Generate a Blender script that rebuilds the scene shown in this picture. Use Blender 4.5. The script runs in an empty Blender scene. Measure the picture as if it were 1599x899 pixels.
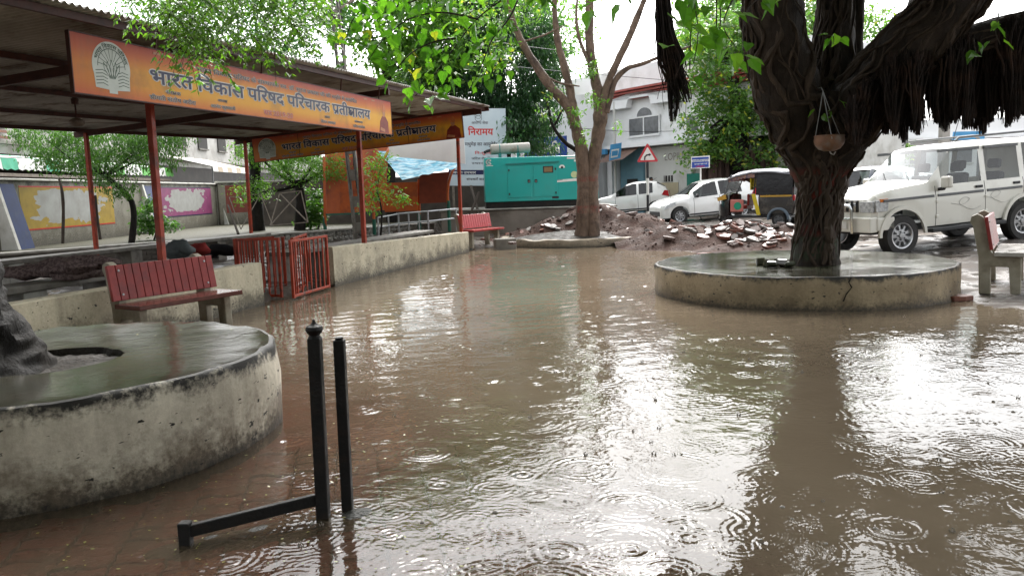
import bpy, math, random
import numpy as np
from mathutils import Matrix, Vector, noise

SC = bpy.context.scene
COL = SC.collection
RAD = math.radians
rng = np.random.default_rng(7)
random.seed(7)

# ---------------------------------------------------------------- camera
FPX, PW, PH = 1231.0, 1599.0, 899.0
PITCH, ROLL, EYE = 0.12245, 0.032, 1.5
cam = bpy.data.cameras.new('camera')
cam.sensor_width = 36.0
cam.lens = FPX / PW * 36.0
cam.clip_start, cam.clip_end = 0.05, 3000.0
camo = bpy.data.objects.new('camera', cam)
COL.objects.link(camo)
camo.matrix_world = Matrix.Translation((0, 0, EYE)) @ Matrix.Rotation(math.pi / 2 - PITCH, 4, 'X') @ Matrix.Rotation(-ROLL, 4, 'Z')
SC.camera = camo

# ---------------------------------------------------------------- sky and light (rainy, overcast)
SUN_EL, SUN_AZ = RAD(46), RAD(8)          # azimuth measured from +Y towards +X
world = bpy.data.worlds.new('World')
SC.world = world
world.use_nodes = True
wn = world.node_tree
wn.nodes.clear()
w_out = wn.nodes.new('ShaderNodeOutputWorld')
w_bg = wn.nodes.new('ShaderNodeBackground')
w_sky = wn.nodes.new('ShaderNodeTexSky')
w_sky.sky_type = 'NISHITA'
w_sky.sun_disc = False
w_sky.sun_elevation = SUN_EL
w_sky.sun_rotation = SUN_AZ
w_sky.air_density = 1.0
w_sky.dust_density = 3.0
w_sky.ozone_density = 1.0
w_hsv = wn.nodes.new('ShaderNodeHueSaturation')   # cloud deck: the blue is gone
w_hsv.inputs['Saturation'].default_value = 0.12
wn.links.new(w_sky.outputs[0], w_hsv.inputs['Color'])
wn.links.new(w_hsv.outputs[0], w_bg.inputs[0])
w_bg.inputs[1].default_value = 0.15
wn.links.new(w_bg.outputs[0], w_out.inputs[0])
sun = bpy.data.lights.new('sun', 'SUN')
sun.energy = 1.3
sun.angle = RAD(40)
sun.color = (1.0, 0.97, 0.93)
suno = bpy.data.objects.new('sun', sun)
COL.objects.link(suno)
sdir = Vector((math.sin(SUN_AZ) * math.cos(SUN_EL), math.cos(SUN_AZ) * math.cos(SUN_EL), math.sin(SUN_EL)))
suno.rotation_euler = sdir.to_track_quat('Z', 'Y').to_euler()
SC.view_settings.view_transform = 'Standard'
SC.view_settings.look = 'None'
SC.view_settings.gamma = 1.0
SC.view_settings.exposure = 2.05
SC.cycles.max_bounces = 6
SC.cycles.diffuse_bounces = 3
SC.cycles.glossy_bounces = 3
SC.cycles.transparent_max_bounces = 12
SC.cycles.caustics_reflective = False
SC.cycles.caustics_refractive = False

# ---------------------------------------------------------------- helpers
_F = Vector((0, math.cos(PITCH), -math.sin(PITCH)))
_U0 = Vector((0, math.sin(PITCH), math.cos(PITCH)))
_R = Vector((1, 0, 0)) * math.cos(ROLL) - _U0 * math.sin(ROLL)
_U = Vector((1, 0, 0)) * math.sin(ROLL) + _U0 * math.cos(ROLL)

def at(px, py, y):
    """world point seen at a photo pixel, at distance y along the ground axis"""
    d = _F + _R * ((px - 799.5) / FPX) - _U * ((py - 449.5) / FPX)
    return Vector((0, 0, EYE)) + d * (y / d.y)

def onz(px, py, z=0.0):
    d = _F + _R * ((px - 799.5) / FPX) - _U * ((py - 449.5) / FPX)
    return Vector((0, 0, EYE)) + d * ((z - EYE) / d.z)

def tag(o, label=None, cat=None, group=None, kind=None):
    if label: o['label'] = label
    if cat: o['category'] = cat
    if group: o['group'] = group
    if kind: o['kind'] = kind
    return o

def thing(name, label, cat, loc=(0, 0, 0), rz=0.0, group=None, rot=None):
    o = bpy.data.objects.new(name, None)
    o.empty_display_size = 0.1
    COL.objects.link(o)
    m = Matrix.Translation(loc) @ (rot if rot is not None else Matrix.Rotation(rz, 4, 'Z'))
    o.matrix_world = m
    o.matrix_basis = m
    return tag(o, label, cat, group)

def wmat(o):
    m = o.matrix_basis.copy()
    while o.parent:
        o = o.parent
        m = o.matrix_basis @ m
    return m

def link(name, me, parent=None, mats=(), smooth=False, world=False, angle=None):
    o = bpy.data.objects.new(name, me)
    COL.objects.link(o)
    for m in (mats if isinstance(mats, (list, tuple)) else [mats]):
        me.materials.append(m)
    if parent is not None:
        o.parent = parent
        if world:
            me.transform(wmat(parent).inverted())
    if smooth:
        me.polygons.foreach_set('use_smooth', [True] * len(me.polygons))
        if angle:
            try:
                me.set_sharp_from_angle(angle=RAD(angle))
            except Exception:
                pass
    return o

def copy_tree(o, parent=None):
    c = o.copy()
    COL.objects.link(c)
    c.parent = parent
    for ch in o.children:
        copy_tree(ch, c)
    return c

def npmesh(name, V, F):
    """mesh from numpy arrays; F is (m,k) with constant k"""
    V = np.asarray(V, np.float32); F = np.asarray(F, np.int32)
    me = bpy.data.meshes.new(name)
    me.vertices.add(len(V)); me.vertices.foreach_set('co', V.ravel())
    k = F.shape[1]
    me.loops.add(F.size); me.loops.foreach_set('vertex_index', F.ravel())
    me.polygons.add(len(F)); me.polygons.foreach_set('loop_start', np.arange(0, F.size, k, dtype=np.int32))
    me.update(calc_edges=True)
    return me

def frame(d):
    d = Vector(d).normalized()
    a = Vector((0, 0, 1)) if abs(d.z) < 0.9 else Vector((1, 0, 0))
    u = d.cross(a).normalized()
    return d, u, u.cross(d).normalized()

class MB:
    def __init__(s):
        s.v, s.f, s.m = [], [], []
    def add(s, vs, fs, mi=0):
        b = len(s.v)
        s.v += [tuple(v) for v in vs]
        s.f += [tuple(i + b for i in f) for f in fs]
        s.m += [mi] * len(fs)
        return s
    def box(s, c, size, R=None, mi=0):
        x, y, z = size[0] / 2, size[1] / 2, size[2] / 2
        vs = [Vector(p) for p in ((-x, -y, -z), (x, -y, -z), (x, y, -z), (-x, y, -z), (-x, -y, z), (x, -y, z), (x, y, z), (-x, y, z))]
        if R is not None:
            vs = [R @ v for v in vs]
        c = Vector(c)
        return s.add([v + c for v in vs], [(0, 3, 2, 1), (4, 5, 6, 7), (0, 1, 5, 4), (1, 2, 6, 5), (2, 3, 7, 6), (3, 0, 4, 7)], mi)
    def b2(s, lo, hi, mi=0):
        lo, hi = Vector(lo), Vector(hi)
        return s.box((lo + hi) / 2, hi - lo, None, mi)
    def bar(s, a, b, w, h=None, mi=0, up=None):
        a, b = Vector(a), Vector(b)
        h = h or w
        d = (b - a)
        L = d.length
        d.normalize()
        up = Vector(up) if up else (Vector((0, 0, 1)) if abs(d.z) < 0.95 else Vector((1, 0, 0)))
        u = d.cross(up).normalized(); n = u.cross(d)
        R = Matrix((u, d, n)).transposed()
        return s.box((a + b) / 2, (w, L, h), R, mi)
    def prism(s, poly, d0, d1, O=(0, 0, 0), X=(1, 0, 0), Z=(0, 0, 1), N=None, mi=0, cap=True):
        """extrude a 2-d polygon given in the (X,Z) plane along N from d0 to d1"""
        X, Z, O = Vector(X), Vector(Z), Vector(O)
        N = Vector(N) if N else Z.cross(X)
        n = len(poly)
        vs = [O + X * p[0] + Z * p[1] + N * d0 for p in poly] + [O + X * p[0] + Z * p[1] + N * d1 for p in poly]
        fs = [(i, (i + 1) % n, n + (i + 1) % n, n + i) for i in range(n)]
        if cap:
            fs += [tuple(range(n - 1, -1, -1)), tuple(range(n, 2 * n))]
        return s.add(vs, fs, mi)
    def tube(s, pts, r, n=8, mi=0, cap=True, squash=None):
        pts = [Vector(p) for p in pts]
        k = len(pts)
        rs = r if isinstance(r, (list, tuple)) else [r] * k
        vs, fs = [], []
        u = None
        for i, p in enumerate(pts):
            d = (pts[min(i + 1, k - 1)] - pts[max(i - 1, 0)])
            if d.length < 1e-9: d = Vector((0, 0, 1))
            d.normalize()
            if u is None:
                _, u, w = frame(d)
            else:
                u = (u - d * u.dot(d))
                if u.length < 1e-6: _, u, w = frame(d)
                u.normalize()
            w = d.cross(u)
            for j in range(n):
                a = 2 * math.pi * j / n
                vs.append(p + (u * math.cos(a) + w * math.sin(a)) * rs[i])
        for i in range(k - 1):
            for j in range(n):
                fs.append((i * n + j, i * n + (j + 1) % n, (i + 1) * n + (j + 1) % n, (i + 1) * n + j))
        if cap:
            fs += [tuple(range(n - 1, -1, -1)), tuple(range((k - 1) * n, k * n))]
        return s.add(vs, fs, mi)
    def lathe(s, prof, n=24, O=(0, 0, 0), A=(0, 0, 1), mi=0, cap=True, a0=0.0, a1=None):
        """profile of (radius, height) turned about axis A through O"""
        O = Vector(O)
        d, u, w = frame(A)
        full = a1 is None
        a1 = 2 * math.pi if full else a1
        m = n if full else n + 1
        vs, fs = [], []
        for r, h in prof:
            for j in range(m):
                a = a0 + (a1 - a0) * j / n
                vs.append(O + d * h + (u * math.cos(a) + w * math.sin(a)) * r)
        for i in range(len(prof) - 1):
            for j in range(n):
                j2 = (j + 1) % m if full else j + 1
                fs.append((i * m + j, i * m + j2, (i + 1) * m + j2, (i + 1) * m + j))
        if cap and full:
            fs += [tuple(range(m - 1, -1, -1)), tuple(range((len(prof) - 1) * m, len(prof) * m))]
        return s.add(vs, fs, mi)
    def ball(s, c, r, n=12, k=7, mi=0, sc=(1, 1, 1), jit=0.0, seed=0):
        c = Vector(c)
        vs, fs = [], []
        for i in range(k + 1):
            t = math.pi * i / k
            for j in range(n):
                a = 2 * math.pi * j / n
                d = Vector((math.sin(t) * math.cos(a), math.sin(t) * math.sin(a), math.cos(t)))
                q = 1 + (jit * noise.noise(d * 1.7 + Vector((seed * 3.1, seed, 0))) if jit else 0)
                vs.append(c + Vector((d.x * sc[0], d.y * sc[1], d.z * sc[2])) * r * q)
        for i in range(k):
            for j in range(n):
                fs.append((i * n + j, (i + 1) * n + j, (i + 1) * n + (j + 1) % n, i * n + (j + 1) % n))
        return s.add(vs, fs, mi)
    def mesh(s, name):
        me = bpy.data.meshes.new(name)
        me.from_pydata(s.v, [], s.f)
        if any(s.m):
            me.polygons.foreach_set('material_index', s.m)
        me.update()
        return me
    def build(s, name, mats, parent=None, smooth=False, world=False, bevel=0.0, angle=40, seg=1):
        o = link(name, s.mesh(name), parent, mats, smooth, world, angle)
        if bevel:
            b = o.modifiers.new('bevel', 'BEVEL')
            b.width = bevel; b.segments = seg; b.limit_method = 'ANGLE'; b.angle_limit = RAD(35)
        return o

# ---------------------------------------------------------------- materials
def _nt(name):
    m = bpy.data.materials.new(name)
    m.use_nodes = True
    nt = m.node_tree
    return m, nt, nt.nodes['Principled BSDF']

def N(nt, typ, **kw):
    n = nt.nodes.new(typ)
    for k, v in kw.items():
        setattr(n, k, v)
    return n

def setin(n, **kw):
    for k, v in kw.items():
        n.inputs[k.replace('_', ' ')].default_value = v
    return n

def c4(c):
    return (c[0], c[1], c[2], 1.0)

def noise_fac(nt, scale, detail=5, rough=0.6, lo=0.35, hi=0.65, coord='Object', stretch=None, dist=0.0):
    if coord == 'World':
        src = N(nt, 'ShaderNodeNewGeometry').outputs['Position']
    else:
        src = N(nt, 'ShaderNodeTexCoord').outputs[coord]
    if stretch:
        mp = N(nt, 'ShaderNodeMapping')
        mp.inputs['Scale'].default_value = stretch
        nt.links.new(src, mp.inputs[0]); src = mp.outputs[0]
    n = N(nt, 'ShaderNodeTexNoise')
    setin(n, Scale=scale, Detail=detail, Roughness=rough, Distortion=dist)
    nt.links.new(src, n.inputs['Vector'])
    mr = N(nt, 'ShaderNodeMapRange')
    setin(mr, From_Min=lo, From_Max=hi)
    mr.clamp = True
    nt.links.new(n.outputs[0], mr.inputs[0])
    return mr.outputs[0]

def mixc(nt, fac, a, b, typ='MIX'):
    n = N(nt, 'ShaderNodeMix', data_type='RGBA', blend_type=typ)
    for s, v in ((n.inputs[0], fac), (n.inputs[6], a), (n.inputs[7], b)):
        if hasattr(v, 'is_linked'): nt.links.new(v, s)
        elif isinstance(v, (int, float)): s.default_value = v
        else: s.default_value = c4(v)
    return n.outputs[2]

def math_(nt, op, a, b=0.0, c=None, clamp=False):
    n = N(nt, 'ShaderNodeMath', operation=op)
    n.use_clamp = clamp
    for i, v in enumerate((a, b, c)):
        if v is None: continue
        if hasattr(v, 'is_linked'): nt.links.new(v, n.inputs[i])
        else: n.inputs[i].default_value = v
    return n.outputs[0]

def add_bump(nt, p, h, strength=0.3, dist=0.02):
    b = N(nt, 'ShaderNodeBump')
    setin(b, Strength=strength, Distance=dist)
    nt.links.new(h, b.inputs['Height'])
    nt.links.new(b.outputs[0], p.inputs['Normal'])
    return b

def pm(name, c, c2=None, scale=6.0, rough=0.6, r2=None, bump=0.0, bscale=None, metal=0.0, spec=0.28, stretch=None, coord='Object', lo=0.35, hi=0.65, c3=None, s3=None, bdist=0.01, detail=5):
    """plain procedural material: two or three colours by noise, noise in the gloss, fine relief"""
    m, nt, p = _nt(name)
    setin(p, Roughness=rough, Metallic=metal)
    p.inputs['Specular IOR Level'].default_value = spec
    c2 = c2 or tuple(x * 0.75 for x in c)
    f = noise_fac(nt, scale, detail=detail, stretch=stretch, coord=coord, lo=lo, hi=hi)
    col = mixc(nt, f, c, c2)
    if c3:
        f3 = noise_fac(nt, s3 or scale * 0.37, stretch=stretch, coord=coord, lo=0.52, hi=0.68, detail=6)
        col = mixc(nt, f3, col, c3)
    nt.links.new(col, p.inputs['Base Color'])
    if r2 is not None:
        mr = N(nt, 'ShaderNodeMapRange')
        setin(mr, To_Min=rough, To_Max=r2)
        nt.links.new(noise_fac(nt, scale * 0.6, coord=coord, lo=0.4, hi=0.6), mr.inputs[0])
        nt.links.new(mr.outputs[0], p.inputs['Roughness'])
    if bump:
        add_bump(nt, p, noise_fac(nt, bscale or scale * 4, detail=8, coord=coord, lo=0.2, hi=0.8, stretch=stretch), bump, bdist)
    return m

def foliage(name, c, c2, trans=0.45, rough=0.38, yellow=None):
    m, nt, p = _nt(name)
    geo = N(nt, 'ShaderNodeNewGeometry')
    col = mixc(nt, geo.outputs['Random Per Island'], c, c2)
    if yellow:
        w = N(nt, 'ShaderNodeTexWhiteNoise', noise_dimensions='1D')
        nt.links.new(geo.outputs['Random Per Island'], w.inputs['W'])
        g = math_(nt, 'GREATER_THAN', w.outputs['Value'], 0.93)
        col = mixc(nt, g, col, yellow)
    setin(p, Roughness=rough)
    nt.links.new(col, p.inputs['Base Color'])
    t = N(nt, 'ShaderNodeBsdfTranslucent')
    tc = mixc(nt, 1.0, col, (1.6, 1.9, 0.7), 'MULTIPLY')
    nt.links.new(tc, t.inputs[0])
    ms = N(nt, 'ShaderNodeMixShader')
    ms.inputs[0].default_value = trans
    nt.links.new(p.outputs[0], ms.inputs[1]); nt.links.new(t.outputs[0], ms.inputs[2])
    nt.links.new(ms.outputs[0], nt.nodes['Material Output'].inputs[0])
    return m

def glass_mat(name, tint=(0.55, 0.62, 0.62), refl=1.5, base=0.07):
    m, nt, p = _nt(name)
    nt.nodes.remove(p)
    tr = N(nt, 'ShaderNodeBsdfTransparent'); tr.inputs[0].default_value = c4(tint)
    gl = N(nt, 'ShaderNodeBsdfGlossy'); gl.inputs['Roughness'].default_value = 0.02
    geo = N(nt, 'ShaderNodeNewGeometry')
    dt = N(nt, 'ShaderNodeVectorMath', operation='DOT_PRODUCT')
    nt.links.new(geo.outputs['Normal'], dt.inputs[0]); nt.links.new(geo.outputs['Incoming'], dt.inputs[1])
    graz = math_(nt, 'POWER', math_(nt, 'SUBTRACT', 1.0, math_(nt, 'ABSOLUTE', dt.outputs['Value'])), 4.0)
    f2 = math_(nt, 'MULTIPLY_ADD', graz, 0.85, base, clamp=True)
    ms = N(nt, 'ShaderNodeMixShader')
    nt.links.new(f2, ms.inputs[0]); nt.links.new(tr.outputs[0], ms.inputs[1]); nt.links.new(gl.outputs[0], ms.inputs[2])
    nt.links.new(ms.outputs[0], nt.nodes['Material Output'].inputs[0])
    return m

def plaster(name, paint, dirt=(0.10, 0.085, 0.06), grime=(0.03, 0.028, 0.024), z0=0.0, z1=0.6, top=True, amt=0.5):
    """painted render with splash dirt low down, grime flaking from the top edge, runs and chips"""
    m, nt, p = _nt(name)
    geo = N(nt, 'ShaderNodeNewGeometry')
    sx = N(nt, 'ShaderNodeSeparateXYZ'); nt.links.new(geo.outputs['Position'], sx.inputs[0])
    hz = N(nt, 'ShaderNodeMapRange'); setin(hz, From_Min=z0, From_Max=z1)
    nt.links.new(sx.outputs[2], hz.inputs[0])
    big = noise_fac(nt, 3.0, detail=8, coord='World', lo=0.3, hi=0.7)
    runs = noise_fac(nt, 5.0, detail=8, coord='World', lo=0.35, hi=0.7, stretch=(1, 1, 0.12))
    fine = noise_fac(nt, 26.0, detail=8, rough=0.7, coord='World', lo=0.35, hi=0.65)
    # low splash band: strong at the bottom, broken up by the noises
    low = math_(nt, 'SUBTRACT', 1.15, math_(nt, 'MULTIPLY', hz.outputs[0], 2.2))
    low = math_(nt, 'MULTIPLY_ADD', math_(nt, 'SUBTRACT', big, 0.5), 1.3, low)
    low = math_(nt, 'MULTIPLY_ADD', math_(nt, 'SUBTRACT', fine, 0.5), 0.5, low, clamp=True)
    col = mixc(nt, math_(nt, 'MULTIPLY', runs, amt), paint, tuple(a * 0.5 + b * 0.5 for a, b in zip(paint, dirt)))
    col = mixc(nt, math_(nt, 'MULTIPLY', fine, 0.25), col, dirt)
    blot = noise_fac(nt, 1.7, detail=9, rough=0.68, coord='World', lo=0.47, hi=0.62)
    col = mixc(nt, math_(nt, 'MULTIPLY', blot, 0.6), col, tuple(0.35 * a + 0.65 * b for a, b in zip(paint, dirt)))
    col = mixc(nt, math_(nt, 'MULTIPLY', low, 0.85), col, dirt)
    low2 = math_(nt, 'SUBTRACT', 0.75, math_(nt, 'MULTIPLY', hz.outputs[0], 3.6))
    low2 = math_(nt, 'MULTIPLY_ADD', math_(nt, 'SUBTRACT', fine, 0.5), 0.7, low2, clamp=True)
    col = mixc(nt, low2, col, grime)
    if top:
        tp = math_(nt, 'SUBTRACT', math_(nt, 'MULTIPLY', hz.outputs[0], 7.0), 5.75)
        tp = math_(nt, 'MULTIPLY_ADD', math_(nt, 'SUBTRACT', big, 0.5), 1.6, tp)
        tp = math_(nt, 'MULTIPLY_ADD', math_(nt, 'SUBTRACT', fine, 0.5), 0.8, tp, clamp=True)
        col = mixc(nt, tp, col, grime)
    ch = noise_fac(nt, 9.0, detail=3, coord='World', lo=0.655, hi=0.675, stretch=(1, 1, 2.6))
    col = mixc(nt, ch, col, grime)
    nt.links.new(col, p.inputs['Base Color'])
    setin(p, Roughness=0.6); p.inputs['Specular IOR Level'].default_value = 0.25
    add_bump(nt, p, fine, 0.35, 0.006)
    return m

# ---------------------------------------------------------------- lettering (glyph outlines laid out letter by letter)
_G = {}
def _raw(s, off=0.0):
    c = bpy.data.curves.new('glyph', 'FONT')
    c.body = s; c.resolution_u = 2; c.offset = off
    o = bpy.data.objects.new('glyph', c)
    COL.objects.link(o)
    dg = bpy.context.evaluated_depsgraph_get(); dg.update()
    me = bpy.data.meshes.new_from_object(o.evaluated_get(dg))
    v = [(q.co.x, q.co.y) for q in me.vertices]
    f = [tuple(p.vertices) for p in me.polygons]
    bpy.data.objects.remove(o); bpy.data.curves.remove(c); bpy.data.meshes.remove(me)
    return v, f

_W0 = None
def adv(ch):
    global _W0
    if ('adv', ch) not in _G:
        if _W0 is None:
            _W0 = max(p[0] for p in _raw('प')[0])
        _G[('adv', ch)] = max(p[0] for p in _raw(ch + 'प')[0]) - _W0
    return _G[('adv', ch)]

def glyph(ch, off):
    if (ch, off) not in _G:
        _G[(ch, off)] = _raw(ch, off)
    return _G[(ch, off)]

def clipx(v, f, X):
    nv, nf = [], []
    for t in f:
        poly = [v[i] for i in t]; out = []
        for i in range(len(poly)):
            a, b = poly[i], poly[(i + 1) % len(poly)]
            if a[0] <= X: out.append(a)
            if (a[0] <= X) != (b[0] <= X):
                k = (X - a[0]) / (b[0] - a[0]); out.append((X, a[1] + k * (b[1] - a[1])))
        if len(out) > 2:
            nf.append(tuple(range(len(nv), len(nv) + len(out)))); nv += out
    return nv, nf

def stroke2(pts, w):
    v, f = [], []
    for a, b in zip(pts, pts[1:]):
        dx, dy = b[0] - a[0], b[1] - a[1]
        L = math.hypot(dx, dy) or 1e-6
        dx, dy = dx / L * w / 2, dy / L * w / 2
        k = len(v)
        v += [(a[0] - dx - dy, a[1] - dy + dx), (a[0] - dx + dy, a[1] - dy - dx), (b[0] + dx + dy, b[1] + dy - dx), (b[0] + dx - dy, b[1] + dy + dx)]
        f.append((k, k + 1, k + 2, k + 3))
    return v, f

LIG = {
    'ksh': (0.66, [[(0, .583), (.66, .583)], [(.52, .58), (.52, .0)], [(.2, .58), (.12, .5), (.13, .42), (.27, .37), (.14, .31), (.1, .2), (.17, .1), (.28, .08), (.36, .16), (.28, .24), (.2, .2)], [(.3, .13), (.4, .28), (.52, .3)]]),
    'tra': (0.56, [[(0, .583), (.56, .583)], [(.42, .58), (.42, .0)], [(.42, .4), (.12, .42)], [(.4, .38), (.13, .06)]]),
    'shr': (0.6, [[(0, .583), (.6, .583)], [(.45, .58), (.45, .0)], [(.08, .4), (.16, .5), (.27, .46), (.27, .36), (.17, .3)], [(.45, .32), (.12, .05)]]),
    'reph': (0.0, [[(-.22, .64), (-.2, .76), (-.1, .83), (-.01, .76), (-.04, .68)]]),
    'slash': (0.0, [[(-.14, .24), (-.36, .02)]]),
}
def layout(s, off=0.0):
    """letters in visual order; {x} names a ligature, {h:x} a half letter"""
    V, F, x, i = [], [], 0.0, 0
    while i < len(s):
        if s[i] == '{':
            j = s.index('}', i); key = s[i + 1:j]; i = j + 1
            if key.startswith('h:'):
                v, f = glyph(key[2:], off); X = adv(key[2:]) - 0.165
                v, f = clipx(v, f, X + off); a = X
            else:
                a, st = LIG[key]
                v, f = [], []
                for pts in st:
                    vv, ff = stroke2(pts, 0.078 + 2 * off)
                    f += [tuple(q + len(v) for q in t) for t in ff]; v += vv
        else:
            ch = s[i]; i += 1
            if ch == ' ':
                x += 0.24; continue
            v, f = glyph(ch, off); a = adv(ch)
        k = len(V)
        V += [(p[0] + x, p[1]) for p in v]
        F += [tuple(q + k for q in t) for t in f]
        x += a
    return V, F, x

def heavy(V, F, off):
    """thicken letters: the outline drawn again round a small circle, each pass a hair higher"""
    if off <= 0: return [(p[0], p[1], 0.0) for p in V], F
    k = 8; W, G = [], []
    for i in range(k + 1):
        a = 2 * math.pi * i / k
        dx, dy = (off * math.cos(a), off * math.sin(a)) if i < k else (0, 0)
        b0 = len(W)
        W += [(p[0] + dx, p[1] + dy, i * 0.00012) for p in V]
        G += [tuple(q + b0 for q in t) for t in F]
    return W, G

def text_mb(items, O, X, Z, Nn, mb=None, mi=0):
    """items: (string, x, baseline, width or None, size, offset, lift)"""
    mb = mb or MB()
    O, X, Z, Nn = Vector(O), Vector(X), Vector(Z), Vector(Nn)
    for s, x, y, w, size, off, lift in items:
        V, F, L = layout(s)
        V, F = heavy(V, F, off)
        kx = (w / L) if w else size
        mb.add([O + X * (x + p[0] * kx) + Z * (y + p[1] * size) + Nn * (lift + p[2]) for p in V], F, mi)
    return mb

# ---------------------------------------------------------------- terrain
SHORE = [(-40, 24.5), (-8, 23.0), (-1.1, 21.6), (-0.2, 20.9), (1.5, 20.4), (3.3, 19.9), (3.9, 18.2), (4.6, 16.0), (5.0, 13.6), (5.6, 11.6), (5.75, 10.2), (5.45, 9.05), (6.0, 8.3), (7.5, 7.4), (12, 6.2), (60, 2)]

def shore_dist(x, y):
    """signed distance to the water's edge, positive on land"""
    x = np.asarray(x, float); y = np.asarray(y, float)
    best = np.full(x.shape, 1e9); sign = np.ones(x.shape)
    for (ax, ay), (bx, by) in zip(SHORE, SHORE[1:]):
        dx, dy = bx - ax, by - ay
        t = np.clip(((x - ax) * dx + (y - ay) * dy) / (dx * dx + dy * dy), 0, 1)
        d = np.hypot(x - ax - t * dx, y - ay - t * dy)
        side = dx * (y - ay) - dy * (x - ax)
        upd = d < best - 1e-9
        best = np.where(upd, d, best); sign = np.where(upd, np.sign(side), sign)
    return best * sign

def sm(x, a, b):
    t = np.clip((x - a) / (b - a), 0, 1)
    return t * t * (3 - 2 * t)

def waves(x, y, seed, n=7, lo=0.3, hi=2.0):
    r = np.random.default_rng(seed); z = 0
    for k in range(n):
        a = r.uniform(0, 6.28); q = r.uniform(lo, hi)
        z = z + np.sin((x * np.cos(a) + y * np.sin(a)) * q + r.uniform(0, 6.28)) / n ** 0.5
    return z

def ground_h(x, y):
    x = np.asarray(x, float); y = np.asarray(y, float)
    d = shore_dist(x, y)
    land = 0.10 * sm(d, -0.3, 2.2) + 0.06 * sm(d, 2, 9)
    land = land + 0.055 * np.clip(x - 7.2, 0, 3.6) * sm(y, 11, 14)
    z = -0.075 + 0.075 * sm(d, -0.8, 0.15) + land
    z = z + waves(x, y, 3) * 0.012 * sm(d, 0, 1) + waves(x, y, 9, lo=2, hi=7) * 0.008 * sm(d, 0, .6)
    sh = -6.75 + 0.28 * y                                  # behind the low wall the floor is dry
    z = np.where((x < sh - 0.12), np.maximum(z, 0.10), z)
    bedv = (y - 16.6) * 8.6 - (x + 11.2) * 10.4             # raised bed along the painted wall
    z = np.where((bedv > 0) & (x < -2.6), np.maximum(z, 0.46), z)
    return z

def axis(parts):
    out = []
    for a, b, st in parts:
        out += list(np.arange(a, b, st))
    out.append(parts[-1][1])
    return np.array(out)

def grid_mesh(name, xs, ys, zf):
    X, Y = np.meshgrid(xs, ys)
    Z = zf(X, Y)
    V = np.stack([X, Y, Z], -1).reshape(-1, 3)
    nx, ny = len(xs), len(ys)
    i = np.arange(nx - 1)[None, :] + nx * np.arange(ny - 1)[:, None]
    F = np.stack([i, i + 1, i + 1 + nx, i + nx], -1).reshape(-1, 4)
    return npmesh(name, V, F)

def ground_mat():
    m, nt, p = _nt('wet_ground')
    asph = noise_fac(nt, 0.55, detail=7, coord='World', lo=0.38, hi=0.62)
    fine = noise_fac(nt, 38, detail=8, rough=0.75, coord='World', lo=0.25, hi=0.75)
    col = mixc(nt, asph, (0.085, 0.075, 0.068), (0.14, 0.115, 0.092))
    col = mixc(nt, math_(nt, 'MULTIPLY', fine, 0.7), col, (0.045, 0.04, 0.036))
    spk = noise_fac(nt, 90, detail=2, coord='World', lo=0.66, hi=0.72)
    col = mixc(nt, math_(nt, 'MULTIPLY', spk, 0.5), col, (0.26, 0.235, 0.21))
    nt.links.new(col, p.inputs['Base Color'])
    sx = N(nt, 'ShaderNodeSeparateXYZ'); nt.links.new(N(nt, 'ShaderNodeNewGeometry').outputs['Position'], sx.inputs[0])
    pud = math_(nt, 'MULTIPLY', noise_fac(nt, 0.9, detail=6, coord='World', lo=0.47, hi=0.58), math_(nt, 'LESS_THAN', sx.outputs[2], 0.42))
    col = mixc(nt, math_(nt, 'GREATER_THAN', sx.outputs[2], 0.42), col, mixc(nt, fine, (0.085, 0.075, 0.055), (0.045, 0.05, 0.028)))
    nt.links.new(col, p.inputs['Base Color'])
    mr = N(nt, 'ShaderNodeMapRange'); setin(mr, To_Min=0.62, To_Max=0.08)
    nt.links.new(pud, mr.inputs[0]); nt.links.new(mr.outputs[0], p.inputs['Roughness'])
    nt.links.new(math_(nt, 'MULTIPLY_ADD', pud, 0.4, 0.08), p.inputs['Specular IOR Level'])
    inv = math_(nt, 'SUBTRACT', 1.0, math_(nt, 'MULTIPLY', pud, 0.93))
    b = add_bump(nt, p, fine, 0.6, 0.012)
    nt.links.new(math_(nt, 'MULTIPLY', inv, 0.7), b.inputs['Strength'])
    return m
MG = ground_mat()
xs = axis([(-600, -60, 60), (-60, -16, 4), (-16, 12, 0.16), (12, 40, 1.0), (40, 600, 70)])
ys = axis([(-60, 2, 4), (2, 24, 0.16), (24, 50, 0.6), (50, 90, 5), (90, 1500, 140)])
tag(link('ground', grid_mesh('ground', xs, ys, ground_h), None, MG, smooth=True), kind='structure')

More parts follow.
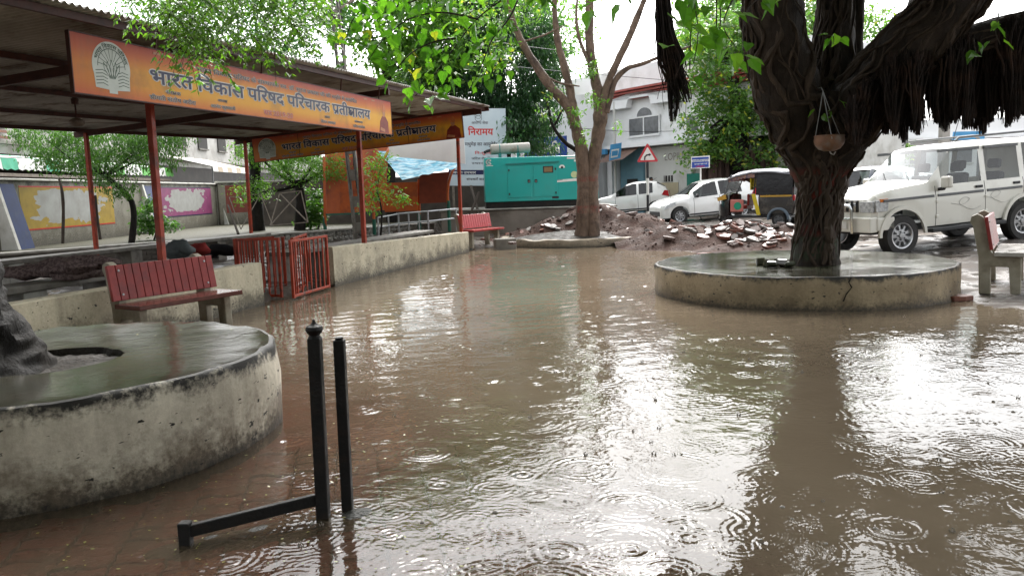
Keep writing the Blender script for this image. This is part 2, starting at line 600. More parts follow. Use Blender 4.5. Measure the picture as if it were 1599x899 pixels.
# ---------------------------------------------------------------- flood water
def water_mat():
    m, nt, p = _nt('flood_water')
    nt.nodes.remove(p)
    geo = N(nt, 'ShaderNodeNewGeometry')
    pos = geo.outputs['Position']
    h = None
    # the restless surface between the rings
    for sc, amp in ((3.0, 0.0032), (9.0, 0.0019), (21.0, 0.0012)):
        nz = N(nt, 'ShaderNodeTexNoise'); setin(nz, Scale=sc, Detail=2.0, Distortion=0.4)
        nt.links.new(pos, nz.inputs['Vector'])
        h = math_(nt, 'MULTIPLY_ADD', nz.outputs[0], amp, h if h is not None else 0.0)
    bp = N(nt, 'ShaderNodeBump'); setin(bp, Strength=1.0, Distance=1.0)
    nt.links.new(h, bp.inputs['Height'])
    # mud colour, clearer where the water is only a film over the paving
    mud = mixc(nt, noise_fac(nt, 0.5, detail=4, coord='World', lo=0.35, hi=0.65), (0.18, 0.14, 0.098), (0.14, 0.107, 0.073))
    sx = N(nt, 'ShaderNodeSeparateXYZ'); nt.links.new(pos, sx.inputs[0])
    s1 = N(nt, 'ShaderNodeMapRange', interpolation_type='SMOOTHSTEP'); setin(s1, From_Min=7.2, From_Max=2.5)
    nt.links.new(math_(nt, 'MULTIPLY_ADD', sx.outputs[0], 1.6, math_(nt, 'MULTIPLY_ADD', noise_fac(nt, 1.3, coord='World', lo=0.2, hi=0.8), 1.2, sx.outputs[1])), s1.inputs[0])
    clear = math_(nt, 'MULTIPLY', s1.outputs[0], 0.74)
    df = N(nt, 'ShaderNodeBsdfDiffuse'); nt.links.new(mud, df.inputs[0])
    tr = N(nt, 'ShaderNodeBsdfTransparent'); tr.inputs[0].default_value = (0.84, 0.66, 0.54, 1)
    body = N(nt, 'ShaderNodeMixShader'); nt.links.new(clear, body.inputs[0])
    nt.links.new(df.outputs[0], body.inputs[1]); nt.links.new(tr.outputs[0], body.inputs[2])
    gl = N(nt, 'ShaderNodeBsdfGlossy'); setin(gl, Roughness=0.035); nt.links.new(bp.outputs[0], gl.inputs['Normal'])
    fr = N(nt, 'ShaderNodeFresnel'); fr.inputs[0].default_value = 1.34; nt.links.new(bp.outputs[0], fr.inputs['Normal'])
    ms = N(nt, 'ShaderNodeMixShader'); nt.links.new(fr.outputs[0], ms.inputs[0])
    nt.links.new(body.outputs[0], ms.inputs[1]); nt.links.new(gl.outputs[0], ms.inputs[2])
    nt.links.new(ms.outputs[0], nt.nodes['Material Output'].inputs[0])
    return m
MWATER = water_mat()
def ripple_patch(x0, x1, y0, y1, st, seed, dens, amp, rmin, rmax, lam):
    """water surface with rain rings summed up as real waves: every drop sends out a short, fading train"""
    r = np.random.default_rng(seed)
    xs, ys = np.arange(x0, x1 + st / 2, st), np.arange(y0, y1 + st / 2, st)
    Z = np.zeros((len(ys), len(xs)))
    for k in range(int((x1 - x0) * (y1 - y0) * dens)):
        cx, cy = r.uniform(x0, x1), r.uniform(y0, y1)
        age = r.random() ** 1.3; R = rmin + (rmax - rmin) * age
        lm = lam * r.uniform(.75, 1.3); wd = lm * r.uniform(.7, 1.5) + .22 * R
        A = amp * 5.6 * r.uniform(.2, 1.0) ** 1.5 * (1.15 - .75 * age)
        ext = R + 2.2 * wd
        i0, i1 = np.searchsorted(xs, [cx - ext, cx + ext]); j0, j1 = np.searchsorted(ys, [cy - ext, cy + ext])
        if i1 <= i0 or j1 <= j0: continue
        DX, DY = np.meshgrid(xs[i0:i1] - cx, ys[j0:j1] - cy)
        an = np.arctan2(DY, DX); d = np.hypot(DX, DY * r.uniform(.94, 1.06)) * (1 + .03 * np.sin(an * 2 + k) + .015 * np.sin(an * 5 + 2 * k))
        q = (d - R) / wd
        env = np.exp(-np.where(q > 0, 3.0, 1.0) * q * q) * (.62 + .38 * np.sin(an * r.integers(1, 3) + r.uniform(0, 6.28)))
        Z[j0:j1, i0:i1] += A * env * np.sin(2 * np.pi * (d - R) / lm)
    X, Y = np.meshgrid(xs, ys)
    Z += amp * .9 * (waves(X, Y, seed + 5, 8, 25, 70) * .35 + waves(X, Y, seed + 6, 8, 8, 25) * .9)
    Z *= sm(np.minimum.reduce([X - x0, x1 - X, Y - y0, y1 - Y]), 0, .06)
    V = np.stack([X, Y, Z], -1).reshape(-1, 3); nx, ny = len(xs), len(ys)
    i = np.arange(nx - 1)[None, :] + nx * np.arange(ny - 1)[:, None]
    return V, np.stack([i, i + 1, i + 1 + nx, i + nx], -1).reshape(-1, 4)
VV, FF, nb_ = [], [], 0
for args in ((-2.7, 3.6, 2.2, 4.6, .012, 1, 34, .00062, .015, .25, .032), (-3.7, 5.6, 4.6, 8.0, .018, 2, 30, .00085, .02, .27, .044), (-6.0, 14.0, 8.0, 22.5, .05, 3, 7, .0016, .06, .32, .11)):
    V_, F_ = ripple_patch(*args); VV.append(V_); FF.append(F_ + nb_); nb_ += len(V_)
for q in (((-6.2, .6), (14, .6), (14, 2.2), (-6.2, 2.2)), ((-6.2, 2.2), (-2.7, 2.2), (-2.7, 4.6), (-6.2, 4.6)), ((3.6, 2.2), (14, 2.2), (14, 4.6), (3.6, 4.6)), ((-6.2, 4.6), (-3.7, 4.6), (-3.7, 8.0), (-6.2, 8.0)), ((5.6, 4.6), (14, 4.6), (14, 8.0), (5.6, 8.0))):
    VV.append(np.array([(x, y, 0.0) for x, y in q])); FF.append(np.array([[0, 1, 2, 3]]) + nb_); nb_ += 4
tag(link('flood_water', npmesh('flood_water', np.concatenate(VV), np.concatenate(FF)), None, MWATER, smooth=True), 'muddy brown flood water dimpled by rain', None, kind='structure')

# ---------------------------------------------------------------- paving blocks in the shallow corner
MPAV = pm('paver_red', (0.125, 0.019, 0.012), (0.07, 0.013, 0.009), 9, 0.14, 0.4, bump=0.4, bscale=60, c3=(0.04, 0.026, 0.02), s3=3.0, coord='World')
MBED = pm('paving_bed', (0.15, 0.026, 0.017), (0.09, 0.020, 0.013), 5, 0.4, bump=0.3, coord='World')
bed = MB()
bed.add([(-5.4, 1.2, -0.068), (3.2, 1.2, -0.068), (3.2, 11.0, -0.068), (-3.75, 11.0, -0.068)], [(0, 1, 2, 3)])
pav_bed = tag(bed.build('paving', MBED), kind='structure')
PL, PWD, PA = 0.232, 0.118, 0.019
def paver_mesh():
    q = []
    bot = [(0, 0), (PL * .25, PA), (PL * .5, 0), (PL * .75, -PA)]
    q += bot
    q += [(PL, 0), (PL + PA * .6, PWD * .5)]
    q += [(x, y + PWD) for x, y in [(PL, 0)] + bot[:0:-1]]
    q += [(0, PWD), (PA * .6, PWD * .5)]
    cx, cy = PL / 2, PWD / 2
    g = 0.962
    out = [((x - cx) * g, (y - cy) * g) for x, y in q]
    inn = [(x * 0.93, y * 0.9) for x, y in out]
    n = len(out)
    vs = [(x, y, -0.05) for x, y in out] + [(x, y, -0.006) for x, y in out] + [(x, y, 0) for x, y in inn]
    fs = []
    for k in (0, 1):
        fs += [(k * n + i, k * n + (i + 1) % n, (k + 1) * n + (i + 1) % n, (k + 1) * n + i) for i in range(n)]
    fs.append(tuple(range(2 * n, 3 * n)))
    me = bpy.data.meshes.new('paver'); me.from_pydata(vs, [], fs); me.update(); me.materials.append(MPAV)
    return me
PME = paver_mesh()
cand = []
ca, sa = math.cos(0.2), math.sin(0.2)
for r in range(-40, 40):
    for c in range(-20, 20):
        u = c * PL; v = r * PWD
        x, y = -1.4 + ca * u - sa * v, 3.2 + sa * u + ca * v
        if 2.35 < y < 4.7 and -2.6 < x < 0.75 and math.hypot(x + 2.93, y - 4.95) > 1.46 and abs(x / y) < 0.74:
            cand.append((math.hypot(x + 0.7, y - 2.4), x, y))
cand.sort()
for _, x, y in cand[:296]:
    o = bpy.data.objects.new('paver', PME); COL.objects.link(o); o.parent = pav_bed
    hz = -0.017 + 0.016 * math.sin(x * 2.1 + 1.0) * math.cos(y * 1.7) + random.uniform(-.006, .006) - 0.012 * max(0, x + .2)
    o.location = (x, y, min(hz, 0.006)); o.rotation_euler = (random.uniform(-.03, .03), random.uniform(-.03, .03), 0.2 + random.uniform(-.02, .02))
# broken concrete strip that the black posts were set in
MCONC = pm('wet_concrete', (0.05, 0.05, 0.043), (0.028, 0.028, 0.025), 7, 0.10, 0.4, bump=0.7, bscale=30, c3=(0.05, 0.055, 0.035), s3=4, coord='World', bdist=0.02)
def strip_h(x, y):
    a = Vector((-1.5, 3.30)); b = Vector((-0.8, 3.62))
    dx, dy = b.x - a.x, b.y - a.y
    t = np.clip(((x - a.x) * dx + (y - a.y) * dy) / (dx * dx + dy * dy), 0, 1)
    d = np.hypot(x - a.x - t * dx, y - a.y - t * dy)
    return -0.078 + 0.070 * np.exp(-(d / 0.19) ** 2) + waves(x, y, 5, lo=12, hi=40) * 0.008 + waves(x, y, 6, lo=3, hi=10) * 0.014 + 0.075 * np.exp(-((x - .02) / .30) ** 2 - ((y - 4.02) / .14) ** 2)
tag(link('concrete_strip', grid_mesh('concrete_strip', np.arange(-1.95, 0.85, 0.025), np.arange(2.9, 4.5, 0.025), strip_h), None, MCONC, smooth=True), kind='structure')

# ---------------------------------------------------------------- the waiting shelter
SD = Vector((0.2696, 0.963, 0)); SN = Vector((0.963, -0.2696, 0)); S0 = Vector((-6.75, 0, 0)); ZU = Vector((0, 0, 1))
def sl(t, n, z=0.0):
    return S0 + SD * t + SN * n + ZU * z
def zfront(t):
    return 3.33 + 0.0232 * (0.963 * t - 8.53)
def zroof(t, n):
    return zfront(t) - 0.43 * (0.72 - n) / 7.12

MRED = pm('red_oxide_paint', (0.36, 0.05, 0.022), (0.28, 0.036, 0.016), 14, 0.34, 0.55, bump=0.15, c3=(0.09, 0.03, 0.02), s3=5)
MDRED = pm('dark_steel', (0.085, 0.026, 0.018), (0.05, 0.02, 0.015), 10, 0.5, bump=0.1)
MTIN = pm('corrugated_sheet', (0.50, 0.485, 0.455), (0.36, 0.34, 0.31), 3, 0.5, 0.7, metal=0.0, c3=(0.13, 0.085, 0.055), s3=1.6, stretch=(1, 1, 1))
shel = thing('waiting_shelter', 'open steel waiting shelter with red posts and sloping corrugated roof behind the low wall', 'shelter', sl(10.5, -2.8))
def corrugated(t0, t1, n0, n1, pitch=0.088, amp=0.017):
    k = int((t1 - t0) / pitch * 6)
    ts = np.linspace(t0, t1, k)
    V, F = [], []
    for t in ts:
        z = amp * math.sin(2 * math.pi * t / pitch)
        for n in np.linspace(n0, n1, 5):
            V.append(sl(t, n, zroof(t, n) + z))
    for i in range(k - 1):
        for j in range(4):
            F.append((i * 5 + j, i * 5 + j + 1, (i + 1) * 5 + j + 1, (i + 1) * 5 + j))
    return npmesh('roof_sheet', [tuple(v) for v in V], F)
ro = link('roof_sheet', corrugated(1.0, 20.95, 0.72, -6.4), shel, MTIN, smooth=True, world=True)
so = ro.modifiers.new('thickness', 'SOLIDIFY'); so.thickness = 0.002
TP = [4.3, 9.69, 15.06, 20.5]
for t in TP:
    for n in (0.0, -6.0):
        b = MB()
        p0, p1 = sl(t, n, 0.02), sl(t + 0.02, n, zroof(t, n) - 0.14)
        b.bar(p0, p1, 0.075, 0.075, up=SN)
        if n == 0: b.box(p1 - ZU * 0.02, (0.16, 0.16, 0.012))
        po = b.build('post', MRED, shel, world=True, bevel=0.006)
        f = MB(); f.bar(sl(t, n, 0.0), sl(t, n, 0.012), 0.2, 0.2, up=SN)
        f.build('base_plate', MDRED, po, world=True)
    b = MB(); b.bar(sl(t + .05, 0.62, zroof(t, 0.62) - 0.145), sl(t + .05, -6.3, zroof(t, -6.3) - 0.145), 0.06, 0.11)
    b.build('rafter', MDRED, shel, world=True)
for n in (0.58, -1.2, -2.9, -4.6, -6.22):
    b = MB(); b.bar(sl(1.2, n, zroof(1.2, n) - 0.057), sl(20.9, n, zroof(20.9, n) - 0.057), 0.055, 0.07)
    b.build('purlin', MDRED, shel, world=True)
b = MB(); b.bar(sl(20.93, 0.7, zroof(20.9, .7) - 0.06), sl(20.93, -6.35, zroof(20.9, -6.35) - 0.06), 0.05, 0.10)
b.build('end_beam', MDRED, shel, world=True)

# ceiling fan
MFAN = pm('fan_enamel', (0.32, 0.27, 0.22), (0.2, 0.16, 0.13), 8, 0.4)
fc = at(120, 192, 12.3); ft = zroof(12.0, -4.4)
fan = thing('ceiling_fan', 'three bladed pale ceiling fan hanging under the shelter roof', 'fan', fc)
b = MB(); b.tube([(0, 0, .06), (0, 0, zroof((fc.y + 1.0) / .963, -3.4) - fc.z - 0.02)], 0.014); b.lathe([(0.0, .3), (.05, .28), (.055, .36), (0.0, .4)], 12); b.build('down_rod', MDRED, fan, True)
b = MB(); b.lathe([(0.0, -.06), (.07, -.055), (.11, -.02), (.11, .03), (.05, .07), (0, .08)], 16); b.build('motor', MFAN, fan, True)
for k in range(3):
    a = 0.35 + k * 2.094
    b = MB(); d = Vector((math.cos(a), math.sin(a), 0)); e = Vector((-d.y, d.x, 0))
    b.prism([(0.09, -.02), (.22, -.03), (.24, -.055), (.62, -.07), (.64, 0), (.62, .07), (.24, .055), (.22, .03), (.09, .02)], -.004, .004, X=d, Z=e + ZU * .12)
    b.build('blade', MFAN, fan)

# ---------------------------------------------------------------- low walls and gate
MCREAM = plaster('cream_wall_paint', (0.60, 0.54, 0.40), z0=0.0, z1=0.64, top=False, amt=0.7)
def wall_piece(name, label, t0, t1, z0, z1, n0=-.1, n1=.1):
    th = thing(name, label, 'wall', sl((t0 + t1) / 2, 0))
    k = max(2, int((t1 - t0) / .25)); V, F = [], []
    for i in range(k + 1):
        t = t0 + (t1 - t0) * i / k
        zt = z0 + (z1 - z0) * i / k + 0.008 * noise.noise(Vector((t * 2, 0, 1)))
        w = 0.008 * noise.noise(Vector((t * 1.5, 4, 1)))
        for n, z in ((n1 + w + .012, -0.2), (n1 + w + .004, zt - 0.012), (n1 - .014 + w, zt), (n0 + .012, zt), (n0, zt - .012), (n0, -0.2)):
            V.append(sl(t, n, z))
    for i in range(k):
        for j in range(5):
            F.append((i * 6 + j, i * 6 + 6 + j, i * 6 + 7 + j, i * 6 + 1 + j))
    b = MB(); b.add(V, F + [tuple(range(6)), tuple(range(k * 6 + 5, k * 6 - 1, -1))])
    b.build('render_coat', MCREAM, th, world=True, smooth=True, angle=30)
    return th
wall_piece('low_wall', 'stained cream low wall behind the near red bench, left of the gate', 2.5, 11.57, 0.60, 0.61)
wr = wall_piece('low_wall', 'stained cream low wall running from the gate to the far red bench', 13.66, 20.75, 0.665, 0.51)

def gate_leaf(a, c, h, zb, label, bars=7):
    a, c = Vector(a), Vector(c)
    d = (c - a); L = d.length; d.normalize()
    th = thing('gate_leaf', label, 'gate', a, math.atan2(d.y, d.x), group='red barred gate leaves')
    for x in (0.0, L):
        b = MB(); b.b2((x - .02, -.02, zb), (x + .02, .02, zb + h)); b.build('stile', MRED, th, bevel=.003)
    for z in (zb + .03, zb + h - .02):
        b = MB(); b.b2((.02, -.018, z - .018), (L - .02, .018, z + .018)); b.build('rail', MRED, th, bevel=.003)
    for k in range(bars):
        x = L * (k + 1) / (bars + 1)
        b = MB(); b.b2((x - .013, -.008, zb + .048), (x + .013, .008, zb + h - .038)); b.build('bar', MRED, th)
gate_leaf(at(377, 470, 11.9).xy.to_3d(), at(440, 465, 11.75).xy.to_3d(), .90, .02, 'left red barred gate leaf, its end hidden behind the wall', 6)
gate_leaf(at(373, 470, 12.25).xy.to_3d(), at(432, 465, 12.6).xy.to_3d(), .86, .04, 'red gate leaf folded back behind the left leaf', 6)
gate_leaf(at(459, 468, 11.55).xy.to_3d(), at(514, 455, 12.75).xy.to_3d(), .86, .03, 'right red barred gate leaf standing in the water before the wall', 7)
gate_leaf(at(462, 468, 11.8).xy.to_3d(), at(483, 455, 13.2).xy.to_3d(), .86, .05, 'red gate leaf folded back behind the right leaf', 5)
gp = thing('gate_post', 'thin red gate post between the two gate leaves', 'post', at(447, 455, 12.9).xy.to_3d())
b = MB(); b.b2((-.022, -.022, -.05), (.022, .022, .86)); b.build('shaft', MRED, gp, bevel=.003)
b = MB(); b.b2((-.03, -.03, .86), (.03, .03, .875)); b.build('cap', MRED, gp)

# ---------------------------------------------------------------- printed sign boards
def sign_print():
    m, nt, p = _nt('sign_print')
    tc = N(nt, 'ShaderNodeTexCoord'); sx = N(nt, 'ShaderNodeSeparateXYZ'); nt.links.new(tc.outputs['Generated'], sx.inputs[0])
    r = N(nt, 'ShaderNodeValToRGB'); e = r.color_ramp.elements
    e[0].position, e[0].color = 0.0, (0.62, 0.16, 0.035, 1)
    e[1].position, e[1].color = 1.0, (0.42, 0.055, 0.045, 1)
    for pos, c in ((0.25, (0.78, 0.38, 0.03)), (0.52, (0.80, 0.42, 0.035)), (0.78, (0.62, 0.17, 0.04))):
        q = e.new(pos); q.color = c4(c)
    nt.links.new(sx.outputs[2], r.inputs[0])
    ex = N(nt, 'ShaderNodeMapRange'); setin(ex, From_Min=0.0, From_Max=0.22, To_Min=1.0, To_Max=0.0)
    nt.links.new(sx.outputs[0], ex.inputs[0])
    col = mixc(nt, math_(nt, 'MULTIPLY', ex.outputs[0], 0.7), r.outputs[0], (0.50, 0.09, 0.04))
    col = mixc(nt, noise_fac(nt, 2.5, lo=0.5, hi=0.9), col, (0.25, 0.12, 0.06))
    nt.links.new(col, p.inputs['Base Color']); setin(p, Roughness=0.5); p.inputs['Specular IOR Level'].default_value = 0.3
    add_bump(nt, p, noise_fac(nt, 2.2, detail=3, lo=.2, hi=.8, stretch=(1, 1, .4)), .2, .05)
    return m
MSIGN = sign_print()
MNAVY = pm('ink_navy', (0.016, 0.018, 0.075), (0.012, 0.014, 0.05), 8, 0.4)
MINKW = pm('ink_white', (0.72, 0.70, 0.66), (0.62, 0.6, 0.56), 8, 0.4)
MINKD = pm('ink_dark', (0.05, 0.03, 0.04), (0.035, 0.025, 0.03), 8, 0.4)
MINKR = pm('ink_red', (0.55, 0.04, 0.03), (0.45, 0.03, 0.025), 8, 0.4)
MEMB = pm('emblem_pale', (0.60, 0.64, 0.60), (0.52, 0.56, 0.52), 6, 0.4)
MEMG = pm('emblem_line', (0.07, 0.12, 0.08), (0.05, 0.09, 0.06), 6, 0.4)
MROBE = pm('print_maroon', (0.26, 0.035, 0.02), (0.17, 0.02, 0.015), 10, 0.4)
MSKIN = pm('print_skin', (0.52, 0.24, 0.12), (0.40, 0.17, 0.08), 10, 0.4)
MORNG = pm('print_orange', (0.62, 0.20, 0.06), (0.5, 0.15, 0.05), 10, 0.4)
MSTEEL = pm('galvanised', (0.38, 0.39, 0.40), (0.27, 0.28, 0.29), 12, 0.38, metal=0.6)

def arc_text(mb, s, cx, cy, r, a0, a1, size, O, X, Z, Nn, lift):
    V, F, L = layout(s)
    V, F = heavy(V, F, .02)
    vs = []
    for x, y, e in V:
        a = a0 + (a1 - a0) * x / L
        rr = r + y * size
        vs.append(O + X * (cx + rr * math.cos(a)) + Z * (cy + rr * math.sin(a)) + Nn * (lift + e))
    mb.add(vs, F)

def org_sign(A, B, h, label, detail=True, dim=1.0):
    """board from lower left A to lower right B (its visible face on the right of A->B, towards the camera)"""
    A, B = Vector(A), Vector(B)
    X = (B - A); L = X.length; X.normalize()
    Z = Vector((-X.z * X.x, -X.z * X.y, 1 - X.z * X.z)).normalized(); Nn = X.cross(Z).normalized()
    rot = Matrix((X, -Nn, Z)).transposed().to_4x4()
    th = thing('sign_board', label, 'sign', A, rot=rot)
    O = Vector((0, 0, 0)); X = Vector((1, 0, 0)); Z = Vector((0, 0, 1)); Nn = Vector((0, -1, 0))
    b = MB(); b.b2((0, 0, 0), (L, .035, h)); b.build('panel', MSIGN, th)
    for args in (((-.01, -.006, -.012), (L + .01, .04, 0)), ((-.01, -.006, h), (L + .01, .04, h + .012)), ((-.012, -.006, 0), (0, .04, h)), ((L, -.006, 0), (L + .012, .04, h))):
        b = MB(); b.b2(*args); b.build('trim', MDRED, th)
    k = h / 0.56
    main = 'भारत िवकास पिरषद पिरचारक प{slash}ती{ksh}ालय'
    x0, w = L * 0.145, L * 0.735
    if detail:
        text_mb([(main, x0, .205 * k, w, .215 * k, .07, .002)], O, X, Z, Nn).build('lettering_edge', MINKW, th)
    text_mb([(main, x0, .205 * k, w, .215 * k, .022, .004)], O, X, Z, Nn).build('main_lettering', MNAVY, th)
    top = 'भारत िवकास पिरषद के सं{h:स}थापक {h:स}व. डॉ. सूरज प{slash}काश जी की {h:स}मृित में समिप{reph}त'
    if detail: text_mb([(top, L * .255, .425 * k, L * .56, .075 * k, .05, .002)], O, X, Z, Nn).build('dedication_edge', MINKW, th)
    text_mb([(top, L * .255, .425 * k, L * .56, .075 * k, .012, .0035)], O, X, Z, Nn).build('dedication_lettering', MINKD, th)
    small = [('संर{ksh}क', .178, .115, .034, .052), ('{shr}ीमती संतोष अरोरा', .142, .035, .105, .062),
             ('अ{h:ध}य{ksh}', .305, .115, .026, .045), ('आनंद कृ{h:ष}णानी', .285, .035, .068, .055),
             ('सिचव', .665, .115, .022, .045), ('नीरज अग{slash}वाल', .648, .035, .062, .055),
             ('कोषा{h:ध}य{ksh}', .800, .115, .04, .045), ('प{slash}दीप कावरीया', .792, .035, .058, .055)]
    its = [(s, L * x, y * k, L * w_, sz * k, .012, .0035) for s, x, y, w_, sz in small]
    if detail:
        text_mb([(a, q, y, w_, sz, .06, .002) for a, q, y, w_, sz, _, _ in its], O, X, Z, Nn).build('names_edge', MINKW, th)['kind'] = 'stuff'
    text_mb(its, O, X, Z, Nn).build('names_lettering', MINKD, th)['kind'] = 'stuff'
    text_mb([('स{tra} 2019-20', L * .44, .04 * k, L * .1, .09 * k, .045, .002)], O, X, Z, Nn).build('session_edge', MINKW, th)
    text_mb([('स{tra} 2019-20', L * .44, .04 * k, L * .1, .09 * k, .012, .0035)], O, X, Z, Nn).build('session_lettering', MINKR, th)
    for xx in (.165, .20, .86, .90):
        b = MB(); b.box((L * xx, -.002, h * .93), (.12, .003, .025)); b.build('grommet_tab', MSKIN, th)
    # lotus-and-sun emblem
    cx, cy, r = L * .070, h * .52, h * .44
    b = MB()
    arc = [(cx + r * math.cos(a), cy + r * math.sin(a)) for a in np.linspace(-.35, math.pi + .35, 30)]
    b.prism(arc + [(cx - r * .9, h * .14), (cx - r * .22, h * .12), (cx - r * .22, h * .06), (cx + r * .22, h * .06), (cx + r * .22, h * .12), (cx + r * .9, h * .14)], 0, .002, X=X, Z=Z, N=Nn)
    em = b.build('emblem', MEMB, th)
    g = MB(); ri = r * .72
    def ln(pts, w_=.006):
        v, f = stroke2(pts, w_); g.add([O + X * p[0] + Z * p[1] + Nn * .0035 for p in v], f)
    ln([(cx + ri * math.cos(a), cy + ri * math.sin(a)) for a in np.linspace(0, math.pi, 20)], .008)
    for a in np.linspace(.15, math.pi - .15, 10):
        ln([(cx + ri * .36 * math.cos(a), cy + ri * .36 * math.sin(a)), (cx + ri * math.cos(a), cy + ri * math.sin(a))])
    for s_, w_ in ((0, .12), (.16, .1), (-.16, .1), (.3, .1), (-.3, .1)):
        bx = cx + s_ * r * .4; tx = cx + s_ * r * 1.4; ty = cy + r * (.28 - abs(s_) * .45); by = cy - r * .45
        ln([(bx, by), (bx - w_ * r + (tx - bx) * .6, (by + ty) / 2 + .01), (tx, ty), (bx + w_ * r + (tx - bx) * .6, (by + ty) / 2 + .01), (bx, by)], .007)
    for q in range(5):
        yy = cy - r * (.2 + q * .13)
        ln([(cx - r * .85, yy), (cx - r * .5, yy + .012), (cx - r * .28, yy - .006)], .007)
        ln([(cx + r * .3, yy - .006), (cx + r * .55, yy + .014), (cx + r * .86, yy)], .007)
    g.build('emblem_drawing', MEMG, em)
    g = MB(); arc_text(g, 'भारत िवकास पिरषद', cx, cy, r * .76, 2.85, .25, h * .105, O, X, Z, Nn, .0035)
    g.build('emblem_lettering', MEMG, em)
    # portrait of a standing figure in a robe (plain stand-in)
    px, pz = L * .952, 0.0
    b = MB(); b.prism([(px - .16 * k, .01), (px + .2 * k, .01), (px + .19 * k, .2 * k), (px + .09 * k, .29 * k), (px - .03 * k, .29 * k), (px - .12 * k, .2 * k)], 0, .002, X=X, Z=Z, N=Nn); po = b.build('portrait', MROBE, th)
    b = MB(); b.prism([(px + .03 * k + .05 * k * math.cos(a), .345 * k + .068 * k * math.sin(a)) for a in np.linspace(0, 6.28, 15)[:-1]], .002, .003, X=X, Z=Z, N=Nn)
    b.prism([(px - .13 * k, .05 * k), (px + .05 * k, .02 * k), (px + .06 * k, .07 * k), (px - .11 * k, .1 * k)], .002, .003, X=X, Z=Z, N=Nn)
    b.build('face', MSKIN, po)
    b = MB(); b.prism([(px - .03 * k, .375 * k), (px + .03 * k, .36 * k), (px + .095 * k, .38 * k), (px + .09 * k, .44 * k), (px + .05 * k, .5 * k), (px + .0 * k, .46 * k)], .003, .004, X=X, Z=Z, N=Nn); b.build('headdress', MORNG, po)
    return th
s1 = org_sign(sl(8.13, .47, 2.565), sl(15.13, .63, 2.572), .565, 'long orange board facing the water, large navy Hindi lettering, lotus emblem left')
s2 = org_sign(sl(20.33, -5.62, 2.46), sl(20.33, .22, 2.83), .60, 'orange board across the far end of the shelter, seams in its sheet')
for xx in (.225, .52, .735):
    b = MB(); b.b2((6.0 * xx - .005, -.006, .0), (6.0 * xx + .006, -.001, .6)); b.build('seam', MDRED, s2)
b = MB()
for t in (9.2, 11.2, 13.4, 14.8):
    b.bar(sl(t, .55, 3.13), sl(t, .58, zroof(t, .58) - .05), .02)
b.build('hanger', MDRED, s1, world=True)

# ---------------------------------------------------------------- benches
MBCON = pm('bench_concrete', (0.34, 0.31, 0.245), (0.24, 0.215, 0.16), 5, 0.5, bump=0.3, c3=(0.16, 0.13, 0.09), s3=3)
MBRED = pm('bench_red', (0.27, 0.035, 0.032), (0.21, 0.028, 0.026), 12, 0.32, bump=0.12, c3=(0.16, 0.03, 0.03), s3=4)
MBSEAT = pm('bench_seat', (0.13, 0.05, 0.04), (0.09, 0.035, 0.03), 12, 0.16, bump=0.1)
MBPALE = pm('wet_pale_stone', (0.42, 0.40, 0.37), (0.33, 0.31, 0.28), 12, 0.12, 0.25, bump=0.1)
BPROF = [(0, 0), (.13, 0), (.12, .31), (.31, .31), (.34, 0), (.45, 0), (.44, .40), (.42, .425), (.17, .425), (.12, .48), (.05, .80), (.01, .875), (-.05, .9), (-.11, .875), (-.125, .81), (-.09, .76), (-.02, .42)]
def bench(loc, rz, label, L=1.45, slats=14, seat=MBSEAT, red=MBRED, hs=1.0):
    """local x runs along the bench, local -y is its front"""
    th = thing('park_bench', label, 'bench', loc, rz)
    for x in (-L / 2 + .12, L / 2 - .12):
        b = MB(); b.prism([(u, z * hs) for u, z in BPROF], x - .045, x + .045, X=(0, -1, 0), Z=(0, 0, 1), N=(1, 0, 0)); b.build('support', MBCON, th, bevel=.012, seg=2)
    b = MB(); b.b2((-L / 2, -.56, .43 * hs), (L / 2, -.15, .48 * hs)); b.build('seat', seat, th, bevel=.008, seg=2)
    d = Vector((0, .18, 1)).normalized(); n = Vector((0, -1, .18)).normalized()
    w = L / slats
    for k in range(slats):
        b = MB(); x0, x1 = -L / 2 + k * w + .003, -L / 2 + (k + 1) * w - .003
        o = Vector((0, -.105, .50 * hs))
        b.prism([(x0, 0), (x1, 0), (x1, .37 * hs), (x0, .37 * hs)], 0, .04, O=o, X=(1, 0, 0), Z=d, N=n); b.build('back_slat', red, th, bevel=.004)
    b = MB(); o = Vector((0, -.105, .50 * hs)); b.prism([(-L / 2 + .01, .01), (L / 2 - .01, .01), (L / 2 - .01, .36 * hs), (-L / 2 + .01, .36 * hs)], .006, .026, O=o, X=(1, 0, 0), Z=d, N=n); b.build('back_core', red, th)
    for x in (-L / 2 + .12, L / 2 - .12):
        for z in (.06, .31 * hs):
            b = MB(); p = o + Vector((x, 0, 0)) + d * z + n * .04; b.lathe([(.012, 0), (.012, .008), (0, .01)], 8, O=p, A=n); b.build('bolt', MSTEEL, th)
    return th
bench((-3.87, 8.62, 0.0), math.atan2(.866, .5), 'red backed concrete bench in front of the low wall beside the round platform', L=1.3)
bench((-1.02, 21.35, 0.04), math.atan2(.84, .54), 'bright red bench at the far end of the low wall', red=pm('bench_red_bright', (0.45, 0.055, 0.06), (0.36, 0.04, 0.045), 12, 0.3), seat=pm('bench_seat_red', (0.36, 0.05, 0.045), (0.28, 0.04, 0.035), 12, 0.25))
bench((6.27, 10.42, 0.02), math.atan2(.83, .56), 'bench with pale wet seat seen end-on beside the right platform', seat=MBPALE, hs=1.12, L=1.5)

